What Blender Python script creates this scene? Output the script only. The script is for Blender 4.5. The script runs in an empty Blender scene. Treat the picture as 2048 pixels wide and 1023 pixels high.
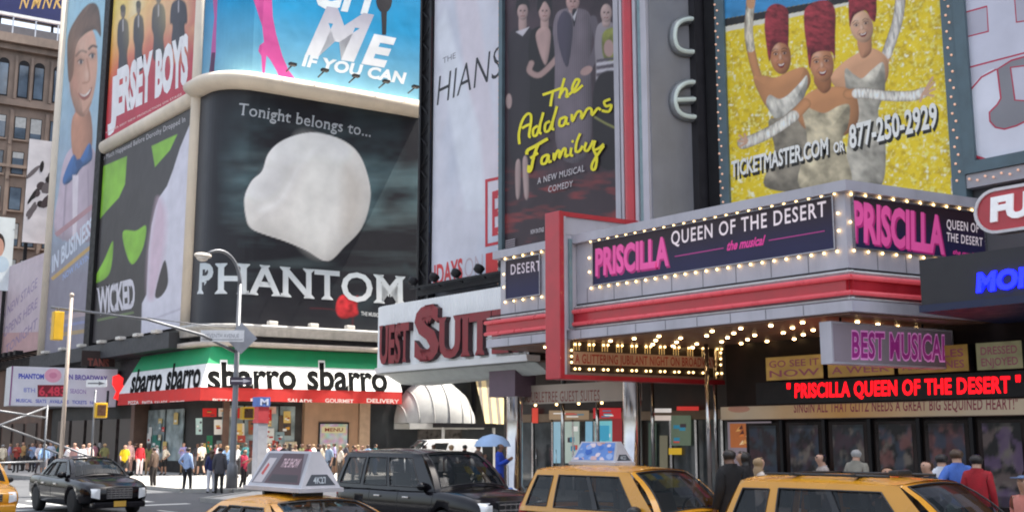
import bpy, bmesh, math, random
from math import sin, cos, pi, radians, atan2, sqrt, tan, exp
from mathutils import Vector, Matrix, noise
from mathutils.geometry import tessellate_polygon
from mathutils.bvhtree import BVHTree
random.seed(7)
S = bpy.context.scene
COL = S.collection

# ------------------------------------------------------------------ camera, sky, sun, exposure
CAM_H, YAW, PIT, FPX = 2.0, radians(40), radians(9.46), 2200.0     # the avenue runs along +Y, its kerb-side buildings at +X
cam = bpy.data.cameras.new('camera')
cam.sensor_width = 36.0
cam.lens = 36.0*FPX/2048
cam.clip_start, cam.clip_end = 0.1, 2000
co = bpy.data.objects.new('camera', cam); COL.objects.link(co)
co.location = (0, 0, CAM_H)
co.rotation_euler = (pi/2+PIT, 0, -YAW)
S.camera = co

SUN = Vector((0.404, -0.137, 0.90)).normalized()                   # towards the sun: over the side street, high, almost along the south facade
w = bpy.data.worlds.new('World'); S.world = w; w.use_nodes = True
nt = w.node_tree
bg = nt.nodes['Background']
sky = nt.nodes.new('ShaderNodeTexSky'); sky.sky_type = 'NISHITA'; sky.sun_disc = False
sky.sun_elevation = math.asin(SUN.z); sky.sun_rotation = atan2(SUN.x, SUN.y)
sky.air_density = 1.2; sky.dust_density = 4.5; sky.ozone_density = 0.4
hsv = nt.nodes.new('ShaderNodeHueSaturation'); hsv.inputs['Saturation'].default_value = .55       # hazy city sky
nt.links.new(sky.outputs[0], hsv.inputs['Color']); nt.links.new(hsv.outputs[0], bg.inputs[0]); bg.inputs[1].default_value = 0.15
sl = bpy.data.lights.new('sun', 'SUN'); sl.energy = 4.6; sl.angle = radians(0.5); sl.color = (1.0, 0.95, 0.86)
so = bpy.data.objects.new('sun', sl); COL.objects.link(so)
so.rotation_euler = (-SUN).to_track_quat('-Z', 'Y').to_euler(); so.location = (30, 0, 60)
vs = S.view_settings
vs.view_transform = 'Standard'; vs.look = 'None'; vs.gamma = 1; vs.exposure = 1.35
S.cycles.filter_width = 2.0
S.cycles.max_bounces = 8; S.cycles.transparent_max_bounces = 8
S.cycles.caustics_reflective = False; S.cycles.caustics_refractive = False

# ------------------------------------------------------------------ helpers
def lin(c):
    if isinstance(c, str):
        c = c.lstrip('#'); c = [int(c[i:i+2], 16)/255 for i in (0, 2, 4)]
        return tuple(v/12.92 if v <= .04045 else ((v+.055)/1.055)**2.4 for v in c)
    return tuple(c)

MATS = {}
def pm(name, col, rough=.6, metal=0, var=.12, scale=3.0, bump=0.0, emit=0.0, coat=0.0, spec=.5, dirt=0.0, alpha=None, trans=0.0):
    """procedural principled material: two scales of noise move the base colour and the gloss"""
    if name in MATS: return MATS[name]
    m = bpy.data.materials.new(name); m.use_nodes = True
    n = m.node_tree; b = n.nodes['Principled BSDF']; L = n.links.new
    c = lin(col)
    tc = n.nodes.new('ShaderNodeTexCoord')
    nz = n.nodes.new('ShaderNodeTexNoise'); nz.inputs['Scale'].default_value = scale; nz.inputs['Detail'].default_value = 6
    L(tc.outputs['Object'], nz.inputs['Vector'])
    r = n.nodes.new('ShaderNodeMapRange'); r.inputs[1].default_value = .3; r.inputs[2].default_value = .7
    r.inputs[3].default_value = 1-var; r.inputs[4].default_value = 1+var
    L(nz.outputs[0], r.inputs[0])
    mx = n.nodes.new('ShaderNodeVectorMath'); mx.operation = 'SCALE'
    mx.inputs[0].default_value = c
    L(r.outputs[0], mx.inputs['Scale'])
    out = mx.outputs[0]
    if dirt:
        nd = n.nodes.new('ShaderNodeTexNoise'); nd.inputs['Scale'].default_value = scale*.35; nd.inputs['Detail'].default_value = 8
        nd.inputs['Roughness'].default_value = .65
        mp = n.nodes.new('ShaderNodeMapping'); mp.inputs['Scale'].default_value = (2.2, 2.2, .45)   # runs down the wall
        L(tc.outputs['Object'], mp.inputs[0]); L(mp.outputs[0], nd.inputs['Vector'])
        rd = n.nodes.new('ShaderNodeMapRange'); rd.inputs[1].default_value = .48; rd.inputs[2].default_value = .72
        rd.inputs[4].default_value = dirt
        L(nd.outputs[0], rd.inputs[0])
        mm = n.nodes.new('ShaderNodeMix'); mm.data_type = 'RGBA'
        L(rd.outputs[0], mm.inputs[0]); L(out, mm.inputs[6]); mm.inputs[7].default_value = (.05, .045, .04, 1)
        out = mm.outputs[2]
    L(out, b.inputs['Base Color'])
    rr = n.nodes.new('ShaderNodeMapRange'); rr.inputs[1].default_value = .3; rr.inputs[2].default_value = .7
    rr.inputs[3].default_value = max(0, rough-.1*min(1, rough*2)); rr.inputs[4].default_value = min(1, rough+.1*min(1, rough*2))
    L(nz.outputs[0], rr.inputs[0]); L(rr.outputs[0], b.inputs['Roughness'])
    b.inputs['Metallic'].default_value = metal
    b.inputs['Specular IOR Level'].default_value = spec
    b.inputs['Coat Weight'].default_value = coat; b.inputs['Coat Roughness'].default_value = .04
    if trans: b.inputs['Transmission Weight'].default_value = trans
    if alpha is not None: b.inputs['Alpha'].default_value = alpha
    if bump:
        bp = n.nodes.new('ShaderNodeBump'); bp.inputs['Strength'].default_value = bump; bp.inputs['Distance'].default_value = .02
        n2 = n.nodes.new('ShaderNodeTexNoise'); n2.inputs['Scale'].default_value = scale*8; n2.inputs['Detail'].default_value = 5
        L(tc.outputs['Object'], n2.inputs['Vector']); L(n2.outputs[0], bp.inputs['Height']); L(bp.outputs[0], b.inputs['Normal'])
    if emit:
        b.inputs['Emission Color'].default_value = (*c, 1); b.inputs['Emission Strength'].default_value = emit
    MATS[name] = m
    return m

def print_mat(name, emit=0.0, rough=.45, spec=.4):
    """printed vinyl: the ink colours are stored per corner, weathered by a little noise"""
    if name in MATS: return MATS[name]
    m = bpy.data.materials.new(name); m.use_nodes = True
    n = m.node_tree; b = n.nodes['Principled BSDF']; L = n.links.new
    at = n.nodes.new('ShaderNodeVertexColor'); at.layer_name = 'ink'
    tc = n.nodes.new('ShaderNodeTexCoord')
    nz = n.nodes.new('ShaderNodeTexNoise'); nz.inputs['Scale'].default_value = .9; nz.inputs['Detail'].default_value = 8
    L(tc.outputs['Object'], nz.inputs['Vector'])
    r = n.nodes.new('ShaderNodeMapRange'); r.inputs[1].default_value = .3; r.inputs[2].default_value = .7
    r.inputs[3].default_value = .9; r.inputs[4].default_value = 1.06
    L(nz.outputs[0], r.inputs[0])
    mx = n.nodes.new('ShaderNodeVectorMath'); mx.operation = 'SCALE'
    L(at.outputs[0], mx.inputs[0]); L(r.outputs[0], mx.inputs['Scale'])
    L(mx.outputs[0], b.inputs['Base Color'])
    b.inputs['Roughness'].default_value = rough; b.inputs['Specular IOR Level'].default_value = spec
    n2 = n.nodes.new('ShaderNodeTexNoise'); n2.inputs['Scale'].default_value = .55; n2.inputs['Detail'].default_value = 2
    bp = n.nodes.new('ShaderNodeBump'); bp.inputs['Strength'].default_value = .25; bp.inputs['Distance'].default_value = .15
    L(tc.outputs['Object'], n2.inputs['Vector']); L(n2.outputs[0], bp.inputs['Height']); L(bp.outputs[0], b.inputs['Normal'])
    if emit:
        L(mx.outputs[0], b.inputs['Emission Color']); b.inputs['Emission Strength'].default_value = emit
    MATS[name] = m
    return m

def tag(o, label=None, cat=None, group=None, kind=None):
    if label: o['label'] = label
    if cat: o['category'] = cat
    if group: o['group'] = group
    if kind: o['kind'] = kind
    return o

def thing(name, label, cat, loc=(0, 0, 0), rz=0.0, group=None):
    o = bpy.data.objects.new(name, None); COL.objects.link(o)
    o.empty_display_size = .3
    o.location = loc; o.rotation_euler = (0, 0, rz)
    return tag(o, label, cat, group)

class MB:
    """collects faces in world space (or in a thing's own frame) and links them as one mesh object"""
    def __init__(s): s.v = []; s.f = []; s.m = []; s.T = None; s.mats = []; s.cur = 0; s.smooth = False; s.sm = []
    def mat(s, m):
        if m not in s.mats: s.mats.append(m)
        s.cur = s.mats.index(m); return s
    def pt(s, p):
        p = Vector(p)
        s.v.append(s.T @ p if s.T is not None else p); return len(s.v)-1
    def face(s, idx): s.f.append(tuple(idx)); s.m.append(s.cur); s.sm.append(s.smooth)
    def poly(s, pts): s.face([s.pt(p) for p in pts])
    def box(s, a, b):
        x0, y0, z0 = a; x1, y1, z1 = b
        x0, x1 = min(x0, x1), max(x0, x1); y0, y1 = min(y0, y1), max(y0, y1); z0, z1 = min(z0, z1), max(z0, z1)
        i = [s.pt(p) for p in ((x0,y0,z0),(x1,y0,z0),(x1,y1,z0),(x0,y1,z0),(x0,y0,z1),(x1,y0,z1),(x1,y1,z1),(x0,y1,z1))]
        for q in ((0,3,2,1),(4,5,6,7),(0,1,5,4),(1,2,6,5),(2,3,7,6),(3,0,4,7)): s.face([i[k] for k in q])
        return s
    def obox(s, O, U, V, W):
        """box from a corner and three edge vectors"""
        O, U, V, W = Vector(O), Vector(U), Vector(V), Vector(W)
        if U.cross(V).dot(W) < 0: U, V = V, U
        i = [s.pt(p) for p in (O, O+U, O+U+V, O+V, O+W, O+U+W, O+U+V+W, O+V+W)]
        for q in ((0,3,2,1),(4,5,6,7),(0,1,5,4),(1,2,6,5),(2,3,7,6),(3,0,4,7)): s.face([i[k] for k in q])
        return s
    def prism(s, pts, z0, z1):
        """vertical prism over a counter-clockwise plan outline"""
        n = len(pts)
        a = [s.pt((p[0], p[1], z0)) for p in pts]; b = [s.pt((p[0], p[1], z1)) for p in pts]
        for k in range(n): s.face((a[k], a[(k+1) % n], b[(k+1) % n], b[k]))
        s.face(b); s.face(a[::-1]); return s
    def tube(s, pts, r, n=8, cap=True):
        pts = [Vector(p) for p in pts]; rings = []
        rr = r if isinstance(r, (list, tuple)) else [r]*len(pts)
        up = Vector((0, 0, 1)); prev = None
        for k, p in enumerate(pts):
            d = (pts[min(k+1, len(pts)-1)]-pts[max(k-1, 0)]).normalized()
            if prev is None:
                ref = up if abs(d.z) < .9 else Vector((1, 0, 0))
                a = d.cross(ref).normalized()
            else:
                a = (prev-d*prev.dot(d)).normalized()
            prev = a; b = d.cross(a)
            rings.append([s.pt(p+(a*cos(2*pi*j/n)+b*sin(2*pi*j/n))*rr[k]) for j in range(n)])
        sm = s.smooth; s.smooth = True
        for k in range(len(rings)-1):
            for j in range(n): s.face((rings[k][j], rings[k][(j+1) % n], rings[k+1][(j+1) % n], rings[k+1][j]))
        s.smooth = sm
        if cap: s.face(rings[0][::-1]); s.face(rings[-1])
        return s
    def lathe(s, prof, c=(0, 0, 0), axis=(0, 0, 1), n=24, cap=True):
        """profile of (radius, height) turned round an axis"""
        c, w_ = Vector(c), Vector(axis).normalized()
        a = w_.orthogonal().normalized(); b = w_.cross(a)
        rings = [[s.pt(c+w_*h+(a*cos(2*pi*j/n)+b*sin(2*pi*j/n))*r) for j in range(n)] for r, h in prof]
        sm = s.smooth; s.smooth = True
        for k in range(len(rings)-1):
            for j in range(n): s.face((rings[k][j], rings[k][(j+1) % n], rings[k+1][(j+1) % n], rings[k+1][j]))
        s.smooth = sm
        if cap: s.face(rings[0][::-1]); s.face(rings[-1])
        return s
    def ball(s, c, r, nu=10, nv=6):
        c = Vector(c); R = Vector((r, r, r)) if not isinstance(r, (tuple, list)) else Vector(r)
        sm = s.smooth; s.smooth = True
        rows = []
        for i in range(nv+1):
            t = pi*i/nv
            rows.append([s.pt(c+Vector((R.x*sin(t)*cos(2*pi*j/nu), R.y*sin(t)*sin(2*pi*j/nu), R.z*cos(t)))) for j in range(nu)])
        for i in range(nv):
            for j in range(nu): s.face((rows[i+1][j], rows[i+1][(j+1) % nu], rows[i][(j+1) % nu], rows[i][j]))
        s.smooth = sm; return s
    def grid(s, fn, nu, nv):
        i = [[s.pt(fn(a/nu, b/nv)) for a in range(nu+1)] for b in range(nv+1)]
        for b in range(nv):
            for a in range(nu): s.face((i[b][a], i[b][a+1], i[b+1][a+1], i[b+1][a]))
        return s
    def loft(s, rings, closed=True, cap=True):
        ids = [[s.pt(p) for p in r] for r in rings]; n = len(ids[0])
        for k in range(len(ids)-1):
            for j in range(n if closed else n-1): s.face((ids[k][j], ids[k][(j+1) % n], ids[k+1][(j+1) % n], ids[k+1][j]))
        if cap: s.face(ids[0][::-1]); s.face(ids[-1])
        return s
    def mesh(s, name, off=Vector((0, 0, 0))):
        me = bpy.data.meshes.new(name)
        me.from_pydata([tuple(p-off) for p in s.v], [], s.f)
        for m in s.mats: me.materials.append(m)
        me.polygons.foreach_set('material_index', s.m)
        me.polygons.foreach_set('use_smooth', s.sm)
        me.update()
        return me
    def build(s, name, mat=None, parent=None, local=False, bevel=0.0, weld=False):
        """local=True: vertices are already in the frame of the parent thing"""
        if mat is not None: s.mats = [mat]; s.m = [0]*len(s.f)
        if parent is not None:
            root = parent
            while root.parent: root = root.parent
            if local: off = Vector((0, 0, 0)); me = s.mesh(name, off)
            else:
                Mi = Matrix.LocRotScale(root.location, root.rotation_euler, None).inverted()
                s.v = [Mi @ p for p in s.v]; me = s.mesh(name)
            o = bpy.data.objects.new(name, me); COL.objects.link(o); o.parent = parent
        else:
            lo = Vector((min(p.x for p in s.v), min(p.y for p in s.v), min(p.z for p in s.v)))
            hi = Vector((max(p.x for p in s.v), max(p.y for p in s.v), lo.z))
            off = (lo+hi)/2
            o = bpy.data.objects.new(name, s.mesh(name, off)); COL.objects.link(o); o.location = off
        if weld or bevel:
            bm = bmesh.new(); bm.from_mesh(o.data)
            bmesh.ops.remove_doubles(bm, verts=bm.verts, dist=.0005)
            bmesh.ops.recalc_face_normals(bm, faces=bm.faces)
            if bevel:
                eds = [e for e in bm.edges if len(e.link_faces) == 2 and e.calc_face_angle(0) > .6]
                bmesh.ops.bevel(bm, geom=eds, offset=bevel, segments=2, affect='EDGES', profile=.6)
            bm.to_mesh(o.data); bm.free()
        return o

def copy_tree(o, parent=None):
    c = o.copy(); COL.objects.link(c)
    if parent is not None: c.parent = parent
    for ch in o.children: copy_tree(ch, c)
    return c

# ---------- the photograph's lens, used to measure sizes on real planes
def ray(px, py):
    x = (px-1024)/FPX; y = -(py-511.5)/FPX
    f = cos(PIT)-y*sin(PIT); z = sin(PIT)+y*cos(PIT)
    return Vector((x*cos(YAW)+f*sin(YAW), -x*sin(YAW)+f*cos(YAW), z))
def ground(px, py, z=0.0):
    d = ray(px, py); t = (z-CAM_H)/d.z
    return Vector((d.x*t, d.y*t, z))
def at_depth(px, dep, z=0.0):
    """ground point under an image column at a depth along the lens axis"""
    r = (px-1024)/FPX*dep*1.013
    return Vector((r*cos(YAW)+dep*sin(YAW), -r*sin(YAW)+dep*cos(YAW), z))

class Face:
    """a vertical plane: origin (plan), direction to the viewer's right"""
    def __init__(s, x, y, ux, uy):
        l = sqrt(ux*ux+uy*uy); s.O = Vector((x, y, 0)); s.U = Vector((ux/l, uy/l, 0)); s.N = s.U.cross(Vector((0, 0, 1)))
    def uv(s, px, py):
        d = ray(px, py); t = (s.O-Vector((0, 0, CAM_H))).dot(s.N)/d.dot(s.N)
        p = Vector((0, 0, CAM_H))+d*t
        return ((p-s.O).dot(s.U), p.z)
    def pos(s, u, z, off=0.0): return s.O+s.U*u+s.N*off+Vector((0, 0, z))
    def box(s, mb, u0, u1, z0, z1, o0, o1):
        return mb.obox(s.pos(u0, z0, o0), s.U*(u1-u0), s.N*(o1-o0), Vector((0, 0, z1-z0)))

class Bent(Face):
    """a wall that follows a plan path (list of points); measured on its last straight leg"""
    def __init__(s, pts, face, u_at_face):
        s.P = [Vector((p[0], p[1], 0)) for p in pts]; s.face = face; s.u0 = u_at_face
        s.L = [0]
        for a, b in zip(s.P, s.P[1:]): s.L.append(s.L[-1]+(b-a).length)
        s.tot = s.L[-1]
        s.Ns = []
        seg = [(b-a).normalized().cross(Vector((0, 0, 1))) for a, b in zip(s.P, s.P[1:])]
        for k in range(len(s.P)):
            q = seg[max(0, k-1)]+seg[min(k, len(seg)-1)]; s.Ns.append(q.normalized())
    def uv(s, px, py):
        u, z = s.face.uv(px, py); return (u+s.u0, z)
    def pos(s, u, z, off=0.0):
        k = 0
        while k < len(s.L)-2 and u > s.L[k+1]: k += 1
        t = (u-s.L[k])/(s.L[k+1]-s.L[k])
        n = s.Ns[k].lerp(s.Ns[k+1], min(1, max(0, t))).normalized()
        return s.P[k]+(s.P[k+1]-s.P[k])*t+n*off+Vector((0, 0, z))

_tc = {}
def glyphs(txt, bold=0.0, slant=0.0, space=1.0, serif=0.0):
    """flat triangles of a word in the unit square (0..1 wide, 0..1 high between baseline and cap height) plus its aspect"""
    key = (txt, bold, slant, space, serif)
    if key in _tc: return _tc[key]
    cu = bpy.data.curves.new('lettering', 'FONT'); cu.body = txt; cu.size = 1; cu.offset = bold; cu.space_character = space
    cu.resolution_u = 3; cu.fill_mode = 'FRONT'
    o = bpy.data.objects.new('lettering', cu); COL.objects.link(o)
    dg = bpy.context.evaluated_depsgraph_get()
    me = bpy.data.meshes.new_from_object(o.evaluated_get(dg))
    bpy.data.objects.remove(o); bpy.data.curves.remove(cu)
    V = [(v.co.x, v.co.y) for v in me.vertices]; T = []
    for p in me.polygons:
        q = list(p.vertices)
        for k in range(1, len(q)-1): T.append((q[0], q[k], q[k+1]))
    tris = [tuple(V[i] for i in t) for t in T]
    if serif:
        ec = {}
        for p in me.polygons:
            for e in p.edge_keys: ec[e] = ec.get(e, 0)+1
        for (a, b), n in ec.items():
            if n > 1: continue
            (ax, ay), (bx, by) = V[a], V[b]
            if ax > bx: ax, ay, bx, by = bx, by, ax, ay
            wd = bx-ax
            if abs(ay-by) < .012 and .03 < wd < .2:
                s_ = serif; up = 1 if min(abs(ay), 9) < .05 or ay < .05 else -1
                h = .045
                tris.append(((ax-s_, ay), (bx+s_, ay), (bx+s_, ay+up*h*.5)))
                tris.append(((ax-s_, ay), (bx+s_, ay+up*h*.5), (ax-s_, ay+up*h*.5)))
                tris.append(((ax-s_, ay+up*h*.5), (ax, ay+up*h*2.2), (ax, ay+up*h*.5)))
                tris.append(((bx, ay+up*h*.5), (bx, ay+up*h*2.2), (bx+s_, ay+up*h*.5)))
    bpy.data.meshes.remove(me)
    tris = [tuple((x+slant*y, y) for x, y in t) for t in tris]
    xs = [p[0] for t in tris for p in t]
    x0, x1 = min(xs), max(xs); cap = .73
    out = [tuple(((x-x0)/(x1-x0), y/cap) for x, y in t) for t in tris]
    _tc[key] = (out, (x1-x0)/cap)
    return _tc[key]

class Canvas:
    """printed artwork on a wall face: coloured triangles in (u, z) metres, one ink layer 3 mm above the other"""
    STEP = .0007
    def __init__(s, face, rect):
        s.F = face; s.R = rect; s.t = []; s.n = 0; s.off = .02
    def layer(s): s.n += 1; return s.off+s.n*s.STEP
    def _tri(s, P, C, o):
        cuts = [q for q in getattr(s.F, 'cuts', ()) if min(p[0] for p in P) < q-1e-5 and max(p[0] for p in P) > q+1e-5]
        if cuts:                                                    # follow the bend: split along its folds
            R0 = s.R; ed = [R0[0]]+[q for q in cuts if R0[0] < q < R0[1]]+[R0[1]]
            for a, b in zip(ed, ed[1:]): s.R = (a, b, R0[2], R0[3]); s._clip(P, C, o)
            s.R = R0
        else: s._clip(P, C, o)
    def _clip(s, P, C, o):
        poly = [(p[0], p[1], c) for p, c in zip(P, C)]
        u0, u1, z0, z1 = s.R
        for ax, lim, sg in ((0, u0, 1), (0, u1, -1), (1, z0, 1), (1, z1, -1)):
            res = []
            for k in range(len(poly)):
                a, b = poly[k-1], poly[k]
                da, db = (a[ax]-lim)*sg, (b[ax]-lim)*sg
                if (da < 0) != (db < 0):
                    t = da/(da-db)
                    res.append((a[0]+(b[0]-a[0])*t, a[1]+(b[1]-a[1])*t, tuple(x+(y-x)*t for x, y in zip(a[2], b[2]))))
                if db >= 0: res.append(b)
            poly = res
            if len(poly) < 3: return
        ar = 0
        for k in range(len(poly)): ar += poly[k-1][0]*poly[k][1]-poly[k][0]*poly[k-1][1]
        if abs(ar) < 1e-7: return
        if ar < 0: poly.reverse()
        s.t.append((poly, o))
    def polyuv(s, pts, col, o=None):
        o = s.layer() if o is None else o
        cols = [lin(c) for c in col] if isinstance(col, list) else [lin(col)]*len(pts)
        for t in tessellate_polygon([[Vector((p[0], p[1], 0)) for p in pts]]):
            s._tri([pts[i] for i in t], [cols[i] for i in t], o)
    def poly(s, pts, col, o=None): s.polyuv([s.F.uv(*p) for p in pts], col, o)
    def smooth(s, pts, col, n=5, o=None):
        """closed smooth outline through the given image points"""
        q = []; N = len(pts)
        for k in range(N):
            p0, p1, p2, p3 = (Vector((*pts[(k+j) % N], 0)) for j in (-1, 0, 1, 2))
            for i in range(n):
                t = i/n
                q.append(((p1*2+(p2-p0)*t+(p0*2-p1*5+p2*4-p3)*t*t+(p1*3-p0-p2*3+p3)*t**3)*.5)[:2])
        s.poly(q, col, o)
    def ell(s, cx, cy, rx, ry, col, rot=0, n=24, o=None):
        c, d = cos(radians(rot)), sin(radians(rot))
        s.poly([(cx+rx*cos(2*pi*k/n)*c-ry*sin(2*pi*k/n)*d, cy+rx*cos(2*pi*k/n)*d+ry*sin(2*pi*k/n)*c) for k in range(n)], col, o)
    def field(s, fn, nu=40, nv=40, rect=None, o=None):
        """ink field over the rectangle: fn(a, b) gives a linear colour, a to the right, b up"""
        o = s.layer() if o is None else o
        u0, u1, z0, z1 = rect or s.R
        c = [[fn(i/nu, j/nv) for i in range(nu+1)] for j in range(nv+1)]
        P = lambda i, j: (u0+(u1-u0)*i/nu, z0+(z1-z0)*j/nv)
        for j in range(nv):
            for i in range(nu):
                s._tri([P(i, j), P(i+1, j), P(i+1, j+1)], [c[j][i], c[j][i+1], c[j+1][i+1]], o)
                s._tri([P(i, j), P(i+1, j+1), P(i, j+1)], [c[j][i], c[j+1][i+1], c[j+1][i]], o)
    def stroke(s, pts, wd, col, o=None):
        """ribbon through image points, width in image pixels"""
        o = s.layer() if o is None else o
        P = [Vector((*p, 0)) for p in pts]; Lf, Rt = [], []
        for k in range(len(P)):
            d = (P[min(k+1, len(P)-1)]-P[max(0, k-1)]).normalized(); nn = Vector((-d.y, d.x, 0))
            ww = wd if not isinstance(wd, (list, tuple)) else wd[k]
            Lf.append((P[k]+nn*ww/2)[:2]); Rt.append((P[k]-nn*ww/2)[:2])
        for k in range(len(P)-1):
            q = [s.F.uv(*x) for x in (Lf[k], Lf[k+1], Rt[k+1], Rt[k])]
            c = lin(col)
            s._tri(q[:3], [c]*3, o+k*.00008); s._tri([q[0], q[2], q[3]], [c]*3, o+k*.00008)
        s.n += 1+int(len(P)*.00008/s.STEP)
    def spline(s, pts, wd, col, n=5):
        q = []; N = len(pts)
        for k in range(N-1):
            p = [Vector((*pts[min(max(k+j, 0), N-1)], 0)) for j in (-1, 0, 1, 2)]
            for i in range(n):
                t = i/n
                q.append(((p[1]*2+(p[2]-p[0])*t+(p[0]*2-p[1]*5+p[2]*4-p[3])*t*t+(p[1]*3-p[0]-p[2]*3+p[3])*t**3)*.5)[:2])
        q.append(pts[-1]); s.stroke(q, wd, col)
    def text(s, txt, bl, br, tl, col, bold=0.0, slant=0.0, space=1.0, serif=0.0, o=None, col2=None):
        """word set into the image parallelogram bottom-left, bottom-right, top-left (cap height)"""
        s.textuv(txt, s.F.uv(*bl), s.F.uv(*br), s.F.uv(*tl), col, bold, slant, space, serif, o, col2)
    def textuv(s, txt, a, b, c, col, bold=0.0, slant=0.0, space=1.0, serif=0.0, o=None, col2=None):
        o = s.layer() if o is None else o
        tr, _ = glyphs(txt, bold, slant, space, serif); k1 = lin(col); k2 = lin(col2) if col2 else k1
        f = lambda x, y: (a[0]+(b[0]-a[0])*x+(c[0]-a[0])*y, a[1]+(b[1]-a[1])*x+(c[1]-a[1])*y)
        for t in tr:
            s._tri([f(*p) for p in t], [tuple(m+(n-m)*min(1, max(0, p[1])) for m, n in zip(k1, k2)) for p in t], o)
    def build(s, name, mat, parent=None, local=False):
        mb = MB(); cols = []
        for poly, o in s.t:
            mb.poly([s.F.pos(p[0], p[1], o) for p in poly]); cols += [(*p[2], 1) for p in poly]
        ob = mb.build(name, mat, parent, local)
        a = ob.data.color_attributes.new('ink', 'FLOAT_COLOR', 'CORNER')
        a.data.foreach_set('color', [x for c in cols for x in c])
        return ob
import numpy as np
def proj_arr(P):
    """image position of world points, to lay out artwork at its printed size"""
    z = P[..., 2]-CAM_H; f = P[..., 0]*sin(YAW)+P[..., 1]*cos(YAW); r = P[..., 0]*cos(YAW)-P[..., 1]*sin(YAW)
    d = f*cos(PIT)+z*sin(PIT); u = -f*sin(PIT)+z*cos(PIT)
    return 1024+FPX*r/d, 511.5-FPX*u/d
def smooth_line(pts, n=6, closed=True):
    q = []; N = len(pts)
    for k in range(N if closed else N-1):
        p = [np.array(pts[(k+j) % N] if closed else pts[min(max(k+j, 0), N-1)], float) for j in (-1, 0, 1, 2)]
        for i in range(n):
            t = i/n; q.append(.5*(2*p[1]+(p[2]-p[0])*t+(2*p[0]-5*p[1]+4*p[2]-p[3])*t*t+(3*p[1]-p[0]-3*p[2]+p[3])*t**3))
    if not closed: q.append(np.array(pts[-1], float))
    return np.array(q)
class Paint:
    """a photographic print: a fine sheet of ink values, brushed with soft shapes given in image points"""
    def __init__(s, face, rect, nu, nv, seed=1):
        s.F, s.R = face, rect; u0, u1, z0, z1 = rect
        us = np.linspace(u0, u1, nu+1); zs = np.linspace(z0, z1, nv+1)
        base = np.array([[*face.pos(u, 0, .012)] for u in us])
        s.P = np.zeros((nv+1, nu+1, 3)); s.P[...] = base[None]; s.P[..., 2] = zs[:, None]
        s.X, s.Y = proj_arr(s.P)
        s.c = np.zeros((nv+1, nu+1, 3)); s.rng = np.random.RandomState(seed)
        s.A, s.B = np.meshgrid((us-u0)/(u1-u0), (zs-z0)/(z1-z0))
    def noise(s, sx, sy=None, oct=3, rot=0.0):
        """smooth value noise, feature size in image points; about -1..1"""
        sy = sy or sx; out = 0; amp = 1; tot = 0
        c, d = cos(rot), sin(rot); X = s.X*c+s.Y*d; Y = -s.X*d+s.Y*c
        for o in range(oct):
            fx, fy = X/sx*2**o, Y/sy*2**o; t = s.rng.rand(64, 64)*2-1
            ix, iy = np.floor(fx).astype(int), np.floor(fy).astype(int); a, b = fx-ix, fy-iy
            a, b = a*a*(3-2*a), b*b*(3-2*b); g = lambda i, j: t[(iy+j) % 64, (ix+i) % 64]
            out = out+amp*((g(0, 0)*(1-a)+g(1, 0)*a)*(1-b)+(g(0, 1)*(1-a)+g(1, 1)*a)*b); tot += amp; amp *= .5
        return out/tot*1.6
    def mix(s, m, col):
        col = np.array(lin(col)) if isinstance(col, str) else col
        m = np.clip(m, 0, 1)[..., None]; s.c = s.c*(1-m)+col*m
    def sd(s, pts):
        """signed distance to a closed outline, inside positive"""
        x, y = s.X, s.Y; best = np.full(x.shape, 1e9); ins = np.zeros(x.shape, bool); n = len(pts)
        for k in range(n):
            (ax, ay), (bx, by) = pts[k], pts[(k+1) % n]; ex, ey = bx-ax, by-ay
            l2 = ex*ex+ey*ey
            if l2 < 1e-9: continue
            t = np.clip(((x-ax)*ex+(y-ay)*ey)/l2, 0, 1); best = np.minimum(best, (x-ax-t*ex)**2+(y-ay-t*ey)**2)
            c_ = (ay > y) != (by > y)
            if abs(ey) > 1e-9: ins ^= c_ & (x < (bx-ax)*(y-ay)/ey+ax)
        return np.where(ins, 1, -1)*np.sqrt(best)
    def line_d(s, pts):
        best = np.full(s.X.shape, 1e9)
        for (ax, ay), (bx, by) in zip(pts, pts[1:]):
            ex, ey = bx-ax, by-ay; l2 = max(1e-9, ex*ex+ey*ey); t = np.clip(((s.X-ax)*ex+(s.Y-ay)*ey)/l2, 0, 1)
            best = np.minimum(best, (s.X-ax-t*ex)**2+(s.Y-ay-t*ey)**2)
        return np.sqrt(best)
    def fill(s, pts, col, soft=1.3, form=0.0, amt=.45, light=(-.5, -.8), smooth=True, tex=None, k=1.0):
        p = smooth_line(pts) if smooth else np.array(pts, float)
        d = s.sd(p); m = np.clip(.5+d/soft, 0, 1)*k
        c_ = np.array(lin(col))*np.ones_like(s.c)
        if form:
            q = np.clip(d/form, 0, 1); h = np.sqrt(np.clip(1-(1-q)**2, 0, 1))*form
            gx = np.gradient(h, axis=1)/np.gradient(s.X, axis=1); gy = np.gradient(h, axis=0)/np.gradient(s.Y, axis=0)
            gx, gy = np.clip(gx, -2, 2), np.clip(gy, -2, 2); nz = 1/np.sqrt(1+gx*gx+gy*gy)
            sh = 1+amt*(-(gx*light[0]*-1+gy*light[1]*-1)*nz*-1)-amt*.6*(1-nz)
            c_ = c_*np.clip(sh, .15, 1.7)[..., None]
        if tex is not None: c_ = c_*np.clip(tex, .1, 2.2)[..., None]
        s.mix(m, np.clip(c_, 0, .92)); return d
    def ell(s, cx, cy, rx, ry, col, soft=1.5, rot=0, k=1.0, form=0, amt=.4):
        c, d = cos(radians(rot)), sin(radians(rot))
        s.fill([(cx+rx*cos(a)*c-ry*sin(a)*d, cy+rx*cos(a)*d+ry*sin(a)*c) for a in [2*pi*j/16 for j in range(16)]], col, soft, form, amt, k=k)
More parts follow.
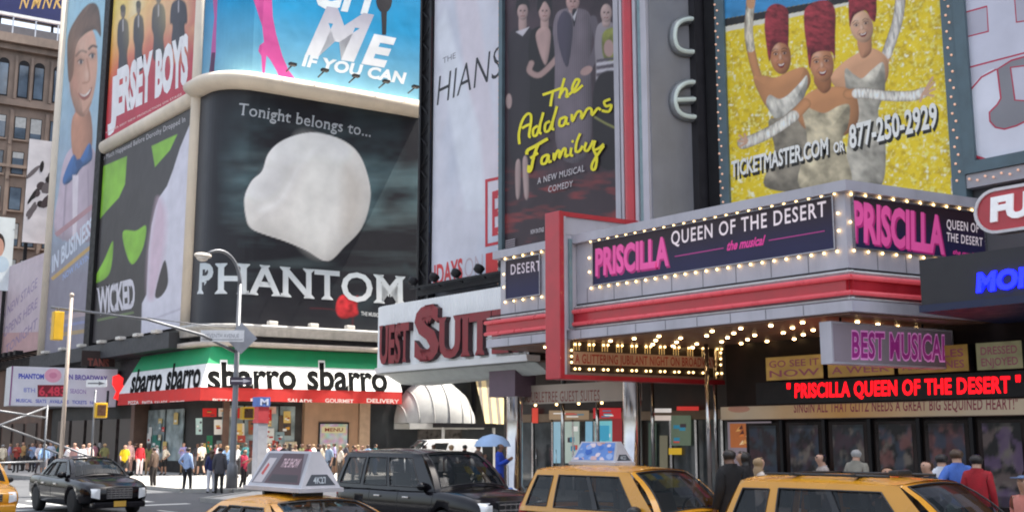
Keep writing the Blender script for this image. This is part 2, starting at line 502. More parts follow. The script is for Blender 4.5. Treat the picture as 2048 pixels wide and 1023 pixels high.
    def line(s, pts, wd, col, soft=1.2, smooth=True, k=1.0):
        p = smooth_line(pts, 5, False) if smooth else pts
        s.mix(np.clip(.5+(wd/2-s.line_d(p))/soft, 0, 1)*k, col)
    def glow(s, cx, cy, r, col, k=1.0, ry=None):
        s.mix(k*np.exp(-((s.X-cx)/r)**2-((s.Y-cy)/(ry or r))**2), col)
    def face(s, cx, cy, rx, ry, rot, skin, mouth=True, eye='#2c1c18', smile=True):
        """a plain smiling face: modelled oval, brows, eyes, nose, mouth"""
        s.ell(cx, cy, rx, ry, skin, 1.6, rot, form=rx*.9, amt=.5)
        c, d = cos(radians(rot)), sin(radians(rot)); T_ = lambda x, y: (cx+x*rx*c-y*ry*d, cy+x*rx*d+y*ry*c)
        dk = '#6b3a2a'
        for sg in (-1, 1):
            s.glow(*T_(.42*sg, -.14), rx*.26, '#6b4030', .45, ry*.12); s.ell(*T_(.42*sg, -.12), rx*.17, ry*.05, '#e9ddd4', 1.2, rot, .6); s.ell(*T_(.42*sg, -.12), rx*.10, ry*.06, eye, 1.0, rot)
            s.line([T_(.18*sg, -.22), T_(.42*sg, -.25), T_(.66*sg, -.17)], ry*.035, eye, .9, k=.8)
            s.line([T_(.2*sg, -.34), T_(.45*sg, -.40), T_(.72*sg, -.30)], ry*.05, eye, 1.0, k=.75)
            s.glow(*T_(.5*sg, .2), rx*.26, '#e9a58c', .35)
        s.line([T_(.06, -.1), T_(.14, .15), T_(.0, .2)], rx*.09, dk, 1.4, k=.45)
        s.glow(*T_(-.02, .05), rx*.12, '#f3d3be', .5, ry*.16)
        if smile:
            s.fill([T_(-.36, .40), T_(0, .45), T_(.36, .38), T_(.22, .60), T_(0, .66), T_(-.22, .61)], '#7a2420', 1.4); s.fill([T_(-.27, .43), T_(0, .475), T_(.28, .41), T_(.17, .51), T_(0, .54), T_(-.17, .52)], '#efe4da', 1.2)
        for sg in (-1, 1): s.line([T_(.2*sg, .2), T_(.46*sg, .34), T_(.44*sg, .5)], rx*.06, dk, 2.0, k=.4)
        s.glow(*T_(.62, .1), rx*.34, dk, .35, ry*.5); s.glow(*T_(-.3, -.5), rx*.4, '#f6d9c4', .35, ry*.2)
    def build(s, name, mat, parent):
        nv, nu = s.X.shape[0]-1, s.X.shape[1]-1
        idx = np.arange((nv+1)*(nu+1)).reshape(nv+1, nu+1)
        q = np.stack([idx[:-1, :-1], idx[:-1, 1:], idx[1:, 1:], idx[1:, :-1]], -1).reshape(-1, 4)
        root = parent
        while root.parent: root = root.parent
        me = bpy.data.meshes.new(name); me.from_pydata((s.P.reshape(-1, 3)-np.array(root.location)).tolist(), [], q.tolist()); me.materials.append(mat)
        a = me.color_attributes.new('ink', 'FLOAT_COLOR', 'POINT'); a.data.foreach_set('color', np.concatenate([np.clip(s.c, 0, 1).reshape(-1, 3), np.ones(((nv+1)*(nu+1), 1))], 1).ravel())
        me.polygons.foreach_set('use_smooth', [True]*len(q)); me.update()
        o = bpy.data.objects.new(name, me); COL.objects.link(o); o.parent = parent; return o
# ------------------------------------------------------------------ common materials
ASPH = pm('asphalt', (.085, .088, .095), .85, var=.25, scale=1.3, bump=.5)
CONC = pm('pavement_concrete', (.46, .44, .41), .85, var=.14, scale=1.1, bump=.3, dirt=.25)
KERB = pm('kerb_stone', (.33, .32, .30), .8, var=.15, scale=4, bump=.2)
PAINT = pm('road_paint', (.62, .62, .60), .7, var=.22, scale=3)
CREAM = pm('cream_enamel', (.80, .69, .56), .5, var=.07, scale=.8, dirt=.12)
GREYP = pm('grey_panel', (.43, .41, .44), .45, var=.05, scale=1.2, dirt=.10)
GREYD = pm('dark_grey_panel', (.115, .115, .125), .5, var=.15, scale=1.2)
LILAC = pm('pale_metal_fascia', (.50, .475, .52), .42, var=.09, scale=.9, dirt=.28, bump=.08)
REDP = pm('red_enamel', (.52, .030, .045), .38, var=.12, scale=1.5, coat=.3)
BLACK = pm('black_steel', (.014, .013, .015), .5, var=.2, scale=3, spec=.25)
STEEL = pm('brushed_steel', (.50, .50, .52), .35, metal=1, var=.15, scale=2)
CHROME = pm('polished_metal', (.62, .60, .60), .16, metal=1, var=.12, scale=3)
TEAL = pm('teal_steel', (.10, .15, .175), .5, var=.15, scale=2, dirt=.15)
BROWNW = pm('brown_panel', (.15, .085, .06), .5, var=.2, scale=2)
SHOPG = pm('shop_glass', (.045, .05, .055), .06, var=.3, scale=.6, spec=.9)
PINKB = pm('warm_limestone', (.26, .20, .165), .85, var=.22, scale=.7, bump=.35, dirt=.35)
TAN = pm('tan_panel', (.42, .25, .15), .65, var=.1, scale=1.5, dirt=.15)
BULB = pm('warm_bulb', (1.0, .66, .28), .3, var=.03, emit=2.2)
BULBW = pm('pale_bulb', (.80, .46, .32), .3, var=.03, emit=.22)
INK = print_mat('printed_vinyl')
INKLIT = print_mat('backlit_print', emit=.13)
INKM = print_mat('matte_print', rough=.95, spec=.05)
INKGOLD = print_mat('backlit_reader_print', emit=.06)

# ------------------------------------------------------------------ ground
mb = MB(); mb.grid(lambda a, b: (-500+1000*a, -300+1200*b, -.15), 20, 24)
tag(mb.build('road', ASPH), kind='structure')
def slab(name, pts, z1):
    mb = MB(); mb.mat(CONC).prism(pts, -.25, z1-.004)
    o = mb.build(name, None); tag(o, kind='structure')
    # kerb stones along the street edge and joints stay inside the same pavement
    return o
slab('pavement', [(17.2, -40), (80, -40), (80, 40.0), (20.4, 40.0), (17.2, 36.8)], 0)
slab('pavement_across', [(19.6, 44.4), (20.9, 42.9), (27.0, 42.5), (33.0, 53.4), (90, 45.0), (90, 60), (60, 93), (19.6, 93)], 0)
slab('pavement_far', [(20, 106), (90, 106), (90, 140), (20, 140)], 0)
mb = MB()
mb.box((16.95, -40, -.24), (17.199, 36.8, .002)); mb.obox((17.0, 36.85, -.24), (3.35, 3.35, 0), (-.14, .14, 0), (0, 0, .242)); mb.box((20.4, 40.001, -.24), (80, 40.25, .002))
mb.box((19.35, 44.4, -.24), (19.599, 93, .002))
mb.obox((19.58, 44.38, -.24), (1.3, -1.5, 0), (-.19, -.16, 0), (0, 0, .242))
mb.obox((20.9, 42.88, -.24), (6.1, -.4, 0), (-.016, -.25, 0), (0, 0, .242))
mb.obox((27.02, 42.5, -.24), (6.0, 10.9, 0), (.22, -.12, 0), (0, 0, .242))
mb.obox((33.0, 53.38, -.24), (57, -8.4, 0), (-.04, -.25, 0), (0, 0, .242))
tag(mb.build('kerb', KERB), kind='structure')
mb = MB()
for k in range(-26, 10):                                            # crossing stripes along the avenue, in front of the corner
    x = k*1.35+3
    mb.poly([(x, 38.2, -.145), (x+.6, 38.2, -.145), (x+.6, 41.8, -.145), (x, 41.8, -.145)])
mb.poly([(-34, 36.2, -.145), (16.2, 36.2, -.145), (16.2, 36.65, -.145), (-34, 36.65, -.145)])
for x in (13.9, 9.1, 4.9):
    for k in range(-3, 12):
        y = k*6.0-5
        if y < 32: mb.poly([(x, y, -.145), (x+.13, y, -.145), (x+.13, y+2.6, -.145), (x, y+2.6, -.145)])
tag(mb.build('road_marking', PAINT), kind='structure')

# ------------------------------------------------------------------ the wall planes
W28 = Face(28.0, 40.0, 0, -1)                                      # avenue frontage of the near block: u = 40 - Y
FS = Face(30.04, 60.53, .988, -.151)                               # side-street front of the corner building
R_ = 2.4
arc = []
for k in range(0, 13):
    a = radians(81.3)*k/12
    arc.append((28+R_-R_*cos(a), 62.93-R_*sin(a)))
PATH = [(28.0, 64.3), (28.0, 63.3)]+arc+[(30.04+.988*.25, 60.53-.151*.25)]+[(30.04+.988*26, 60.53-.151*26)]
BENT = Bent(PATH, FS, 0)
BENT.u0 = BENT.L[-3]; BENT.cuts = BENT.L[1:-1]                                                # where the straight front begins
def bent_uv(px, py):
    d = ray(px, py); o = Vector((0, 0, CAM_H)); best = None
    for k in range(len(BENT.P)-1):
        a, b = BENT.P[k], BENT.P[k+1]; U = (b-a).normalized(); N = U.cross(Vector((0, 0, 1)))
        t = (a-o).dot(N)/d.dot(N); p = o+d*t; u = (p-a).dot(U)
        if -1e-3 <= u <= BENT.L[k+1]-BENT.L[k]+1e-3 and (best is None or t < best[0]): best = (t, BENT.L[k]+u, p.z)
    return (best[1], best[2]) if best else Bent.uv(BENT, px, py)
BENT.uv = bent_uv
W27 = Face(28.0, 93.0, 0, -1)                                      # avenue front of the corner building: u = 93 - Y

# ------------------------------------------------------------------ corner building across the side street
cb = thing('corner_building', 'rounded corner building behind the large black and blue posters, above the striped shop awning', 'building', (46, 76, 0))
mb = MB()
plan = [tuple(BENT.pos(u, 0, -.32)[:2]) for u in BENT.L]
plan = plan+[(70, 92.2), (28.32, 92.2)]
mb.prism(plan, 7.45, 44.0)
mb.build('wall', GREYD, cb)
mb = MB()                                                           # ground floor set back under the awning
gp = [tuple(BENT.pos(u, 0, -.9)[:2]) for u in BENT.L]+[(69, 91.5), (28.9, 91.5)]
mb.prism(gp, 0, 7.44)
mb.build('shop_wall', pm('shop_interior', (.05, .045, .04), .7, var=.5, scale=1.5), cb)
def sweep(path, us, prof, mbx):
    rings = [[path.pos(u, z, o) for o, z in prof] for u in us]
    mbx.smooth = True; mbx.loft(rings, closed=True, cap=True); mbx.smooth = False
prof = [(-.3, 23.3)]+[(.15+.95*cos(t), 23.85+.55*sin(t)) for t in [radians(q) for q in range(-80, 81, 20)]]+[(-.3, 24.45)]
mb = MB()
us = [u for u in BENT.L[:-2]]+[BENT.u0+3, BENT.u0+7, BENT.u0+11.2]
sweep(BENT, us, prof[::-1], mb)
mb.build('cornice', CREAM, cb)
prof2 = [(-.3, 23.0)]+[(.05+.45*cos(t), 23.5+.5*sin(t)) for t in [radians(q) for q in range(-80, 81, 20)]]+[(-.3, 24.05)]
mb = MB(); sweep(W27, [12.3, 28.4], prof2[::-1], mb)
mb.build('cornice', CREAM, cb)
for y, nm in ((64.45, 'corner_column'), (92.1, 'corner_column')):
    mb = MB()
    mb.lathe([(.42, 8.3 if y < 80 else 7.0), (.42, 44)], (28.0, y, 0), n=20)
    mb.build(nm, CREAM, cb)
mb = MB(); mb.box((27.75, 80.9, 7.0), (28.31, 82.0, 44)); mb.build('dark_recess', BLACK, cb)
# ledge under the black poster, with its lamps
mb = MB(); sweep(BENT, us[:-1]+[BENT.u0+25.5], [(-.3, 8.1), (-.3, 8.75), (.75, 8.75), (.75, 8.55), (.5, 8.5), (.5, 8.1)], mb)
mb.build('ledge', pm('ledge_metal', (.50, .48, .46), .6, var=.12, dirt=.3), cb)
mb = MB(); sweep(BENT, us[:-1]+[BENT.u0+25.5], [(-.3, 7.46), (-.3, 7.72), (.62, 7.72), (.62, 7.46)], mb)
mb.build('awning_cap', pm('cap_stone', (.55, .47, .40), .7, dirt=.15), cb)
mb = MB(); mb.box((27.0, 64.7, 7.5), (28.31, 92, 8.5)); mb.build('ledge', pm('dark_soffit', (.05, .05, .055), .6, dirt=.2), cb)
# shop front, from the rounded corner along the side street
def shop_part(name, u0, u1, z0, z1, o0, o1, mat, face=BENT, parent=cb):
    mb = MB()
    if face is BENT: face = FS; u0, u1 = u0-BENT.u0, u1-BENT.u0
    face.box(mb, u0, u1, z0, z1, o0, o1); return mb.build(name, mat, parent)
U0 = BENT.u0
SHOPW = pm('shop_window', (.30, .36, .36), .08, var=.55, scale=1.1, spec=.8)
for u0, u1 in ((U0-.6, U0+1.2), (U0+1.45, U0+3.5)):
    w_ = shop_part('shop_window', u0, u1, .75, 4.0, -.85, -.78, SHOPW)
    shop_part('mullion', (u0+u1)/2-.04, (u0+u1)/2+.04, .75, 4.0, -.775, -.70, BLACK, parent=w_)
shop_part('stall_riser', U0-1, U0+3.6, 0, .72, -.88, -.68, pm('grey_riser', (.20, .19, .18), .6, dirt=.3))
shop_part('pillar', U0+1.22, U0+1.43, .72, 4.6, -.88, -.60, BROWNW)
shop_part('pillar', U0-1.0, U0-.62, .72, 4.6, -.88, -.60, BROWNW)
shop_part('tan_panel', U0+4.0, U0+7.55, 0, 4.6, -.88, -.45, TAN)
mp = shop_part('menu_case', U0+4.9, U0+6.9, 1.0, 3.05, -.448, -.36, BLACK)
c = Canvas(FS, (5.0, 6.8, 1.15, 2.95)); c.off = -.355
c.field(lambda a, b: tuple(.5+.3*noise.noise((a*6, b*6, k)) for k in range(3)), 14, 14)
c.polyuv([(5.1, 2.4), (6.7, 2.4), (6.7, 2.8), (5.1, 2.8)], '#d8cfa0'); c.textuv('MENU', (5.3, 2.5), (6.5, 2.5), (5.3, 2.72), '#8a2a20', .02)
c.build('menu_print', INK, mp)
shop_part('pillar', U0+7.6, U0+8.3, 0, 7.4, -.88, -.3, pm('orange_stone', (.48, .33, .22), .7, dirt=.1))
shop_part('glass_front', U0+8.3, U0+26, 0, 7.4, -.86, -.75, SHOPG)
shop_part('wall_band', U0+8.3, U0+26, 5.9, 7.4, -.74, -.4, pm('pale_wall', (.55, .54, .52), .7, dirt=.2))
# avenue side ground floor
for y0, y1 in ((66.0, 68.6), (68.9, 71.6)):
    mb = MB(); mb.box((28.75, y0, .7), (28.82, y1, 3.9)); w_ = mb.build('shop_window', SHOPW, cb)
    mb = MB(); mb.box((28.6, y0-.3, 0), (28.74, y1, .68)); mb.build('stall_riser', BLACK, cb)
mb = MB(); mb.box((27.9, 71.8, 0), (28.9, 72.4, 4.4)); mb.build('pillar', BROWNW, cb)
for y0 in (73.2, 76.4, 79.6, 82.8, 86):
    mb = MB(); mb.box((28.45, y0, 0), (28.85, y0+2.6, 3.4)); mb.build('door', pm('door_dark', (.07, .055, .05), .4, var=.4), cb)
mb = MB(); mb.box((28.3, 72.4, 4.4), (28.9, 92, 7.4)); mb.build('dark_band', pm('dark_band', (.03, .028, .03), .6, var=.3), cb)

# red and white posters stuck in the shop windows
rp = random.Random(11)
PO = [(412, 440, 815, 832, '#d22a26'), (444, 470, 815, 832, '#d8cfc4'), (435, 462, 838, 868, '#e8e4da'), (480, 500, 815, 835, '#d22a26'), (503, 530, 812, 826, '#cf2c28'), (533, 560, 812, 826, '#e3b7a8'), (530, 556, 855, 885, '#dfe0d8'), (420, 432, 870, 905, '#2c7a55'), (398, 411, 835, 868, '#b7d2cb'), (478, 496, 845, 880, '#e6dccb'), (565, 590, 830, 870, '#5b4a3c'), (504, 522, 840, 868, '#8b5a3a'), (440, 456, 880, 915, '#7a8a86'), (505, 524, 880, 915, '#6a3a34')]
for k in range(16):
    x = 398+rp.random()*180; w_ = 8+rp.random()*16; y = 815+rp.random()*80
    PO.append((x, x+w_, y, y+10+rp.random()*22, rp.choice(['#d22a26', '#e9e4dc', '#c8b89a', '#8aa0a4', '#b0483c', '#5a6a60', '#e0c070'])))
for k, (px0, px1, y0, y1, col) in enumerate(PO):
    c = Canvas(FS, (-3, 5.2, .76, 4.4)); c.off = -.70+.002*k
    c.poly([(px0, y1), (px1, y1), (px1, y0), (px0, y0)], col)
    for q in range(4):
        x = px0+(px1-px0)*(.12+.5*rp.random()); y = y0+(y1-y0)*(.15+.6*rp.random())
        c.poly([(x, y+(y1-y0)*.12), (x+(px1-px0)*.3, y+(y1-y0)*.12), (x+(px1-px0)*.3, y), (x, y)], rp.choice(['#f2efe8', '#b02a24', '#3a3a40', '#d8a040']))
    if c.t: c.build('window_poster', INK, cb)
WV = Face(28.70, 73.0, 0, -1)
for k in range(14):                                                 # the avenue window
    u = 1.6+rp.random()*4.6; z = 1.0+rp.random()*2.2; w_ = .3+rp.random()*.5; h_ = .25+rp.random()*.6
    c = Canvas(WV, (0, 8, .7, 3.9)); c.off = .02+.002*k
    c.polyuv([(u, z), (u+w_, z), (u+w_, z+h_), (u, z+h_)], rp.choice(['#d22a26', '#e9e4dc', '#c8b89a', '#8aa0a4', '#b0483c', '#2c7a6a', '#e0c070']))
    c.polyuv([(u+w_*.15, z+h_*.2), (u+w_*.7, z+h_*.2), (u+w_*.7, z+h_*.4), (u+w_*.15, z+h_*.4)], rp.choice(['#f2efe8', '#b02a24', '#3a3a40']))
    c.build('window_poster', INK, cb)

# ------------------------------------------------------------------ low building beyond, and the brown office building
lb = thing('low_building', 'low dark building carrying the slanted pinkish wall sign, beyond the corner building', 'building', (40, 99, 0))
mb = MB(); mb.prism([(28.35, 92.3), (70, 92.3), (70, 106.5), (28.35, 106.5)], 0, 17.3); mb.build('wall', pm('dark_brown_wall', (.16, .10, .075), .8, var=.25, scale=.8, dirt=.2), lb)
for k in range(4):
    mb = MB(); mb.box((28.2, 93.2+k*3.3, 0), (28.34, 95.6+k*3.3, 3.3)); mb.build('shop_door', pm('door_dark', (.07, .055, .05), .4), lb)
mb = MB(); mb.box((27.8, 92.6, 8.0), (28.34, 106.5, 8.7)); mb.build('ledge', BLACK, lb)

ob = thing('office_building', 'old brown stone office building with rows of windows and an arched top floor', 'building', (40, 122, 0))
OF = Face(22.0, 112.9, .988, -.151)
mb = MB(); mb.prism([tuple(OF.pos(-4, 0)[:2]), tuple(OF.pos(30, 0)[:2]), (54, 140), (18, 140)], 0, 40.6); mb.build('wall', PINKB, ob)
def ofbox(name, u0, u1, z0, z1, o0, o1, m, par=ob):
    mb = MB(); OF.box(mb, u0, u1, z0, z1, o0, o1); return mb.build(name, m, par)
ofbox('cornice', -4.3, 30, 40.6, 41.5, -1, 1.0, PINKB)
ofbox('cornice', -4.1, 30, 40.0, 40.55, .003, .5, PINKB)
ofbox('string_course', -4, 30, 34.4, 35.0, .003, .35, PINKB)
ofbox('string_course', -4, 30, 28.2, 28.5, .003, .2, PINKB)
ofbox('roof_rail', -4, 30, 43.6, 43.9, -.3, 0, pm('white_rail', (.8, .8, .8), .6))
ofbox('roof_parapet', -4, 30, 41.52, 43.1, -2.2, -1.4, pm('dark_parapet', (.12, .12, .14), .7))
for k in range(12): ofbox('roof_post', -3.5+k*2.1, -3.38+k*2.1, 41.52, 43.6, -.22, -.1, STEEL)
WG = pm('office_glass', (.10, .14, .19), .1, var=.6, scale=.5, spec=.9)
WB = pm('window_blind', (.46, .48, .48), .5, var=.15)
for r in range(8):
    z1 = 33.4-r*3.55
    for k in range(12):
        u = 4.6+k*1.42 + .42*(k//2)
        if u > 16: break
        if r == 0:
            z1a = 39.2; h = 3.9
            wi = ofbox('window', u, u+1.0, z1a-h, z1a-.5, -.05, .012, BLACK)
            mb = MB(); mb.mat(BLACK); pts = [OF.pos(u+.5+.5*cos(pi*q/8), z1a-.5+.5*sin(pi*q/8), .012) for q in range(9)]
            mb.poly(pts); mb.build('arch', BLACK, wi)
            mb = MB(); OF.box(mb, u+.1, u+.9, z1a-h+.15, z1a-.55, .014, .02); mb.build('pane', WG, wi)
            ofbox('pilaster', u-.32, u-.08, z1a-h-.2, z1a+.3, .003, .22, PINKB)
        wi = ofbox('window', u, u+1.1, z1-2.3, z1, -.05, .012, BLACK)
        mb = MB(); OF.box(mb, u+.07, u+1.03, z1-2.2, z1-.07, .014, .03); mb.build('pane', WG, wi)
        if (r*5+k*3) % 4: 
            mb = MB(); OF.box(mb, u+.07, u+1.03, z1-.2-.45*((r*7+k*5) % 4), z1-.07, .032, .036); mb.build('blind', WB, wi)
        ofbox('sill', u-.1, u+1.2, z1-2.48, z1-2.32, .003, .22, PINKB)
    for k in range(6):
        u = 4.15+k*3.26
        ofbox('pier', u, u+.34, z1-2.9, z1+.6, .003, .16, PINKB)

# sign above the roof: navy board with gold lettering
nb = thing('roof_billboard', 'navy roof sign with gold lettering above the brown office building', 'sign', tuple(OF.pos(7, 44, -3)))
mb = MB(); OF.box(mb, -2, 14, 44.4, 52, -3.5, -3.0); mb.build('backing', BLACK, nb)
OF2 = Face(*OF.pos(0, 0, -3.0)[:2], .988, -.151)
c = Canvas(OF2, (-2, 14, 44.5, 51.9)); c.polyuv([(-2, 44.5), (14, 44.5), (14, 51.9), (-2, 51.9)], '#1d2458')
for x0, ch in ((38, 'N'), (62, 'M'), (84, 'N'), (106, 'K')):
    c.text(ch, (x0, 18), (x0+20, 16), (x0+3, -8), '#c9a45e', .01, .25)
c.build('sign_print', INK, nb)
for u in (1, 6, 11):
    mb = MB(); OF.box(mb, u, u+.25, 41, 44.39, -3.4, -3.2); mb.build('post', BLACK, nb)
# three smaller signs on the low building's roof and front
OF3 = Face(28.0, 100.0, .988, -.151)
def sign(name, label, cat, face, rect, thick=.3, mat=BLACK, off=0.0, posts=None, ink=INK, group=None):
    """flat sign: a backing box and its printed face"""
    u0, u1, z0, z1 = rect
    t = thing(name, label, cat, tuple(face.pos((u0+u1)/2, z0, off)), group=group)
    mb = MB(); face.box(mb, u0, u1, z0, z1, off-thick, off); mb.build('backing', mat, t)
    c = Canvas(face, rect); c.off = off+.016
    return t, c
def fill(c, col): u0, u1, z0, z1 = c.R; c.polyuv([(u0, z0), (u1, z0), (u1, z1), (u0, z1)], col)
t, c = sign('roof_billboard', 'black and white poster board standing upright behind the cream column at far left', 'billboard', OF3, (.0, 3.2, 19.0, 28.3))
fill(c, '#d9d6dc')
rnd = random.Random(3)
for k in range(16):
    cx, cy = 62+rnd.random()*36, 330+rnd.random()*105
    c.ell(cx, cy, 3+rnd.random()*6, 6+rnd.random()*14, rnd.choice(['#2c2628', '#4a4044', '#1f1c1e', '#6b6468']), rnd.random()*60, 12)
c.build('sign_print', INK, t)
for u in (.2, 2.6): mb = MB(); OF3.box(mb, u, u+.3, 17.3, 18.99, -.28, -.1); mb.build('post', BLACK, t)
OF4 = Face(25.2, 103.5, .988, -.151)
t, c = sign('roof_billboard', 'white sign with part of a dark haired head at the left edge of the photo', 'billboard', OF4, (-.6, 3.0, 15.0, 21.6))
fill(c, '#e6eef0')
c.ell(-2, 488, 12, 22, '#3a2c28'); c.ell(-1, 494, 9, 18, '#d9a793'); c.ell(2, 528, 16, 16, '#c9dbe8')
c.text('TV', (26, 468), (40, 466), (26, 458), '#8f979c')
c.build('sign_print', INK, t)
for u in (.2, 2.4): mb = MB(); OF4.box(mb, u, u+.3, 8, 14.99, -.28, -.1); mb.build('post', BLACK, t)
W28b = Face(28.0, 107.0, 0, -1)
t, c = sign('wall_billboard', 'pale pink wall sign with slanted purple lettering at the bottom left', 'billboard', W28b, (.5, 14.4, 9.2, 17.2))
fill(c, '#cdbcc4')
c.polyuv([(.5, 9.2), (14.4, 9.2), (14.4, 10.6), (.5, 11.5)], '#c9a3a3')
for k, s_ in enumerate(('A NEW STAGE', 'OPENS HERE', 'TONIGHT')):
    c.text(s_, (4+k*4, 640+k*34), (76, 572+k*40), (4+k*4, 622+k*34), '#9a86a8', .01, .2)
c.build('sign_print', INK, t)
for k in range(9):
    y = 93.4+k*1.5
    mb = MB(); mb.tube([(27.9, y, 8.75), (26.6, y, 8.9)], .05, 6); mb.box((26.2, y-.3, 8.7), (26.8, y+.3, 9.05)); mb.build('floodlight', BLACK, t)
# ------------------------------------------------------------------ posters on the corner building
def bent_sign(label, u0, u1, z0, z1):
    t = thing('billboard', label, 'billboard', tuple(BENT.pos((u0+u1)/2, z0, 0)), group='posters on the corner building')
    mb = MB(); us = [u for u in BENT.L if u0 < u < u1]; us = [u0]+us+[u1]
    for a, b in zip(us, us[1:]):
        P = [BENT.pos(a, z0, 0), BENT.pos(b, z0, 0), BENT.pos(b, z0, -.3), BENT.pos(a, z0, -.3)]
        mb.obox(P[0], P[1]-P[0], (BENT.N if hasattr(BENT, 'N') else FS.N)*-.25, Vector((0, 0, z1-z0))) if a >= BENT.u0-1e-6 else mb.prism([p[:2] for p in (P[3], P[0], P[1], P[2])], z0, z1)
    mb.build('backing', BLACK, t)
    c = Canvas(BENT, (u0, u1, z0, z1)); return t, c
UE = BENT.u0+11.25
# blue poster
t, c = bent_sign('bright blue poster with a pink high heeled leg and silver slanted lettering', .3, UE, 24.5, 42.5)
def blue(a, b):
    top = Vector(lin('#0a86bf')); mid = Vector(lin('#0f9fd6')); low = Vector(lin('#8cc6dc'))
    k = b*2.9
    q = low.lerp(mid, min(1, k/.75)) if k < .75 else mid.lerp(top, min(1, (k-.75)/1.6))
    d = .5+.5*noise.noise((a*2.2, b*4, 2)); q = q.lerp(Vector(lin('#0077b4')), .35*max(0, d-.35)*min(1, k))
    if a < .16: q = q.lerp(Vector(lin('#0a5a90')), .5*(1-a/.16))
    return tuple(q)
c.field(blue, 60, 60)
Z = lambda x, y: (380+x/2.8417, y/2.8417)
c.poly([Z(*p) for p in [(340,-60),(455,-60),(465,0),(470,100),(490,200),(525,320),(560,400),(600,452),(625,478),(515,460),(490,400),(455,340),(434,316),(422,440),(412,440),(405,320),(388,290),(395,260),(420,240),(410,150),(360,0)]], '#d9539f')
c.poly([Z(*p) for p in [(128,-60),(160,-60),(150,200),(148,300),(135,430),(112,430),(125,250),(140,100)]], '#c05a9f')
c.poly([Z(*p) for p in [(125,300),(145,300),(138,425),(108,425)]], '#5a2b55')
c.text('CH', (624, 11), (742, 27), (642, -70), '#e9f1f4', .035, .12)
c.text('M', (612, 103), (727, 121), (635, 10), '#f2f4f6', .05, .18, col2='#b9b6c6')
c.text('E', (723, 124), (781, 134), (735, 66), '#f2f4f6', .05, .18)
c.text('IF YOU CAN', (603, 131), (811, 168), (606, 108), '#f4fafc', .045, .15, 1.05)
c.ell(768, 0, 16, 26, '#2b2a30'); c.poly([(762, 12), (774, 12), (772, 70), (764, 70)], '#2b2a30')
c.stroke([(402, 172), (412, 160), (440, 152), (480, 156), (835, 214)], 8, '#17181d')
c.text('AT THE NEIL SIMON THEATRE 250 WEST 52 ST', (492, 164), (690, 196), (492, 159), '#e8e8ea', .02, 0, 1.1)
c.text('TICKETS AND SHOWTIMES', (702, 197), (828, 217), (702, 192), '#e8e8ea', .02, 0, 1.1)
c.build('poster', INK, t)
# black poster: plain pale faceted shape instead of the show's emblem
t, c = bent_sign('big black poster with a large white shape and silver serif lettering, wrapped round the corner', .3, UE, 8.8, 23.35)
p = Paint(BENT, c.R, 260, 200, 3)
p.c[...] = np.array(lin('#25252b'))
cl = p.noise(120, 60, 4); env = np.exp(-((p.Y-410)/150)**2)*np.clip((p.X-430)/60, 0, 1)
p.mix(np.clip(cl*.9+.12, 0, 1)*env*.75, '#6f8f96'); p.mix(np.clip(p.noise(200, 24, 4)*.8, 0, 1)*env*.35, '#93adb0')
p.mix(np.clip(1-(p.X-395)/40, 0, 1)*.25, '#55555e')
sh = [(492,436),(489,395),(503,362),(524,342),(536,308),(560,284),(600,268),(640,266),(690,283),(722,315),(740,372),(738,415),(722,458),(690,492),(655,522),(612,500),(570,482),(528,468),(502,456)]
p.fill(sh, '#f6f3ef', 1.6, form=60, amt=.28, light=(-.35, -.9))
p.fill([(600,275),(660,300),(690,360),(676,420),(650,500),(612,490),(590,440),(600,360)], '#f8f6f2', 40, k=.55)
p.fill([(535,340),(575,320),(600,350),(560,420),(520,440),(505,400)], '#c9c6c8', 30, k=.4); p.fill([(690,330),(725,370),(715,440),(690,470),(685,400)], '#cfc6bc', 26, k=.55)
p.line([(520,420),(560,400),(600,330),(640,290)], 10, '#ffffff', 14, k=.6)
p.line([(706, 632), (704, 660), (698, 690)], 3, '#5c2028', 2, k=.7); p.line([(620, 616), (660, 618), (680, 622)], 1.6, '#7a2630', 2, k=.6)
p.fill([(672, 612), (678, 594), (692, 588), (704, 596), (716, 592), (714, 612), (716, 628), (700, 634), (684, 636), (674, 626)], '#c8343a', 3, form=14, amt=.4, tex=1+.4*p.noise(9, 9, 2))
p.build('print', INK, t)
c.text('Tonight belongs to...', (476, 230), (741, 274), (479, 205), '#c9cdd2', .002, 0, 1.05, serif=.035)
c.text('P', (395, 586), (425, 586), (398, 524), '#dfe3e6', .02, 0, 1, serif=.07, col2='#b9c2c8')
c.text('HANTOM', (430, 586), (811, 608), (431, 524), '#dfe3e6', .018, 0, 1.03, serif=.07, col2='#c3ccd2')
c.text('THE MUSICAL', (722, 630), (765, 634), (722, 622), '#d7d9da', .02)
c.build('poster', INK, t)
for u in (2.0, 4.6, 7.0, 9.6):                                      # lamps standing on the ledge
    p = FS.pos(u-.6, 8.76, .55); mb = MB(); mb.box(p-Vector((.3, .16, 0)), p+Vector((.3, .16, .26))); mb.build('ledge_lamp', pm('lamp_white', (.7, .66, .6), .5), t, bevel=.05)
# lamp arms that reach out over the blue poster
for u in (1.6, 3.7, 5.8, 7.9, 10):
    mb = MB(); mb.tube([FS.pos(u, 24.6, .9), FS.pos(u, 24.7, 1.9)], .05, 6); p = FS.pos(u, 24.65, 2.0); mb.box(p-Vector((.22, .14, 0)), p+Vector((.22, .14, .16))); mb.build('lamp_arm', BLACK, t)

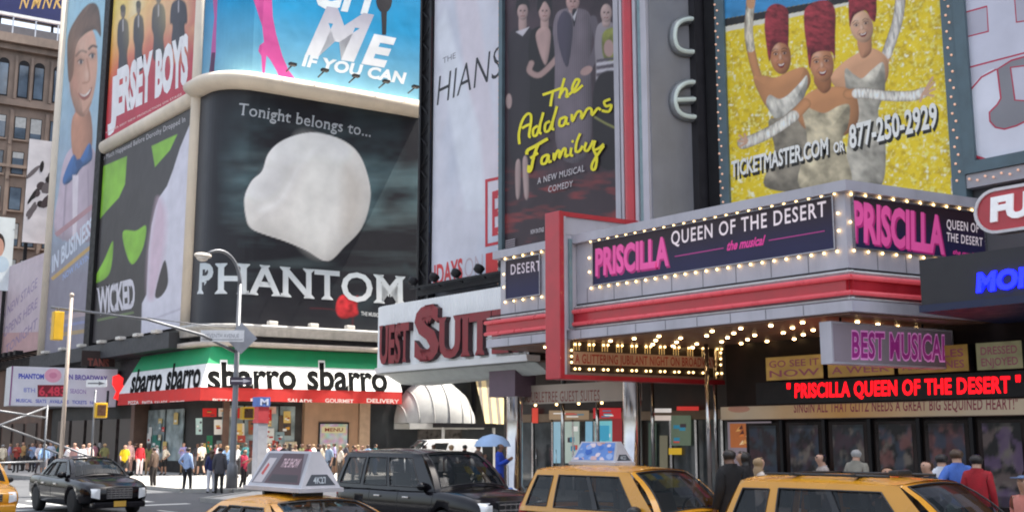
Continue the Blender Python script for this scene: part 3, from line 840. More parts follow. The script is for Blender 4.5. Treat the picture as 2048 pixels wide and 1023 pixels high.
# avenue side: red poster, black green and white poster, tall portrait
def flat_sign(name, label, face, rect, group=None, thick=.3, off=0.0, ink=INK, mat=BLACK):
    t, c = sign(name, label, 'billboard', face, rect, thick, mat, off, group=group); return t, c
G = 'posters on the corner building'
t, c = flat_sign('billboard', 'red and orange poster with dark standing silhouettes and tall white lettering', W27, (12.2, 28.3, 24.1, 43), G)
def sunset(a, b):
    y, o, r, d = (Vector(lin(x)) for x in ('#f3d24a', '#ee9a3e', '#d8433c', '#bd2c45'))
    k = min(1, max(0, (b*1.6-a*.55+.12*noise.noise((a*3, b*3, 1)))))
    q = d.lerp(r, min(1, k/.3)) if k < .3 else r.lerp(o, min(1, (k-.3)/.25)) if k < .55 else o.lerp(y, min(1, (k-.55)/.3))
    if abs(a-.3) < .12 and b > .45: q = q.lerp(Vector(lin('#f4f0e4')), .7*(1-abs(a-.3)/.12))
    return tuple(q)
p = Paint(W27, c.R, 150, 170, 5)
p.c = np.array([[sunset(x, y) for x in p.A[0]] for y in p.B[:, 0]])
p.mix(np.clip(p.noise(40, 60, 3)*.5, 0, .5)*(p.Y < 130), '#f6d489')
for x, y0, y1, wd in ((246, 22, 138, 11), (277, 14, 128, 10), (317, -8, 105, 13), (357, -16, 82, 16)):
    p.glow(x, y0+30, wd*2.2, '#fbe6a8', .55, 60)
    p.fill([(x-wd*.8, y1+14), (x-wd*.75, y1-30), (x-wd*1.05, y0+62), (x-wd*.9, y0+28), (x-wd*.3, y0+16), (x+wd*.3, y0+15), (x+wd*.95, y0+26), (x+wd*1.1, y0+60), (x+wd*.75, y1-30), (x+wd*.85, y1+10)], '#34313c', 1.8, form=wd, amt=.7)
    p.ell(x, y0+2, wd*.46, 13, '#6a5a58', 1.5, form=wd*.5, amt=.6); p.ell(x, y0-5, wd*.5, 8, '#2a2426', 1.5); p.line([(x, y0+18), (x, y0+40)], 2.2, '#b9b2b8')
p.build('print', INK, t)
c.text('J', (216, 240), (233, 234), (219, 158), '#f1eef0', .055)
c.text('ERSEY', (232, 227), (304, 193), (235, 140), '#f1eef0', .055, 0, .98)
c.text('BOYS', (310, 191), (376, 160), (312, 102), '#f1eef0', .055, 0, .98)
c.text('WINNER BEST NEW PRODUCTION ON STAGE', (212, 268), (364, 190), (212, 264), '#e9c9c4', .02, 0, 1.1)
c.build('poster', INK, t)
t, c = flat_sign('billboard', 'black poster with bright green shapes and a white right side, below the red poster', W27, (12.2, 28.3, 8.9, 22.95), G)
p = Paint(W27, c.R, 170, 200, 6)
p.c[...] = np.array(lin('#3a3537')); p.mix(np.clip(p.noise(60, 90, 3)*.5+.1, 0, .5), '#4a4548')
g = 1+.16*p.noise(26, 40, 3)
for q in ([(193, 338), (254, 312), (250, 368), (238, 395), (213, 422), (193, 446)], [(303, 292), (355, 268), (340, 300), (310, 334)]): p.fill(q, '#8cc63a', 1.6, smooth=False, tex=g)
p.fill([(246, 463), (272, 461), (292, 452), (286, 495), (266, 528), (252, 505)], '#8cc63a', 1.6, tex=g, form=16, amt=.2); p.fill([(187, 562), (208, 520), (226, 482), (221, 540), (205, 560)], '#86bd36', 1.6, tex=g, form=14, amt=.2)
p.fill([(379, 250), (379, 670), (282, 670), (284, 606), (293, 588), (297, 500), (303, 450), (311, 415), (318, 395), (334, 372), (346, 340), (360, 296)], '#dcd8e4', 1.6, smooth=False, tex=1+.05*p.noise(50, 80, 2))
p.fill([(311, 415), (318, 395), (332, 430), (326, 520), (310, 590), (296, 590), (298, 500)], '#d9b9ca', 14, k=.8)
p.fill([(329, 520), (336, 565), (322, 592), (310, 588)], '#3a3033', 1.5); p.line([(300, 640), (375, 612)], 3, '#bdb6c4', 4)
p.build('print', INK, t)
c.text('So Much Happened Before Dorothy Dropped In', (203, 322), (371, 243), (203, 312), '#bdb9bd', .012, 0, 1.08)
c.text('WICKED', (195, 628), (271, 612), (194, 574), '#d9d4dc', .035, 0, .92, serif=.05)
c.stroke([(195, 640), (268, 624)], 5, '#6a7a52')
c.build('poster', INK, t)
t, c = flat_sign('billboard', 'tall pale blue poster of a smiling man with brown hair and a blue bow tie', W27, (1.25, 11.0, 8.6, 43.5), G)
p = Paint(W27, c.R, 110, 330, 8)
p.c[...] = np.array(lin('#9fb0c4')); p.mix(np.clip((360-p.Y)/330, 0, 1), '#a4cfe2'); p.mix(np.clip((p.Y-430)/120, 0, 1)*.8, '#8b7f8c'); p.mix(np.clip(p.noise(40, 60, 3)*.4, 0, .3), '#c4d8e4')
p.fill([(112, 470), (118, 380), (128, 320), (148, 292), (180, 292), (193, 320), (192, 420), (188, 480)], '#c4b2c0', 2, form=30, amt=.5)
p.fill([(146, 232), (178, 218), (184, 290), (162, 328), (144, 300)], '#c58d74', 2, form=20, amt=.6)
p.fill([(139, 150), (144, 92), (166, 58), (188, 66), (195, 125), (188, 185), (172, 230), (154, 226), (142, 192)], '#d6a58e', 2, form=26, amt=.5, light=(.4, -.7))
p.fill([(137, 160), (135, 80), (152, 38), (178, 8), (197, 16), (202, 72), (190, 60), (168, 70), (152, 94), (146, 150)], '#6a5040', 2.2, form=14, amt=.5, tex=1+.35*p.noise(7, 40, 3, .5))
for x, y in ((161, 124), (184, 112)): p.glow(x, y-2, 8, '#7d5444', .5, 10); p.ell(x, y, 5, 4.5, '#dccbc2', 1.6, k=.7); p.ell(x+1, y, 2.6, 5, '#33404c', 1.4); p.line([(x-6, y-1), (x, y-5), (x+6, y-3)], 1.8, '#3a2620', 1.6)
p.line([(152, 112), (162, 102), (172, 104)], 4, '#5a4236', 2.6); p.line([(178, 98), (185, 92), (193, 94)], 4.5, '#4d382e', 2)
p.line([(174, 118), (179, 152), (176, 164), (166, 166)], 3.5, '#a86e58', 3, k=.7); p.glow(174, 150, 4, '#f0cdb8', .6, 10)
p.fill([(156, 186), (170, 189), (184, 174), (178, 194), (166, 200)], '#9a5448', 2); p.fill([(159, 187), (170, 189.5), (182, 177), (176, 189), (167, 193)], '#efe4dc', 1.6); p.line([(150, 178), (154, 190), (158, 200)], 2, '#b07a64', 3, k=.6); p.glow(150, 140, 9, '#b5826a', .5, 60); p.glow(165, 92, 12, '#e8c2ac', .5, 16); p.line([(150, 222), (166, 228), (182, 205)], 3, '#a8745e', 4, k=.7); p.glow(150, 170, 9, '#e2a08c', .4, 18)
p.fill([(126, 356), (146, 310), (158, 320), (179, 286), (184, 318), (163, 336), (150, 354), (131, 370)], '#3b6aa5', 1.6, form=12, amt=.6); p.ell(158, 328, 7, 10, '#2d5488', 1.4)
p.fill([(145, 350), (157, 350), (153, 470), (145, 480)], '#e6dae2', 2, smooth=False); p.line([(132, 370), (126, 480)], 3, '#a593a4', 3); p.line([(176, 340), (178, 470)], 3, '#a593a4', 3)
p.build('print', INK, t)
c.text('IN BUSINESS', (104, 545), (186, 466), (104, 512), '#d5dcea', .03, .1)
c.stroke([(104, 558), (186, 490)], 7, '#c9a56a'); c.stroke([(112, 470), (186, 412)], 9, '#b98f96')
c.text('NOW PLAYING', (126, 560), (186, 512), (126, 548), '#9fb0d8', .03)
c.stroke([(100, 640), (190, 622)], 10, '#b3a0a6'); c.stroke([(100, 655), (190, 640)], 6, '#8f93b8'); c.stroke([(100, 672), (190, 658)], 8, '#b39b78')
c.build('poster', INK, t)
for y in (66.5, 69.5, 72.5, 76, 80, 84, 88):
    mb = MB(); mb.box((26.7, y-.35, 8.5), (27.2, y+.35, 8.72)); mb.build('floodlight', pm('lamp_white', (.7, .66, .6), .5), t, bevel=.05)

# ------------------------------------------------------------------ striped shop awning round the corner
class Slope(Face):
    """a leaning face over a base face: offset grows from o1 at the top z1 to o0 at z0"""
    def __init__(s, base, z0, z1, o0, o1): s.B = base; s.O, s.U, s.N = base.O, base.U, base.N; s.z0, s.z1, s.o0, s.o1 = z0, z1, o0, o1
    def off(s, z): return s.o0+(s.o1-s.o0)*(z-s.z0)/(s.z1-s.z0)
    def pos(s, u, z, off=0.0): return s.B.pos(u, z, s.off(z)+off)
    def uv(s, px, py):
        d = ray(px, py); o = Vector((0, 0, CAM_H)); a = s.pos(0, s.z0); b = s.pos(1, s.z0); e = s.pos(0, s.z1)
        n = (b-a).cross(e-a); p = o+d*((a-o).dot(n)/d.dot(n)); return ((p-s.O).dot(s.U), p.z)
aw = thing('awning', 'long green white and red striped shop awning wrapped round the corner, with black lettering', 'awning', (30, 61, 4))
Wa = Face(28.0, 73.0, 0, -1)
SA = Slope(FS, 4.95, 7.4, 1.25, -.1); SB = Slope(Wa, 4.95, 7.4, 1.05, -.1)
def corner_u(o_s, o_w):
    u = (28-o_w-30.04+.151*o_s)/.988; y = 60.53-.151*u-.988*o_s; return u, 73.0-y
bands = [(7.4, 6.35, 'awning_green', (.012, .30, .115)), (6.35, 4.95, 'awning_white', (.76, .75, .74)), (4.95, 4.2, 'awning_red', (.62, .035, .03))]
mb = MB()
for z1, z0, nm, col in bands:
    mb.mat(pm(nm, col, .75, var=.09, scale=1.2, dirt=.08))
    N = 26
    if z0 >= 4.9:
        us1, us0 = corner_u(SA.off(z1), SB.off(z1)), corner_u(SA.off(z0), SB.off(z0))
        oA1, oA0, oB1, oB0 = SA.off(z1), SA.off(z0), SB.off(z1), SB.off(z0)
    else:
        us1 = us0 = corner_u(1.25, 1.05); oA1 = oA0 = 1.25; oB1 = oB0 = 1.05
    sag = .05
    for k in range(N):
        e = []
        for q in (k, k+1):
            f = q/N; r1 = us1[0]+(9.75-us1[0])*f; r0 = us0[0]+(9.75-us0[0])*f
            wv = sag*sin(f*pi*7)*(1 if z0 < 4.9 else .3)
            e.append((FS.pos(r0, z0, oA0+wv), FS.pos(r1, z1, oA1+wv*.3)))
        mb.poly([e[0][0], e[1][0], e[1][1], e[0][1]])
        e = []
        for q in (k, k+1):
            f = q/N; r1 = 1.4+.8*(7.4-z1)/-3.2+(us1[1]-1.4-.8*(7.4-z1)/-3.2)*f; r0 = 1.4+.8*(7.4-z0)/-3.2+(us0[1]-1.4-.8*(7.4-z0)/-3.2)*f
            e.append((Wa.pos(r0, z0, oB0), Wa.pos(r1, z1, oB1)))
        mb.poly([e[0][0], e[1][0], e[1][1], e[0][1]])
# closing triangle at the east end
mb.mat(MATS['awning_red']); mb.poly([FS.pos(9.75, 7.4, -.1), FS.pos(9.75, 4.2, 1.25), FS.pos(9.75, 4.2, -.1)])
mb.build('canopy', None, aw)
def lettering(face, rect, off, words, y, lift=0):
    for s_, a, b, d, col, bo in words:
        c = Canvas(face, rect); c.off = off
        if lift: c.text(s_, (a[0]-2, a[1]+3), (b[0]+2, b[1]+3), (d[0]-2, d[1]-2), '#f4f2ee', bo+.03)
        c.text(s_, a, b, d, col, bo); c.build('lettering', INKM, aw)
lettering(SA, (-4, 9.7, 4.95, 7.4), .02, [('sbarro', (415, 779), (594, 777), (414, 722), '#171717', .034), ('sbarro', (614, 778), (776, 782), (613, 722), '#171717', .034)], 0, 1)
lettering(SB, (0, 13.5, 4.95, 7.4), .02, [('sbarro', (260, 784), (322, 779), (268, 738), '#222222', .034), ('sbarro', (331, 778), (400, 773), (338, 726), '#222222', .034)], 0)
lettering(FS, (-4, 10.3, 4.2, 4.95), 1.34, [(s_, (x, 805), (x+len(s_)*8, 807), (x, 797), '#f2e6de', .02) for s_, x in (('PIZZA', 412), ('PASTA', 487), ('SALADS', 560), ('GOURMET', 634), ('DELIVERY', 716))], 0)
lettering(Face(26.95, 73.0, 0, -1), (0, 13.5, 4.2, 4.95), .02, [(s_, (x, 808), (x+len(s_)*4.2, 807), (x, 801), '#f2e6de', .02) for s_, x in (('PIZZA', 257), ('PASTA', 285), ('SALADS', 310), ('GOURMET', 340))], 0)
# ------------------------------------------------------------------ near block: hotel and theatre
nbk = thing('theatre_building', 'grey theatre and hotel block on the right, behind the posters and the lit marquee', 'building', (44, 12, 0))
mb = MB(); mb.prism([(28.3, 30), (28.3, -16), (70, -16), (70, 30)], 5.3, 52); mb.build('wall', GREYD, nbk)  # unseen upper part kept tall so its shadow covers the avenue
mb = MB(); mb.prism([(28.3, 39.2), (28.3, 30.002), (70, 30.002), (70, 39.2)], 5.3, 33); mb.build('wall', GREYD, nbk)  # unseen top cut lower to let sun reach the corner pavement
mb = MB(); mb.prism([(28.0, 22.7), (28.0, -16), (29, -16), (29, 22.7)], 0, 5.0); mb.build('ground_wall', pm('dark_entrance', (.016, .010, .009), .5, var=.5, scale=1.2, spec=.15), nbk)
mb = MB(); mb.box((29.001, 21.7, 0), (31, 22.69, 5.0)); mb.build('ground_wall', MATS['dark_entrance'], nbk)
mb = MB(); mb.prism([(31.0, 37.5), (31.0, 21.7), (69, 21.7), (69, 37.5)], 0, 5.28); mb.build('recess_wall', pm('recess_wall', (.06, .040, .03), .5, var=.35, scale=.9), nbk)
# soffit over the recess and the pavement
mb = MB(); mb.box((28.31, 22.72, 5.02), (30.99, 37.4, 5.28)); mb.build('soffit', pm('brown_soffit', (.20, .10, .065), .45, var=.2, scale=2), nbk)
# lattice edge column at the street corner
mb = MB()
for x, y in ((27.9, 39.7), (27.9, 38.95), (28.25, 39.7)): mb.box((x-.07, y-.07, 7.6), (x+.07, y+.07, 45))
for k in range(24):
    z = 8+k*1.5; mb.tube([(27.9, 39.7, z), (27.9, 38.95, z+.75)], .035, 5); mb.tube([(27.9, 38.95, z+.75), (27.9, 39.7, z+1.5)], .035, 5)
mb.box((28.0, 38.98, 7.6), (28.29, 39.68, 45))
mb.build('lattice_column', BLACK, nbk)
# doors and glass of the recess
HG = pm('hotel_glass', (.075, .085, .09), .07, var=.7, scale=.9, spec=.9)
for k in range(6):
    y = 36.6-k*1.25
    mb = MB(); mb.box((30.9, y-1.1, .05), (30.98, y, 2.7)); d = mb.build('door', HG, nbk)
    mb = MB(); mb.tube([(30.86, y-.15, .9), (30.86, y-.15, 1.6)], .02, 6); mb.build('handle', CHROME, d)
    mb = MB(); mb.box((30.84, y-1.22, 0), (30.99, y-1.12, 3.0)); mb.build('door_post', CHROME, nbk)
mb = MB(); mb.box((30.84, 22.9, 2.72), (30.985, 37.2, 3.05)); mb.build('door_head', pm('bronze', (.22, .15, .10), .35, metal=.6), nbk)
for k in range(5):
    y = 28.8-k*1.2
    mb = MB(); mb.box((30.9, y-1.05, .05), (30.98, y, 2.7)); d = mb.build('door', HG, nbk)
    mb = MB(); mb.box((30.84, y-1.17, 0), (30.99, y-1.07, 2.7)); mb.build('door_post', CHROME, nbk)
W31 = Face(30.88, 40, 0, -1)
def pxr(c, x0, x1, y0, y1, col): c.poly([(x0, y1), (x1, y1), (x1, y0), (x0, y0)], col)
kd = 0
for x0, x1, y0, y1, col in ((1108, 1122, 840, 925, '#8fb4c4'), (1130, 1160, 842, 925, '#a9b6ac'), (1172, 1186, 842, 890, '#7fb0c8'), (1192, 1226, 838, 895, '#79c3cc'), (1200, 1220, 850, 880, '#3f9ec0'), (1188, 1244, 815, 836, '#c0262c'), (1226, 1246, 836, 890, '#8e2428'), (1100, 1180, 820, 838, '#9a8064'), (1066, 1078, 815, 845, '#d8422f'), (1306, 1345, 816, 824, '#e9e1dc'), (1310, 1360, 830, 840, '#d9c9bf'), (1356, 1400, 812, 820, '#d23a34'), (1340, 1366, 895, 908, '#d2aa2c'), (1322, 1338, 870, 940, '#6f6a58'), (1345, 1385, 830, 890, '#5c6a58'), (1300, 1316, 845, 930, '#3c4a40')):
    c = Canvas(W31, (2, 18, .2, 4.8)); kd += 1; c.off = .02+.004*kd; pxr(c, x0, x1, y0, y1, col)
    if x1-x0 > 20 and y1-y0 > 15:
        for q in range(5):
            x = x0+(x1-x0)*(.1+.5*rp.random()); y = y0+(y1-y0)*(.1+.7*rp.random()); pxr(c, x, x+(x1-x0)*.3, y, y+(y1-y0)*.12, rp.choice(['#e8e4de', '#3a3036', '#b8483c', '#2f7a96']))
    c.build('window_display', print_mat('lit_window_print', emit=.25), nbk)
# chrome columns under the marquee
for y, x, z1 in ((31.2, 26.3, 5.0), (25.25, 26.3, 5.0)):
    mb = MB(); mb.lathe([(.36, 0), (.36, .3), (.3, .34), (.3, z1-.3), (.36, z1-.25), (.36, z1)], (x, y, 0), n=24); mb.build('column', CHROME, nbk)
for x, y in ((27.6, 30.0), (28.4, 29.0), (29.0, 24.0), (29.5, 27.3), (27.3, 22.9)):
    mb = MB(); mb.lathe([(.07, 0), (.07, 5.0)], (x, y, 0), n=12); mb.build('pole', CHROME, nbk)
# purple-grey fascia box over the left column
mb = MB(); mb.box((25.9, 30.7, 3.55), (26.9, 32.2, 4.99)); mb.build('column_head', pm('purple_box', (.14, .09, .12), .5), nbk)
# theatre doors with posters
for k in range(9):
    y = 21.9-k*1.5
    mb = MB(); mb.box((27.9, y-1.25, .05), (27.985, y, 2.5)); d = mb.build('door', pm('door_glass', (.016, .010, .011), .12, var=.6, scale=1.5, spec=.3), nbk)
    c = Canvas(W28, (40-y+.12, 40-y+1.13, .3, 2.42)); c.off = .108
    r_ = random.Random(k+5)
    base = ['#3a2430', '#20161c', '#2b2a33', '#1c1518', '#32181f', '#1a1418', '#3b3a40', '#22303c', '#2a1c20'][k]
    u0, u1 = c.R[0], c.R[1]
    c.field(lambda a, b: tuple(v*(1+.5*noise.noise((a*3, b*5, k))) for v in lin(base)), 8, 12)
    hue = [lin(x) for x in r_.sample(['#8a6a62', '#5a2a44', '#2f4a6c', '#9c8a78', '#6a2a3a', '#3a5a6a', '#7a4a8a', '#a8524a'], 3)]
    def show(a, b):
        v = Vector(lin(base))
        for i, hcol in enumerate(hue):
            n_ = noise.fractal((a*2.6+k*3, b*4.5+i*7, i), 1.0, 2.0, 3); v = v.lerp(Vector(hcol), min(.8, max(0, n_*2.2)))
        g_ = sum(v)/3; v = v.lerp(Vector((g_, g_, g_)), .4); return tuple(v*(.3 if b < .12 or b > .95 else .72))
    c.field(show, 22, 34)
    c.build('poster', INK, d)
    mb = MB(); mb.box((27.86, y-1.38, 0), (27.99, y-1.28, 2.58)); mb.build('door_post', BLACK, nbk)
# poster board beside the doors
t, c = sign('poster_board', 'orange and purple show poster on the wall left of the theatre doors', 'poster', W28, (17.35, 18.05+1.0, .5, 2.55), .05, BLACK, .06)
c.off = .075
fill(c, '#8d7f86'); u0, u1, z0, z1 = c.R
c.polyuv([(u0+.1, 1.75), (u1-.1, 1.75), (u1-.1, 2.5), (u0+.1, 2.5)], '#b86a38')
for k in range(14):
    r_ = random.Random(k); cu, cz = u0+.25+r_.random()*1.2, 1.85+r_.random()*.55
    c.polyuv([(cu-.09, cz-.07), (cu+.1, cz-.05), (cu+.06, cz+.08)], r_.choice(['#e0a860', '#5a2a20', '#d87a3a', '#f0d0a0']))
c.polyuv([(u0+.55, .55), (u1-.1, .55), (u1-.1, 1.4), (u0+.9, 1.55)], '#7e2358'); c.polyuv([(u0+.8, .7), (u0+1.3, .7), (u0+1.25, 1.4), (u0+.9, 1.4)], '#2c1624')
c.build('poster', INKLIT, t)

# red ticker, gold letter board and the reader boards over the doors
LEDR = pm('red_led', (1.0, .006, .012), .6, var=.25, scale=14, emit=1.0, spec=.05)
t = thing('ticker', 'black electronic ticker with glowing red capitals over the theatre doors', 'sign', tuple(W28.pos(23, 3.08, 0)))
mb = MB(); W28.box(mb, 18.7, 31, 3.06, 3.72, .03, .32); mb.build('housing', BLACK, t)
def letters3d(txt, face, a, b, cc, mat, name, parent, off, depth, bold=.02, slant=0.0, space=1.0, serif=0.0, bevel_mat=None, fn=None):
    """solid letters standing off a face: front, back and the sides between them; a, b, cc are (u, z) bottom-left, bottom-right, top-left"""
    tr, _ = glyphs(txt, bold, slant, space, serif)
    mbx = MB(); mbx.mat(mat)
    f = fn or (lambda x, y: (a[0]+(b[0]-a[0])*x+(cc[0]-a[0])*y, a[1]+(b[1]-a[1])*x+(cc[1]-a[1])*y))
    ed = {}
    for t_ in tr:
        q = [f(*p) for p in t_]
        ar = (q[1][0]-q[0][0])*(q[2][1]-q[0][1])-(q[1][1]-q[0][1])*(q[2][0]-q[0][0])
        if abs(ar) < 1e-8: continue
        if ar < 0: q.reverse()
        mbx.poly([face.pos(p[0], p[1], off+depth) for p in q])
        for k in range(3):
            p1, p2 = tuple(round(v, 5) for v in q[k]), tuple(round(v, 5) for v in q[(k+1) % 3])
            if (p2, p1) in ed: del ed[(p2, p1)]
            else: ed[(p1, p2)] = 1
    mbx.mat(bevel_mat or mat)
    for p1, p2 in ed:
        mbx.poly([face.pos(*p1, off), face.pos(*p2, off), face.pos(*p2, off+depth), face.pos(*p1, off+depth)])
    return mbx.build(name, None, parent)
W28L = Face(27.68, 40, 0, -1)
def L3(txt, face, bl, br, tl, mat, name, parent, off, depth, **k):
    return letters3d(txt, face, face.uv(*bl), face.uv(*br), face.uv(*tl), mat, name, parent, off, depth, **k)
L3('" PRISCILLA QUEEN OF THE DESERT "', W28L, (1574, 794), (2042, 783), (1574, 766), LEDR, 'lettering', t, .003, .012, bold=.03, space=1.08)
t = thing('letter_board', 'long tan letter board with dark red lettering, directly under the red ticker', 'sign', tuple(W28.pos(23, 2.6, 0)))
mb = MB(); W28.box(mb, 17.25, 31, 2.6, 3.03, .03, .26); mb.build('housing', BROWNW, t)
W28G = Face(27.74, 40, 0, -1)
c = Canvas(W28G, (17.25, 31, 2.62, 3.01)); c.off = .004
def tanf(a, b):
    g, wv = Vector(lin('#b98a4c')), Vector(lin('#b9a890'))
    k = abs(a-.32); q = wv.lerp(g, max(0, 1-k*4)+.25*max(0, noise.noise((a*20, 0, 0)))); return tuple(q)
c.field(tanf, 50, 2)
c.text('SINGIN ALL THAT GLITZ NEEDS A GREAT BIG SEQUINED HEART!"', (1588, 824), (2036, 817), (1588, 804), '#7c2c3c', .02, 0, 1.1)
c.ell(1478, 817, 22, 7, '#b0806c')
c.build('print', INKGOLD, t)
for k, (x0, x1, y0, y1, a1, a2, col, what) in enumerate(((1532, 1648, 716, 768, 'GO SEE IT', 'NOW', '#b3924f', 'leftmost'), (1656, 1790, 728, 765, 'EIGHT TIMES', 'A WEEK', '#a98746', 'behind the hanging sign'), (1796, 1940, 715, 760, 'SPARKLES', 'AND SHINES', '#a07f3f', 'just right of the hanging sign'), (1952, 2048, 690, 746, 'DRESSED', 'ENJOYED', '#8e8a66', 'rightmost'))):
    W29 = Face(27.5, 40, 0, -1)
    (u0, z1), (u1, z0) = W29.uv(x0, y0), W29.uv(x1, y1)
    t, c = sign('reader_board', '%s reader board with faded purple words over the ticker, %s' % ('gold' if k < 3 else 'olive green', what), 'sign', W29, (u0, u1, max(z0, 3.76), min(4.7, max(z1, 4.45))), .3, BLACK, 0)
    u0, u1, z0, z1 = c.R
    c.field(lambda a, b: tuple(Vector(lin(col))*(1.0+.35*noise.noise((a*5+k, b*3, k)))), 12, 6)
    for j, s_ in enumerate((a1, a2)):
        zb = z1-(z1-z0)*(.44+.42*j)
        c.textuv(s_, (u0+.12, zb), (u1-.12, zb), (u0+.12, zb+(z1-z0)*.3), '#8c4a5c', .015)
    c.build('print', INKGOLD, t)

# ------------------------------------------------------------------ posters over the avenue, near block
def bulbs_on(face, pts, parent, r=.05, off=.08, mat=BULB):
    base = None
    for u, z in pts:
        p = face.pos(u, z, off)
        root = parent
        while root.parent: root = root.parent
        if base is None:
            mbx = MB(); mbx.mat(mat); mbx.ball((0, 0, 0), r, 8, 5); base = mbx.mesh('bulb')
        o = bpy.data.objects.new('bulb', base); COL.objects.link(o); o.parent = parent; o.location = p-root.location
def frame(face, R, wd, o0, o1, mat, parent, name='frame', sides='lrtb'):
    u0, u1, z0, z1 = R
    mbx = MB()
    if 'b' in sides: face.box(mbx, u0-wd, u1+wd, z0-wd, z0, o0, o1)
    if 't' in sides: face.box(mbx, u0-wd, u1+wd, z1, z1+wd, o0, o1)
    if 'l' in sides: face.box(mbx, u0-wd, u0, z0, z1, o0, o1)
    if 'r' in sides: face.box(mbx, u1, u1+wd, z0, z1, o0, o1)
    return mbx.build(name, mat, parent)
# pale poster left of the dark one
t, c = sign('billboard', 'tall pale lilac poster with thin black slanted capitals and a red box', 'billboard', W28, (1.15, 5.85, 8.75, 25), .3, BLACK, 0)
def pale(a, b):
    q = Vector(lin('#d6d4de')); k = .5+.5*noise.noise((a*1.5+b*.6, b*1.2, 4)); return tuple(q.lerp(Vector(lin('#bfc6d6')), .7*k))
p = Paint(W28, c.R, 90, 200, 14); p.c[...] = np.array(lin('#d4d2dc')); p.mix(np.clip(p.noise(60, 200, 3, .25)*.6+.2, 0, .8), '#bcc4d4'); p.fill([(905, -40), (950, -40), (1000, 330), (1000, 470), (965, 420)], '#d9cfd8', 10, smooth=False, k=.8); p.fill([(870, 60), (890, 20), (960, 260), (972, 420), (930, 420)], '#e0e2ea', 10, smooth=False, k=.8); p.build('print', INK, t)
c.text('HIANS', (874, 212), (1003, 152), (876, 150), '#2b292e', -.008, .12, 1.02)
c.text('THE', (886, 128), (912, 116), (886, 116), '#7d7a86', 0)
c.text('NDAYS', (858, 573), (926, 557), (858, 532), '#cf3c40', .03)
c.text('ON', (930, 556), (966, 546), (930, 515), '#c3aeb6', -.01)
c.poly([(972, 548), (1003, 540), (1003, 500), (972, 507)], '#d02e30')
for q in ([(971, 494), (1003, 487), (1003, 481), (971, 488)], [(971, 365), (1003, 358), (1003, 352), (971, 359)], [(971, 490), (976, 489), (976, 360), (971, 361)]): c.poly(q, '#c2303e')
c.text('E', (985, 470), (1001, 466), (985, 380), '#c2303e', .02)
c.build('poster', INK, t)
# narrow strip of small signs on the block's corner
t, c = sign('banner', 'narrow red and blue vertical banner strip beside the black lattice corner column', 'banner', Face(27.95, 40, 0, -1), (.95, 1.13, 8.8, 25), .08, BLACK, .08)
c.off = .087
c.polyuv([(.95, 17.5), (1.13, 17.5), (1.13, 21), (.95, 21)], '#a8424c'); c.polyuv([(.95, 15.6), (1.13, 15.6), (1.13, 17.5), (.95, 17.5)], '#a06a48'); c.polyuv([(.95, 8.8), (1.13, 8.8), (1.13, 15.6), (.95, 15.6)], '#2a3f78'); c.polyuv([(.95, 11), (1.13, 11), (1.13, 12.2), (.95, 12.2)], '#6d98c8'); c.polyuv([(.95, 21), (1.13, 21), (1.13, 25), (.95, 25)], '#302c34')
c.build('print', INK, t)
# lamp bar under the pale poster
lbp = thing('lamp_bar', 'black bar with floodlights between the pale poster and the hotel sign', 'lights', (26.6, 35, 8.0))
mb = MB(); mb.box((26.8, 30.6, 8.05), (27.0, 38.3, 8.25)); mb.box((26.4, 30.6, 8.28), (26.5, 38.3, 8.36)); mb.box((27.0, 30.6, 8.3), (28.2, 38.3, 8.4)); mb.build('bar', BLACK, lbp)
for y in (38.1, 36.6, 35.1, 33.6, 32.1, 30.9):
    mb = MB(); mb.lathe([(.04, -.2), (.19, -.12), (.22, .08), (.2, .1)], (26.5, y, 8.62), (.55, 0, .8), n=14); mb.tube([(26.9, y, 8.25), (26.5, y, 8.5)], .03, 6); mb.build('floodlight', BLACK, lbp)

# dark poster: plain generic figures, yellow handwriting
W28A = Face(27.95, 40, 0, -1)
t, c = sign('billboard', 'dark plum poster with grey and black dressed figures and big yellow handwriting', 'billboard', W28A, (6.25, 12.7, 8.5, 25), .3, GREYD, 0)
A = lambda x, y: (820+x/2.841, y/2.841)
p = Paint(W28A, c.R, 200, 400, 9)
p.c[...] = np.array(lin('#3d2d34')); p.mix(np.clip(p.noise(50, 80, 4)*.6+.1, 0, .7), '#281a20')
low = np.clip((p.Y-330)/40, 0, 1); p.mix(np.clip(p.noise(46, 14, 3), 0, .8)*low*.7, '#a8403e'); p.mix(np.clip(p.noise(30, 60, 3)*.6, 0, .4)*(1-low), '#57434c')
TA = lambda L: [A(*q) for q in L]
def figure(hx, hy, sh, hem, wd, body, skin, hw=(30, 50), amt=.5, tex=None):
    p.fill(TA([(hx-wd*.8, hem), (hx-wd*.95, sh+260), (hx-wd*1.05, sh+120), (hx-wd*.85, sh+22), (hx-wd*.3, sh-8), (hx+wd*.3, sh-8), (hx+wd*.85, sh+20), (hx+wd*1.05, sh+120), (hx+wd*.95, sh+260), (hx+wd*.85, hem)]), body, 2, form=26, amt=amt, tex=tex)
    p.fill(TA([(hx-17, hy), (hx+17, hy), (hx+20, sh+16), (hx-20, sh+16)]), skin, 2, form=8, amt=.5)
    p.ell(*A(hx, hy), hw[0]/2.841, hw[1]/2.841, skin, 2, form=hw[0]/3.2, amt=.5)
    for q in (-11, 11): p.ell(*A(hx+q, hy-4), 2.2, 1.7, '#33211f', 1.5)
    p.line(TA([(hx-10, hy+26), (hx+10, hy+25)]), 1.6, '#7d4440', 1.4); p.line(TA([(hx+2, hy), (hx+3, hy+12)]), 1.3, '#8a6058', 1.6)
SK_ = '#b3938d'
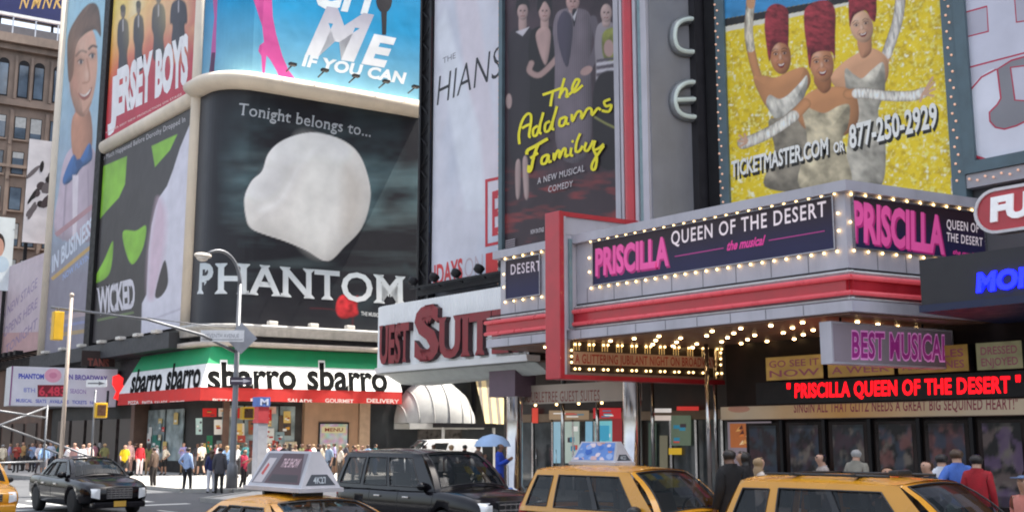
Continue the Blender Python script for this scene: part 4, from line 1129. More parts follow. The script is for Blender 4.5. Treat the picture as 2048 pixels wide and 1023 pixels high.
figure(640, 66, 165, 900, 82, '#2c242a', '#ad908b'); p.fill(TA([(604, 70), (606, 10), (640, -14), (676, 10), (678, 66), (660, 30), (622, 32)]), '#1b1317', 2); p.fill(TA([(600, 182), (640, 206), (680, 152), (640, 168)]), '#c6bfc6', 1.6, smooth=False)
figure(765, 66, 158, 720, 88, '#191215', SK_, (33, 60)); p.fill(TA([(722, 60), (728, -10), (765, -30), (802, -10), (808, 120), (798, 60), (765, 10), (734, 60)]), '#171014', 2); p.fill(TA([(714, 205), (765, 150), (800, 200), (770, 372)]), SK_, 2.2, form=10, amt=.4)
p.line(TA([(690, 360), (680, 405), (740, 425), (835, 330), (845, 290)]), 11, '#a98a84', 3)
figure(925, 12, 55, 860, 108, '#70646c', '#b3908a', (38, 52), .55, 1+.22*np.sin(p.X*1.6)+.12*p.noise(20, 60, 2)); p.fill(TA([(838, 130), (880, 62), (925, 140), (896, 380), (846, 260)]), '#463e4e', 2.4, form=14, amt=.4); p.fill(TA([(922, 62), (946, 56), (940, 128), (930, 150)]), '#201a24', 1.6); p.fill(TA([(905, 62), (925, 96), (950, 56), (935, 120)]), '#d5cfd4', 1.6, smooth=False, k=.8)
p.line(TA([(1040, 110), (1068, 250), (1012, 392)]), 15, '#5f555d', 3); p.ell(*A(1002, 402), 13, 8, '#ad8c86', 2.5, -30)
figure(1115, 76, 132, 620, 62, '#8b8287', '#b59a94', (32, 52)); p.fill(TA([(1092, 205), (1135, 160), (1186, 180), (1190, 330), (1105, 336)]), '#7d7f3a', 3, tex=1+.5*p.noise(12, 16, 3)); p.ell(*A(1130, 275), 10, 17, '#ad8c86', 2.5)
for k in range(6): p.line(TA([(1066, 446-k*20), (1130, 436-k*20), (1192, 428-k*20)]), 5, '#c3bdc4' if k % 2 == 0 else '#554c55', 1.6)
p.fill(TA([(1050, 470), (1192, 445), (1192, 920), (1056, 900)]), '#20171c', 4)
for q in ([(600, 930), (628, 922), (624, 1110), (602, 1112)], [(640, 912), (668, 906), (674, 1110), (650, 1112)]): p.fill(TA(q), '#ad938f', 2, form=6, amt=.5)
p.ell(*A(562, 575), 6, 15, '#ad938f', 2.5); p.line(TA([(1050, 665), (1110, 700), (1185, 735)]), 4, '#8c8a4e', 2)
p.build('print', INK, t)
Y_ = '#f2e21c'
def hand(pts, wd=5.2): c.spline([A(*p) for p in pts], wd, Y_)
hand([(755, 540), (800, 525), (865, 500)]); hand([(815, 520), (805, 570), (800, 605)])
hand([(880, 445), (862, 510), (850, 560)]); hand([(853, 545), (880, 505), (895, 520), (890, 550), (905, 545)])
hand([(905, 540), (940, 505), (965, 460), (945, 455), (925, 500), (935, 525), (985, 485)])
hand([(625, 820), (622, 760), (640, 690), (668, 650), (690, 655), (690, 700), (680, 770), (690, 780)]); hand([(640, 730), (665, 715), (690, 705)])
hand([(730, 715), (705, 735), (705, 770), (725, 765), (745, 700), (762, 640)]); hand([(745, 700), (740, 750), (752, 760)])
hand([(800, 690), (775, 705), (772, 745), (795, 740), (818, 680), (840, 605)]); hand([(818, 680), (812, 730), (825, 735)])
hand([(890, 665), (858, 680), (855, 715), (880, 710), (895, 665), (892, 700), (910, 705)])
hand([(925, 650), (928, 690), (955, 640), (978, 638), (980, 676), (1012, 622), (1036, 622), (1040, 655), (1072, 618), (1090, 628)])
hand([(1145, 565), (1110, 580), (1120, 605), (1150, 600), (1135, 635), (1095, 630)])
hand([(670, 880), (675, 855), (720, 830), (770, 800), (790, 790)], 6.5); hand([(735, 820), (710, 890), (695, 960), (680, 975), (682, 940)], 6); hand([(690, 900), (735, 870)])
hand([(790, 880), (760, 895), (755, 930), (780, 925), (795, 880), (795, 920), (812, 915)]); hand([(825, 870), (825, 910), (845, 860), (858, 865), (855, 900), (878, 850), (892, 850), (890, 890), (910, 880)])
hand([(925, 840), (920, 880), (935, 885)]); c.ell(*A(932, 805), 2.5, 3, Y_)
hand([(975, 760), (955, 810), (950, 860), (970, 860), (990, 830)]); hand([(1010, 810), (1000, 850), (1020, 855), (1050, 800)]); hand([(1110, 820), (1080, 845), (1050, 850), (1060, 800)]); hand([(1050, 850), (1070, 900), (1060, 960), (1042, 960), (1050, 920), (1110, 830)])
B_ = lambda x, y: (820+x/2.841, 340+y/2.841)
c.text('A NEW MUSICAL', B_(732, 82), B_(1000, 8), B_(732, 45), '#cfc6c8', .005, .1, 1.1)
c.text('COMEDY', B_(795, 128), B_(935, 95), B_(795, 92), '#cfc6c8', .005, .1, 1.1)
c.text('NOW ON STAGE', B_(695, 365), B_(770, 350), B_(695, 340), '#cfc6c8', .02)
for k in range(4): c.stroke([B_(552, 405+k*12), B_(606, 392+k*12)], 2, '#a79aa0')
c.build('poster', INK, t)
frame(W28A, (6.25, 12.7, 8.5, 25), .0, 0, .2, STEEL, t, 'frame', '') if False else None
mb = MB(); W28A.box(mb, 12.7, 12.95, 8.4, 25, -.28, .16); mb.build('frame', LILAC, t)
mb = MB(); W28A.box(mb, 6.0, 6.24, 8.0, 25, -.28, .16); mb.build('frame', TEAL, t)
mb = MB(); W28A.box(mb, 5.87, 5.99, 8.0, 25, -.28, .05); mb.build('bulb_strip', GREYP, t)
bulbs_on(W28A, [(5.93, 8.2+k*.30) for k in range(48)], t, .045, .07, BULBW)

# vertical theatre blade with red neon edge and tube letters
bl = thing('blade_sign', 'vertical grey theatre blade sign with red neon edge and round tube letters C and E', 'sign', (27.2, 24.7, 8.3))
BF = Face(26.0, 23.85, .988, -.151)
mb = MB(); mb.prism([(26.0, 25.2), (26.0, 23.85), tuple(BF.pos(2.3, 0)[:2]), (28.29, 25.2)], 8.28, 27); mb.build('body', pm('blade_grey', (.27, .265, .285), .4, var=.12, scale=.8, dirt=.2), bl)
WE = Face(26.0, 25.2, 0, -1)
for u0, u1, o, m, nm in ((.0, .12, .06, LILAC, 'trim'), (.18, .62, .22, REDP, 'red_neon'), (.66, .80, .1, LILAC, 'trim'), (.84, 1.0, .05, pm('teal_glass', (.20, .29, .31), .2), 'teal_strip'), (1.04, 1.30, .12, LILAC, 'trim')):
    mb = MB()
    if nm == 'red_neon':
        mb.smooth = True; mb.loft([[WE.pos((u0+u1)/2+(u1-u0)/2*cos(a), z, .22*sin(a)) for a in [pi*q/10 for q in range(11)]] for z in (8.3, 27)], closed=False, cap=False); mb.smooth = False
    else: WE.box(mb, u0, u1, 8.3, 27, .003, o)
    mb.build(nm, m, bl)
mb = MB(); BF.box(mb, 1.72, 2.62, 8.3, 27, .003, .30); mb.build('dark_return', pm('dark_return', (.028, .026, .030), .4), bl)
TUBE = pm('glass_tube', (.50, .56, .53), .2, var=.06, emit=.10)
def tube_letter(name, strokes):
    mbx = MB()
    for st in strokes:
        pts = []
        for k in range(len(st)-1):
            for i in range(4): 
                t_ = i/4; p = [Vector((*st[min(max(k+j, 0), len(st)-1)], 0)) for j in (-1, 0, 1, 2)]
                pts.append(((p[1]*2+(p[2]-p[0])*t_+(p[0]*2-p[1]*5+p[2]*4-p[3])*t_*t_+(p[1]*3-p[0]-p[2]*3+p[3])*t_**3)*.5)[:2])
        pts.append(st[-1])
        mbx.tube([BF.pos(*BF.uv(*p), .20) for p in pts], .075, 10)
        for q in (0, -1): mbx.tube([BF.pos(*BF.uv(*pts[q]), .14), BF.pos(*BF.uv(*pts[q]), 0)], .04, 6)
    ob_ = mbx.build(name, TUBE, bl)
    mbx = MB()
    for st in strokes: mbx.tube([BF.pos(*BF.uv(*p), .07) for p in smooth_line(st, 5, False)], .15, 10)
    mbx.build('channel', pm('letter_channel', (.24, .25, .26), .35, metal=.3, dirt=.1), ob_)
tube_letter('letter_c', [[(1398, 44), (1368, 42), (1348, 52), (1342, 75), (1348, 98), (1368, 107), (1398, 106)]])
tube_letter('letter_e', [[(1398, 170), (1370, 168), (1350, 180), (1343, 203), (1350, 226), (1370, 236), (1398, 236)], [(1344, 203), (1370, 202), (1396, 201)]])
mb = MB()
for pts in ([(1375, 40), (1352, 45), (1335, 60), (1332, 75), (1340, 95), (1352, 106)],):
    pass
# gold poster: three plain figures in silver with tall red headdresses
W28P = Face(28.0, 40, 0, -1)
t, c = sign('billboard', 'gold glitter poster of three women in silver gowns with tall red headdresses', 'billboard', W28P, (17.75, 25.35, 8.4, 20), .3, BLACK, 0)
P1 = lambda x, y: (1220+x/2.841, y/2.841)
P2 = lambda x, y: (1640+x/2.841, y/2.841)
p = Paint(W28P, c.R, 300, 420, 12)
n1, n2, n3 = p.noise(9, 9, 3, .4), p.noise(34, 40, 2), p.noise(4.5, 4.5, 2)
p.c[...] = np.array(lin('#f2d226')); p.mix(np.clip(.06+n1*.7+n2*.35, 0, .8), '#bf9a14'); p.mix(np.clip(n3*1.3-.25+n1*.5, 0, 1)*.8, '#faf08a'); p.mix(np.clip(p.noise(7, 7, 2)*2-1.25, 0, 1), '#fffbd8')
Q1 = lambda L: [P1(*q) for q in L]
Q2 = lambda L: [P2(*q) for q in L]
p.fill(Q1([(640, -420), (1400, -420), (1400, -30), (640, 110)]), '#3f8fc4', 1.2, smooth=False, tex=1+.2*p.noise(30, 12, 3)); p.fill(Q1([(640, 110), (1400, -30), (1400, 5), (640, 155)]), '#2c2a2a', 1.2, smooth=False); p.fill(Q1([(640, 155), (1400, 5), (1400, 20), (640, 185)]), '#e6e1d2', 1.2, smooth=False)
SK, SK2, HR = '#c68a5c', '#d8a27c', '#96323a'
sat = lambda sx, sy, r: 1.05+.50*p.noise(sx*1.5, sy*.7, 3, r+.5)                # crumpled silver cloth
curl = 1+.5*p.noise(10, 5, 3, .3)
def arm(L, wd, skin, glove=None, t0=.45):
    q = smooth_line(L, 8, False); n = len(q); d = p.line_d(q); base = np.clip(.5+(wd/2-d)/1.6, 0, 1); sh = np.sqrt(np.clip(1-(2*d/wd)**2, 0, 1))
    p.mix(base, np.array(lin(skin))[None, None]*(.55+.6*sh)[..., None])
    if glove:
        q = q[int(n*t0):]; d = p.line_d(q); m = np.clip(.5+(wd/2-d)/1.6, 0, 1); p.mix(m, np.clip(np.array(lin(glove))[None, None]*((.35+.85*sh)*sat(10, 5, 1.0))[..., None], 0, .9))
# right woman
arm(Q2([(345, 400), (385, 290), (440, 120), (460, -30), (470, -150)]), 20, SK2, '#c4bcb2', .22)
p.fill(Q2([(60, 460), (110, 375), (210, 305), (300, 275), (385, 340), (366, 480), (200, 560)]), SK2, 2, form=22, amt=.5)
p.fill(Q2([(212, 250), (225, 200), (282, 190), (292, 290), (240, 330)]), '#c98f6c', 2, form=14, amt=.5)
p.face(*P2(236, 150), 23, 33, -12, '#dfb08f')
p.fill(Q2([(168, 150), (162, 20), (180, -140), (300, -140), (322, 20), (314, 120), (290, 110), (255, 62), (200, 84), (180, 120)]), HR, 2, form=18, amt=.5, tex=curl)
p.fill(Q2([(140, 405), (195, 425), (240, 445), (300, 392), (362, 360), (368, 520), (330, 640), (372, 800), (345, 1060), (150, 1060), (165, 700)]), '#b4ac9c', 2, form=30, amt=.5, tex=sat(16, 22, .3))
# left woman
arm(Q1([(850, 470), (810, 330), (788, 180), (795, 60), (802, -20)]), 17, SK, '#c4b8a4', .35); p.ell(*P1(800, 10), 9, 15, '#cf9a70', 2)
p.fill(Q1([(815, 440), (880, 430), (940, 440), (1030, 400), (1110, 385), (1140, 465), (1080, 560), (960, 640), (900, 620), (850, 540)]), SK, 2, form=24, amt=.55)
p.face(*P1(968, 318), 21, 37, -6, '#bc7c52')
p.fill(Q1([(905, 350), (886, 240), (878, 140), (895, 50), (950, 22), (1008, 55), (1016, 150), (1012, 262), (995, 250), (955, 245), (922, 282)]), HR, 2, form=20, amt=.5, tex=curl)
p.fill(Q1([(890, 600), (905, 540), (960, 562), (1010, 540), (1080, 470), (1118, 430), (1118, 505), (1062, 640), (960, 690)]), '#c9c2b4', 2, form=22, amt=.5, tex=sat(14, 14, .7))
p.fill(Q1([(900, 690), (980, 665), (1080, 600), (1160, 760), (1160, 1060), (880, 1060), (935, 860)]), '#8b8170', 2, form=26, amt=.5, tex=sat(14, 26, .2))
# middle woman in front
p.fill(Q1([(1060, 640), (1110, 545), (1190, 500), (1270, 492), (1350, 502), (1405, 560), (1405, 700), (1300, 780), (1120, 740)]), SK, 2, form=26, amt=.5)
p.fill(Q1([(1160, 470), (1172, 420), (1246, 425), (1254, 500), (1210, 530)]), '#a96e48', 2, form=14, amt=.5)
p.face(*P1(1203, 362), 24, 37, -6, '#cb8a60')
p.fill(Q1([(1134, 390), (1116, 260), (1103, 150), (1108, 55), (1170, 10), (1238, 6), (1280, 60), (1280, 190), (1278, 345), (1262, 300), (1205, 290), (1152, 312)]), HR, 2, form=24, amt=.5, tex=curl)
p.fill(Q1([(1085, 600), (1150, 622), (1220, 642), (1300, 602), (1362, 600), (1352, 720), (1322, 800), (1365, 1060), (1078, 1060), (1120, 800)]), '#c6b797', 2, form=34, amt=.45, tex=sat(13, 24, .15))
arm(Q1([(1110, 590), (1030, 670), (900, 755), (800, 800), (755, 815)]), 22, SK, '#d2cabc', .22); arm(Q2([(160, 535), (250, 530), (380, 545), (520, 545), (590, 525)]), 20, SK, '#d6cec2', .16)
for L in ([(775, 800), (735, 770)], [(772, 806), (728, 800)], [(775, 812), (738, 832)], [(780, 800), (765, 762)]): p.line(Q1(L), 4.5, '#d6a98c', 1.5, False)
for L in ([(590, 525), (640, 440)], [(592, 528), (648, 470)], [(594, 532), (652, 505)], [(592, 536), (645, 545)], [(585, 530), (570, 575)]): p.line(Q2(L), 4.5, '#d6a98c', 1.5, False)
p.build('print', INK, t)
def twice(s_, a, b, d, **k):
    c.text(s_, (a[0]+4, a[1]+5), (b[0]+4, b[1]+5), (d[0]+4, d[1]+5), '#2a2620', .05, **k); c.text(s_, a, b, d, '#f4f1ea', .03, **k)
twice('TICKETMASTER.COM', (1463, 354), (1657, 308), (1463, 322)); twice('OR', (1668, 306), (1690, 301), (1667, 285)); twice('877-250-2929', (1700, 296), (1876, 252), (1698, 250))
c.build('poster', INK, t)
frame(W28P, (17.75, 25.35, 8.4, 20), .38, -.25, .10, TEAL, t)
bulbs_on(W28P, [(17.5-.09*(k % 2), 8.7+k*.235) for k in range(36)]+[(25.5+.09*(k % 2), 8.9+k*.235) for k in range(30)], t, .036, .12, BULBW)
mb = MB(); W28P.box(mb, 16.85, 17.36, 8.3, 20.4, -.25, .02); mb.build('side_post', BLACK, t)
# white board with grey outlined shapes
t, c = sign('billboard', 'white board with big grey shapes outlined in red, above the red pill sign', 'billboard', W28P, (26.05, 34, 9.35, 20), .3, BLACK, 0)
c.field(lambda a, b: tuple(Vector(lin('#d9d8e4')).lerp(Vector(lin('#c9c6d6')), b)), 4, 4)
RO, GF = '#c04058', '#bdb9c6'
def outlined(pts, f=GF): c.poly(pts, f); c.stroke(pts+[pts[0], pts[1]], 3.4, RO)
outlined([P2(780, 85), P2(950, 38), P2(958, 180), P2(790, 222)]); outlined([P2(1105, -40), P2(1300, -60), P2(1300, 100), P2(1118, 128)])
c.poly([P2(800, 395), P2(1250, 280), P2(1250, 1060), P2(1000, 910), P2(900, 870), P2(800, 600)], '#cfccd8')
c.stroke([P2(800, 398), P2(1000, 345), P2(1250, 280)], 3.4, RO)
c.smooth([P2(835, 560), P2(900, 450), P2(1005, 395), P2(1030, 560), P2(970, 640), P2(980, 720), P2(1060, 730), P2(1150, 700), P2(1250, 640), P2(1250, 850), P2(1100, 900), P2(940, 900), P2(850, 780)], '#e3e2ec')
outlined([P2(1010, 395), P2(1030, 560), P2(1010, 595), P2(965, 640), P2(968, 690), P2(1000, 725), P2(1050, 735), P2(1120, 715), P2(1250, 650), P2(1250, 580), P2(1110, 570), P2(1085, 385), P2(1250, 365), P2(1250, 300), P2(1090, 345)], '#8f8d92')
c.stroke([P2(828, 575), P2(860, 510), P2(920, 440), P2(1005, 395)], 3.4, RO)
c.poly([P2(845, 830), P2(900, 890), P2(985, 915), P2(850, 940)], '#5e2430'); c.stroke([P2(845, 835), P2(890, 890), P2(985, 920)], 5, '#c22a44')
c.build('poster', INK, t)
frame(W28P, (26.05, 34, 9.35, 20), .32, -.25, .14, TEAL, t)
bulbs_on(W28P, [(25.85+k*.22, 8.88-.07*(k % 2)) for k in range(34)], t, .036, .12, BULBW)
mb = MB(); W28P.box(mb, 25.3, 34, 8.65, 9.02, -.25, .06); mb.build('bulb_strip', GREYP, t)

# ------------------------------------------------------------------ theatre marquee
mq = thing('marquee', 'big grey theatre marquee with red bands, navy panels and pink lettering ringed by bulbs', 'marquee', (25.9, 22, 5.05))
EF = Face(23.5, 15.15, .975, -.222)
MF = Face(23.5, 29.0, 0, -1)
plan = [(23.5, 28.6), (23.5, 15.15), tuple(EF.pos(5.05, 0)[:2]), (28.29, 28.6)]
mb = MB(); mb.prism(plan, 5.32, 8.05); mb.build('fascia', LILAC, mq)
mb = MB(); mb.prism([(23.3, 28.8), (23.3, 14.98), tuple(EF.pos(5.05, 0, .18)[:2]), (28.29, 28.8)], 8.053, 8.32); mb.build('top_rim', LILAC, mq)
mb = MB(); mb.prism([(23.2, 29.0), (23.2, 14.9), tuple(EF.pos(5.05, 0, .26)[:2]), (28.29, 29.0)], 5.05, 5.317); mb.build('lower_lip', LILAC, mq)
TUBW = pm('pale_tube', (.60, .66, .64), .3, var=.08)
def band(name, z0, z1, o, mat, r=False):
    for f, u0, u1 in ((MF, -.2, 14.05+.0), (EF, -.15, 5.0)):
        mbx = MB()
        if r: mbx.tube([f.pos(u0, (z0+z1)/2, o), f.pos(u1, (z0+z1)/2, o)], (z1-z0)/2, 10)
        else: f.box(mbx, u0 if f is MF else 0.0, 13.85 if f is MF else u1, z0, z1, .003, o)
        mbx.build(name, mat, mq)
band('red_band', 5.50, 5.93, .14, REDP); band('neon_tube', 5.84, 5.97, .2, pm('pink_neon', (.62, .08, .10), .3, emit=.12), True); band('neon_tube', 5.46, 5.58, .2, MATS['pink_neon'], True)
band('pale_tube', 6.02, 6.08, .1, TUBW, True); band('pale_tube', 5.36, 5.42, .12, TUBW, True); band('groove', 6.12, 6.16, .012, BLACK)
NAVY = ('#231a3a', '#1a2350')
def panel(face, R, name='sign_panel'):
    mbx = MB(); face.box(mbx, R[0], R[1], R[2], R[3], .003, .05); p = mbx.build(name, BLACK, mq)
    c = Canvas(face, R); c.off = .052
    c.field(lambda a, b: tuple(Vector(lin('#1d1a3e')).lerp(Vector(lin('#25151f')), min(1, max(0, b*1.6-.3)))), 4, 8)
    frame(face, R, .03, .003, .075, pm('panel_rim', (.35, .33, .36), .3, metal=.8), p, 'rim')
    return p, c
PK, PKD, WHT = '#ff5fb4', '#c12a7c', '#e9d9de'
R1 = (4.95, 13.52, 6.68, 8.0)
p, c = panel(MF, R1)
def pink(s_, a, b, d): c.text(s_, (a[0]+3, a[1]+3), (b[0]+3, b[1]+3), (d[0]+3, d[1]+3), '#a3246a', .05); c.text(s_, a, b, d, '#dd549a', .04)
pink('PRISCILLA', (1193, 550), (1340, 528), (1193, 497))
c.text('QUEEN OF THE DESERT', (1345, 490), (1655, 432), (1345, 462), '#e6d6da', .012, 0, 1.15)
c.stroke([(1352, 513), (1450, 496)], 2, '#a8397e'); c.stroke([(1540, 481), (1652, 462)], 2, '#a8397e')
c.text('the musical', (1456, 501), (1532, 489), (1458, 482), '#d63c8e', .03, .25)
c.build('print', INKLIT, p)
step = .37
def ring(R, top=.09, step=step, left=True, right=True):
    u0, u1, z0, z1 = R; pts = []
    n = int((u1-u0)/step); pts += [(u0+(u1-u0)*k/n, z1+top) for k in range(n+1)]+[(u0+(u1-u0)*k/n, z0-top) for k in range(n+1)]
    m = max(1, int((z1-z0)/step))
    for k in range(1, m):
        if left: pts.append((u0-top, z0+(z1-z0)*k/m))
        if right: pts.append((u1+top, z0+(z1-z0)*k/m))
    return pts
bulbs_on(MF, ring((4.85, 13.6, 6.66, 7.98), .07), p, .036, .06)
R2 = (.22, 4.86, 6.68, 7.96)
p, c = panel(EF, R2)
pink('PRISCILLA', (1702, 478), (1886, 506), (1702, 400))
c.text('QUEEN OF', (1890, 457), (1954, 466), (1890, 438), '#e6d6da', .01, 0, 1.1); c.text('THE DESERT', (1890, 482), (1962, 493), (1890, 464), '#e6d6da', .01, 0, 1.1)
c.text('the musical', (1902, 508), (1955, 515), (1903, 499), '#d63c8e', .03, .25)
c.build('print', INKLIT, p)
bulbs_on(EF, ring((.16, 4.92, 6.66, 7.94), .07, .45), p, .036, .06)
R3 = (.75, 2.45, 6.65, 7.95)
p, c = panel(MF, R3)
c.text('DESERT', (1024, 549), (1084, 541), (1024, 528), '#cdbec8', .008, 0, 1.2)
c.build('print', INKLIT, p)
bulbs_on(MF, ring((.7, 2.55, 6.62, 7.95), .07, .42, True, False), p, .036, .06)
# sheet joints of the fascia
for f, n_ in ((MF, 12), (EF, 5)):
    for k in range(1, n_):
        for z0, z1, o in ((6.17, 6.62, .004), (5.06, 5.31, .264 if f is EF else .304)):
            mb = MB(); u = 13.85*k/12 if f is MF else 4.9*k/5; f.box(mb, u, u+.018, z0, z1, o-.02, o+.002); mb.build('sheet_joint', GREYD, mq)
# soffit with lamps
mb = MB(); mb.prism([(23.35, 28.9), (23.35, 15.05), tuple(EF.pos(4.85, 0, .1)[:2]), (28.28, 28.9)], 5.0, 5.047); sf = mb.build('soffit', MATS['brown_soffit'], mq)
base = None
mbx = MB(); mbx.mat(pm('soffit_bulb', (1.0, .66, .30), .3, var=.02, emit=7)); mbx.lathe([(.055, 0), (.05, -.04), (.0005, -.05)], (0, 0, 0), n=8); base = mbx.mesh('soffit_lamp')
for i in range(5):
    for k in range(12):
        if (i*2+k) % 5 == 0: continue
        o = bpy.data.objects.new('soffit_lamp', base); COL.objects.link(o); o.parent = sf
        o.location = Vector((24.0+i*.95, 15.9+k*1.0, 4.998))-mq.location
# fin crossing the marquee, with the gold reader board under it
fn_ = thing('fin_sign', 'red edged fin crossing the marquee, with a small gold lit reader board at its foot', 'sign', (25.5, 24.9, 3.8))
FF = Face(22.95, 24.9, .988, -.151)
mb = MB(); mb.box((22.75, 24.82, 3.82), (22.95, 25.5, 9.05)); mb.build('red_edge', REDP, fn_, bevel=.03)
mb = MB(); FF.box(mb, .01, .53, 5.33, 8.33, -.45, -.02); FF.box(mb, .01, 3.1, 8.34, 8.9, -.45, -.02); mb.build('fin_panel', LILAC, fn_)
mb = MB(); FF.box(mb, .0, 3.1, 8.903, 9.05, -.5, .03); mb.build('red_trim', REDP, fn_)
mb = MB(); FF.box(mb, 0, 6.5, 3.82, 3.96, -.5, .05); mb.build('red_trim', REDP, fn_)
mb = MB(); FF.box(mb, .0, .10, 3.97, 8.9, -.04, .05); mb.build('side_trim', LILAC, fn_)
mb = MB(); FF.box(mb, .22, .34, 5.4, 8.2, -.018, .04); mb.build('teal_tube', MATS['teal_glass'], fn_)
mb = MB(); FF.box(mb, .11, 6.5, 3.965, 5.045, -.5, -.003); rb = mb.build('reader_box', pm('taupe_box', (.21, .16, .15), .5, dirt=.1), fn_)
c = Canvas(FF, (.2, 6.4, 4.05, 5.0)); c.off = .004
c.poly([(1140, 752), (1440, 760), (1440, 672), (1140, 672)], '#2b1d14')
c.poly([(1146, 728), (1434, 736), (1434, 714), (1146, 702)], '#a8846a')
c.text('A GLITTERING JUBILANT NIGHT ON BROADWAY', (1150, 725), (1430, 733), (1150, 706), '#8c2c20', .02, 0, 1.05)
c.build('print', INKGOLD, rb)
pts = []
for k in range(11):
    x = 1148+k*28.4
    for q in (0, 9): pts.append(FF.uv(x+q, 688+k*.9)); pts.append(FF.uv(x+q, 737+k*.9))
for k in range(3): pts.append(FF.uv(1141, 700+k*12)); pts.append(FF.uv(1439, 705+k*12))
bulbs_on(FF, pts, rb, .038, .06)
mb = MB()
for k in range(11):
    x = 1152+k*28.4; u, z = FF.uv(x, 688)
    for q in (-.10, 0, .10): mb.tube([FF.pos(u+q, 4.72, .02), FF.pos(u+q, 4.99, .02)], .012, 5)
mb.build('lamp_tubes', pm('brass_tube', (.75, .48, .18), .25, metal=.6, emit=.25), rb)
# hanging sign, awning, pill sign at the right edge
HF = Face(23.35, 15.6, .988, -.151)
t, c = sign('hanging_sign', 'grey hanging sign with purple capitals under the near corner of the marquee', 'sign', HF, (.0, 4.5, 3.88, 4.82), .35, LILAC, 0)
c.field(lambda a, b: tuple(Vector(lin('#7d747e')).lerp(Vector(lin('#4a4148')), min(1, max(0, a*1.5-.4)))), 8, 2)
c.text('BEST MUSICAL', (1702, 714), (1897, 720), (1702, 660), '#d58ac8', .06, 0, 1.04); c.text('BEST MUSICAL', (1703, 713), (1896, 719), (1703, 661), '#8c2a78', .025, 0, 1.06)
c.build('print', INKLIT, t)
frame(HF, (.0, 4.5, 3.88, 4.82), .05, -.35, .03, LILAC, t)
for u in (.5, 3.6): mb = MB(); mb.tube([HF.pos(u, 4.87, -.17), HF.pos(u, 5.0, -.17)], .03); mb.build('hanger', BLACK, t)
AF = Face(24.0, 13.55, 0, -1)
t = thing('awning', 'black awning box with glowing blue capitals at the right edge', 'awning', (25, 10, 4.9))
mb = MB(); mb.box((24.0, 5.0, 5.12), (27.9, 13.55, 6.2)); mb.build('box', pm('black_canvas', (.030, .028, .032), .6), t)
mb = MB(); mb.box((23.95, 4.95, 4.95), (27.9, 13.6, 5.117)); mb.build('trim', pm('navy_trim', (.012, .018, .06), .5), t)
L3('MON', AF, (1955, 583), (2078, 569), (1957, 546), pm('blue_neon', (.004, .008, 1.0), .4, emit=2.2, var=.02), 'lettering', t, .01, .05, bold=.05, space=1.02)
t = thing('pill_sign', 'red rounded sign with big white capitals above the black awning at the right edge', 'sign', (25.5, 9, 7.0))
QF = Face(24.6, 40, 0, -1)
(u0, zc) = QF.uv(1955, 428); rr_ = .46
mb = MB()
pl = [(u0+rr_-rr_*cos(a), zc+rr_*sin(a)) for a in [-pi/2+pi*k/12 for k in range(13)]]; pl = pl+[(u0+5, zc+rr_), (u0+5, zc-rr_)]
mb.loft([[QF.pos(u, z, o) for u, z in pl] for o in (-.3, 0)]); mb.build('body', REDP, t)
mb = MB(); rim = [[QF.pos(u0+rr_+(rr_+d)*(-cos(a)), zc+(rr_+d)*sin(a), o) for a in [-pi/2+pi*k/12 for k in range(13)]] for d, o in ((.0, .05), (.07, .05), (.07, -.3), (0, -.3))]
for k in range(12): 
    for j in range(4): mb.poly([rim[j][k], rim[j][k+1], rim[(j+1) % 4][k+1], rim[(j+1) % 4][k]])
QF.box(mb, u0+rr_, u0+5, zc+rr_, zc+rr_+.07, -.3, .05); QF.box(mb, u0+rr_, u0+5, zc-rr_-.07, zc-rr_, -.3, .05); mb.build('rim', pm('white_rim', (.7, .66, .67), .4), t)
L3('FU', QF, (1983, 442), (2062, 428), (1984, 396), pm('white_letter', (.72, .72, .74), .4, emit=.15), 'lettering', t, .01, .06, bold=.05)
for y in (8.0, 11.0): mb = MB(); mb.box((24.9, y, 6.22), (25.1, y+.2, zc-rr_)); mb.build('post', BLACK, t)

# ------------------------------------------------------------------ hotel sign: a corrugated drum with red serif letters
hp = [(25.3, 29.2), (25.3, 38.3)]
for k in range(1, 13):
    a = radians(95)*k/12; hp.append((25.3+1.75-1.75*cos(a), 38.3+1.75*sin(a)))
hp.append((28.29, 39.9))
HP = Bent(hp[::-1], Face(25.3, 40, 0, -1), 0)
def h_uv(px, py):
    d = ray(px, py); o = Vector((0, 0, CAM_H)); best = None
    for k in range(len(HP.P)-1):
        a, b = HP.P[k], HP.P[k+1]; U = (b-a).normalized(); N = U.cross(Vector((0, 0, 1)))
        if d.dot(N) >= 0: continue
        t_ = (a-o).dot(N)/d.dot(N); p = o+d*t_; u = (p-a).dot(U)
        if -.02 <= u <= HP.L[k+1]-HP.L[k]+.02 and (best is None or t_ < best[0]): best = (t_, HP.L[k]+u, p.z)
    return (best[1], best[2]) if best else (0, 6)
HP.uv = h_uv
hs = thing('hotel_sign', 'white corrugated rounded hotel sign with big dark red serif letters, left of the marquee', 'sign', (26.8, 35, 4.6))
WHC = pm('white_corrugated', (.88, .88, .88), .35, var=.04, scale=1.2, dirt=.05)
mb = MB(); n = int(HP.tot/.045)
top = [HP.pos(HP.tot*k/n, 0, (0, .035, .05, .035)[k % 4]) for k in range(n+1)]
mb.loft([[p+Vector((0, 0, z)) for p in top] for z in (4.95, 7.5)], closed=False, cap=False)
mb.poly([p+Vector((0, 0, 7.5)) for p in top]+[Vector((28.3, 29.2, 7.5))])
mb.build('drum', WHC, hs)
mb = MB(); us = [HP.tot*k/60 for k in range(61)]
mb.loft([[HP.pos(u, z, o) for z, o in ((4.72, -.5), (4.72, .10), (4.94, .16), (4.94, -.5))] for u in us]); mb.build('lower_rim', WHC, hs)
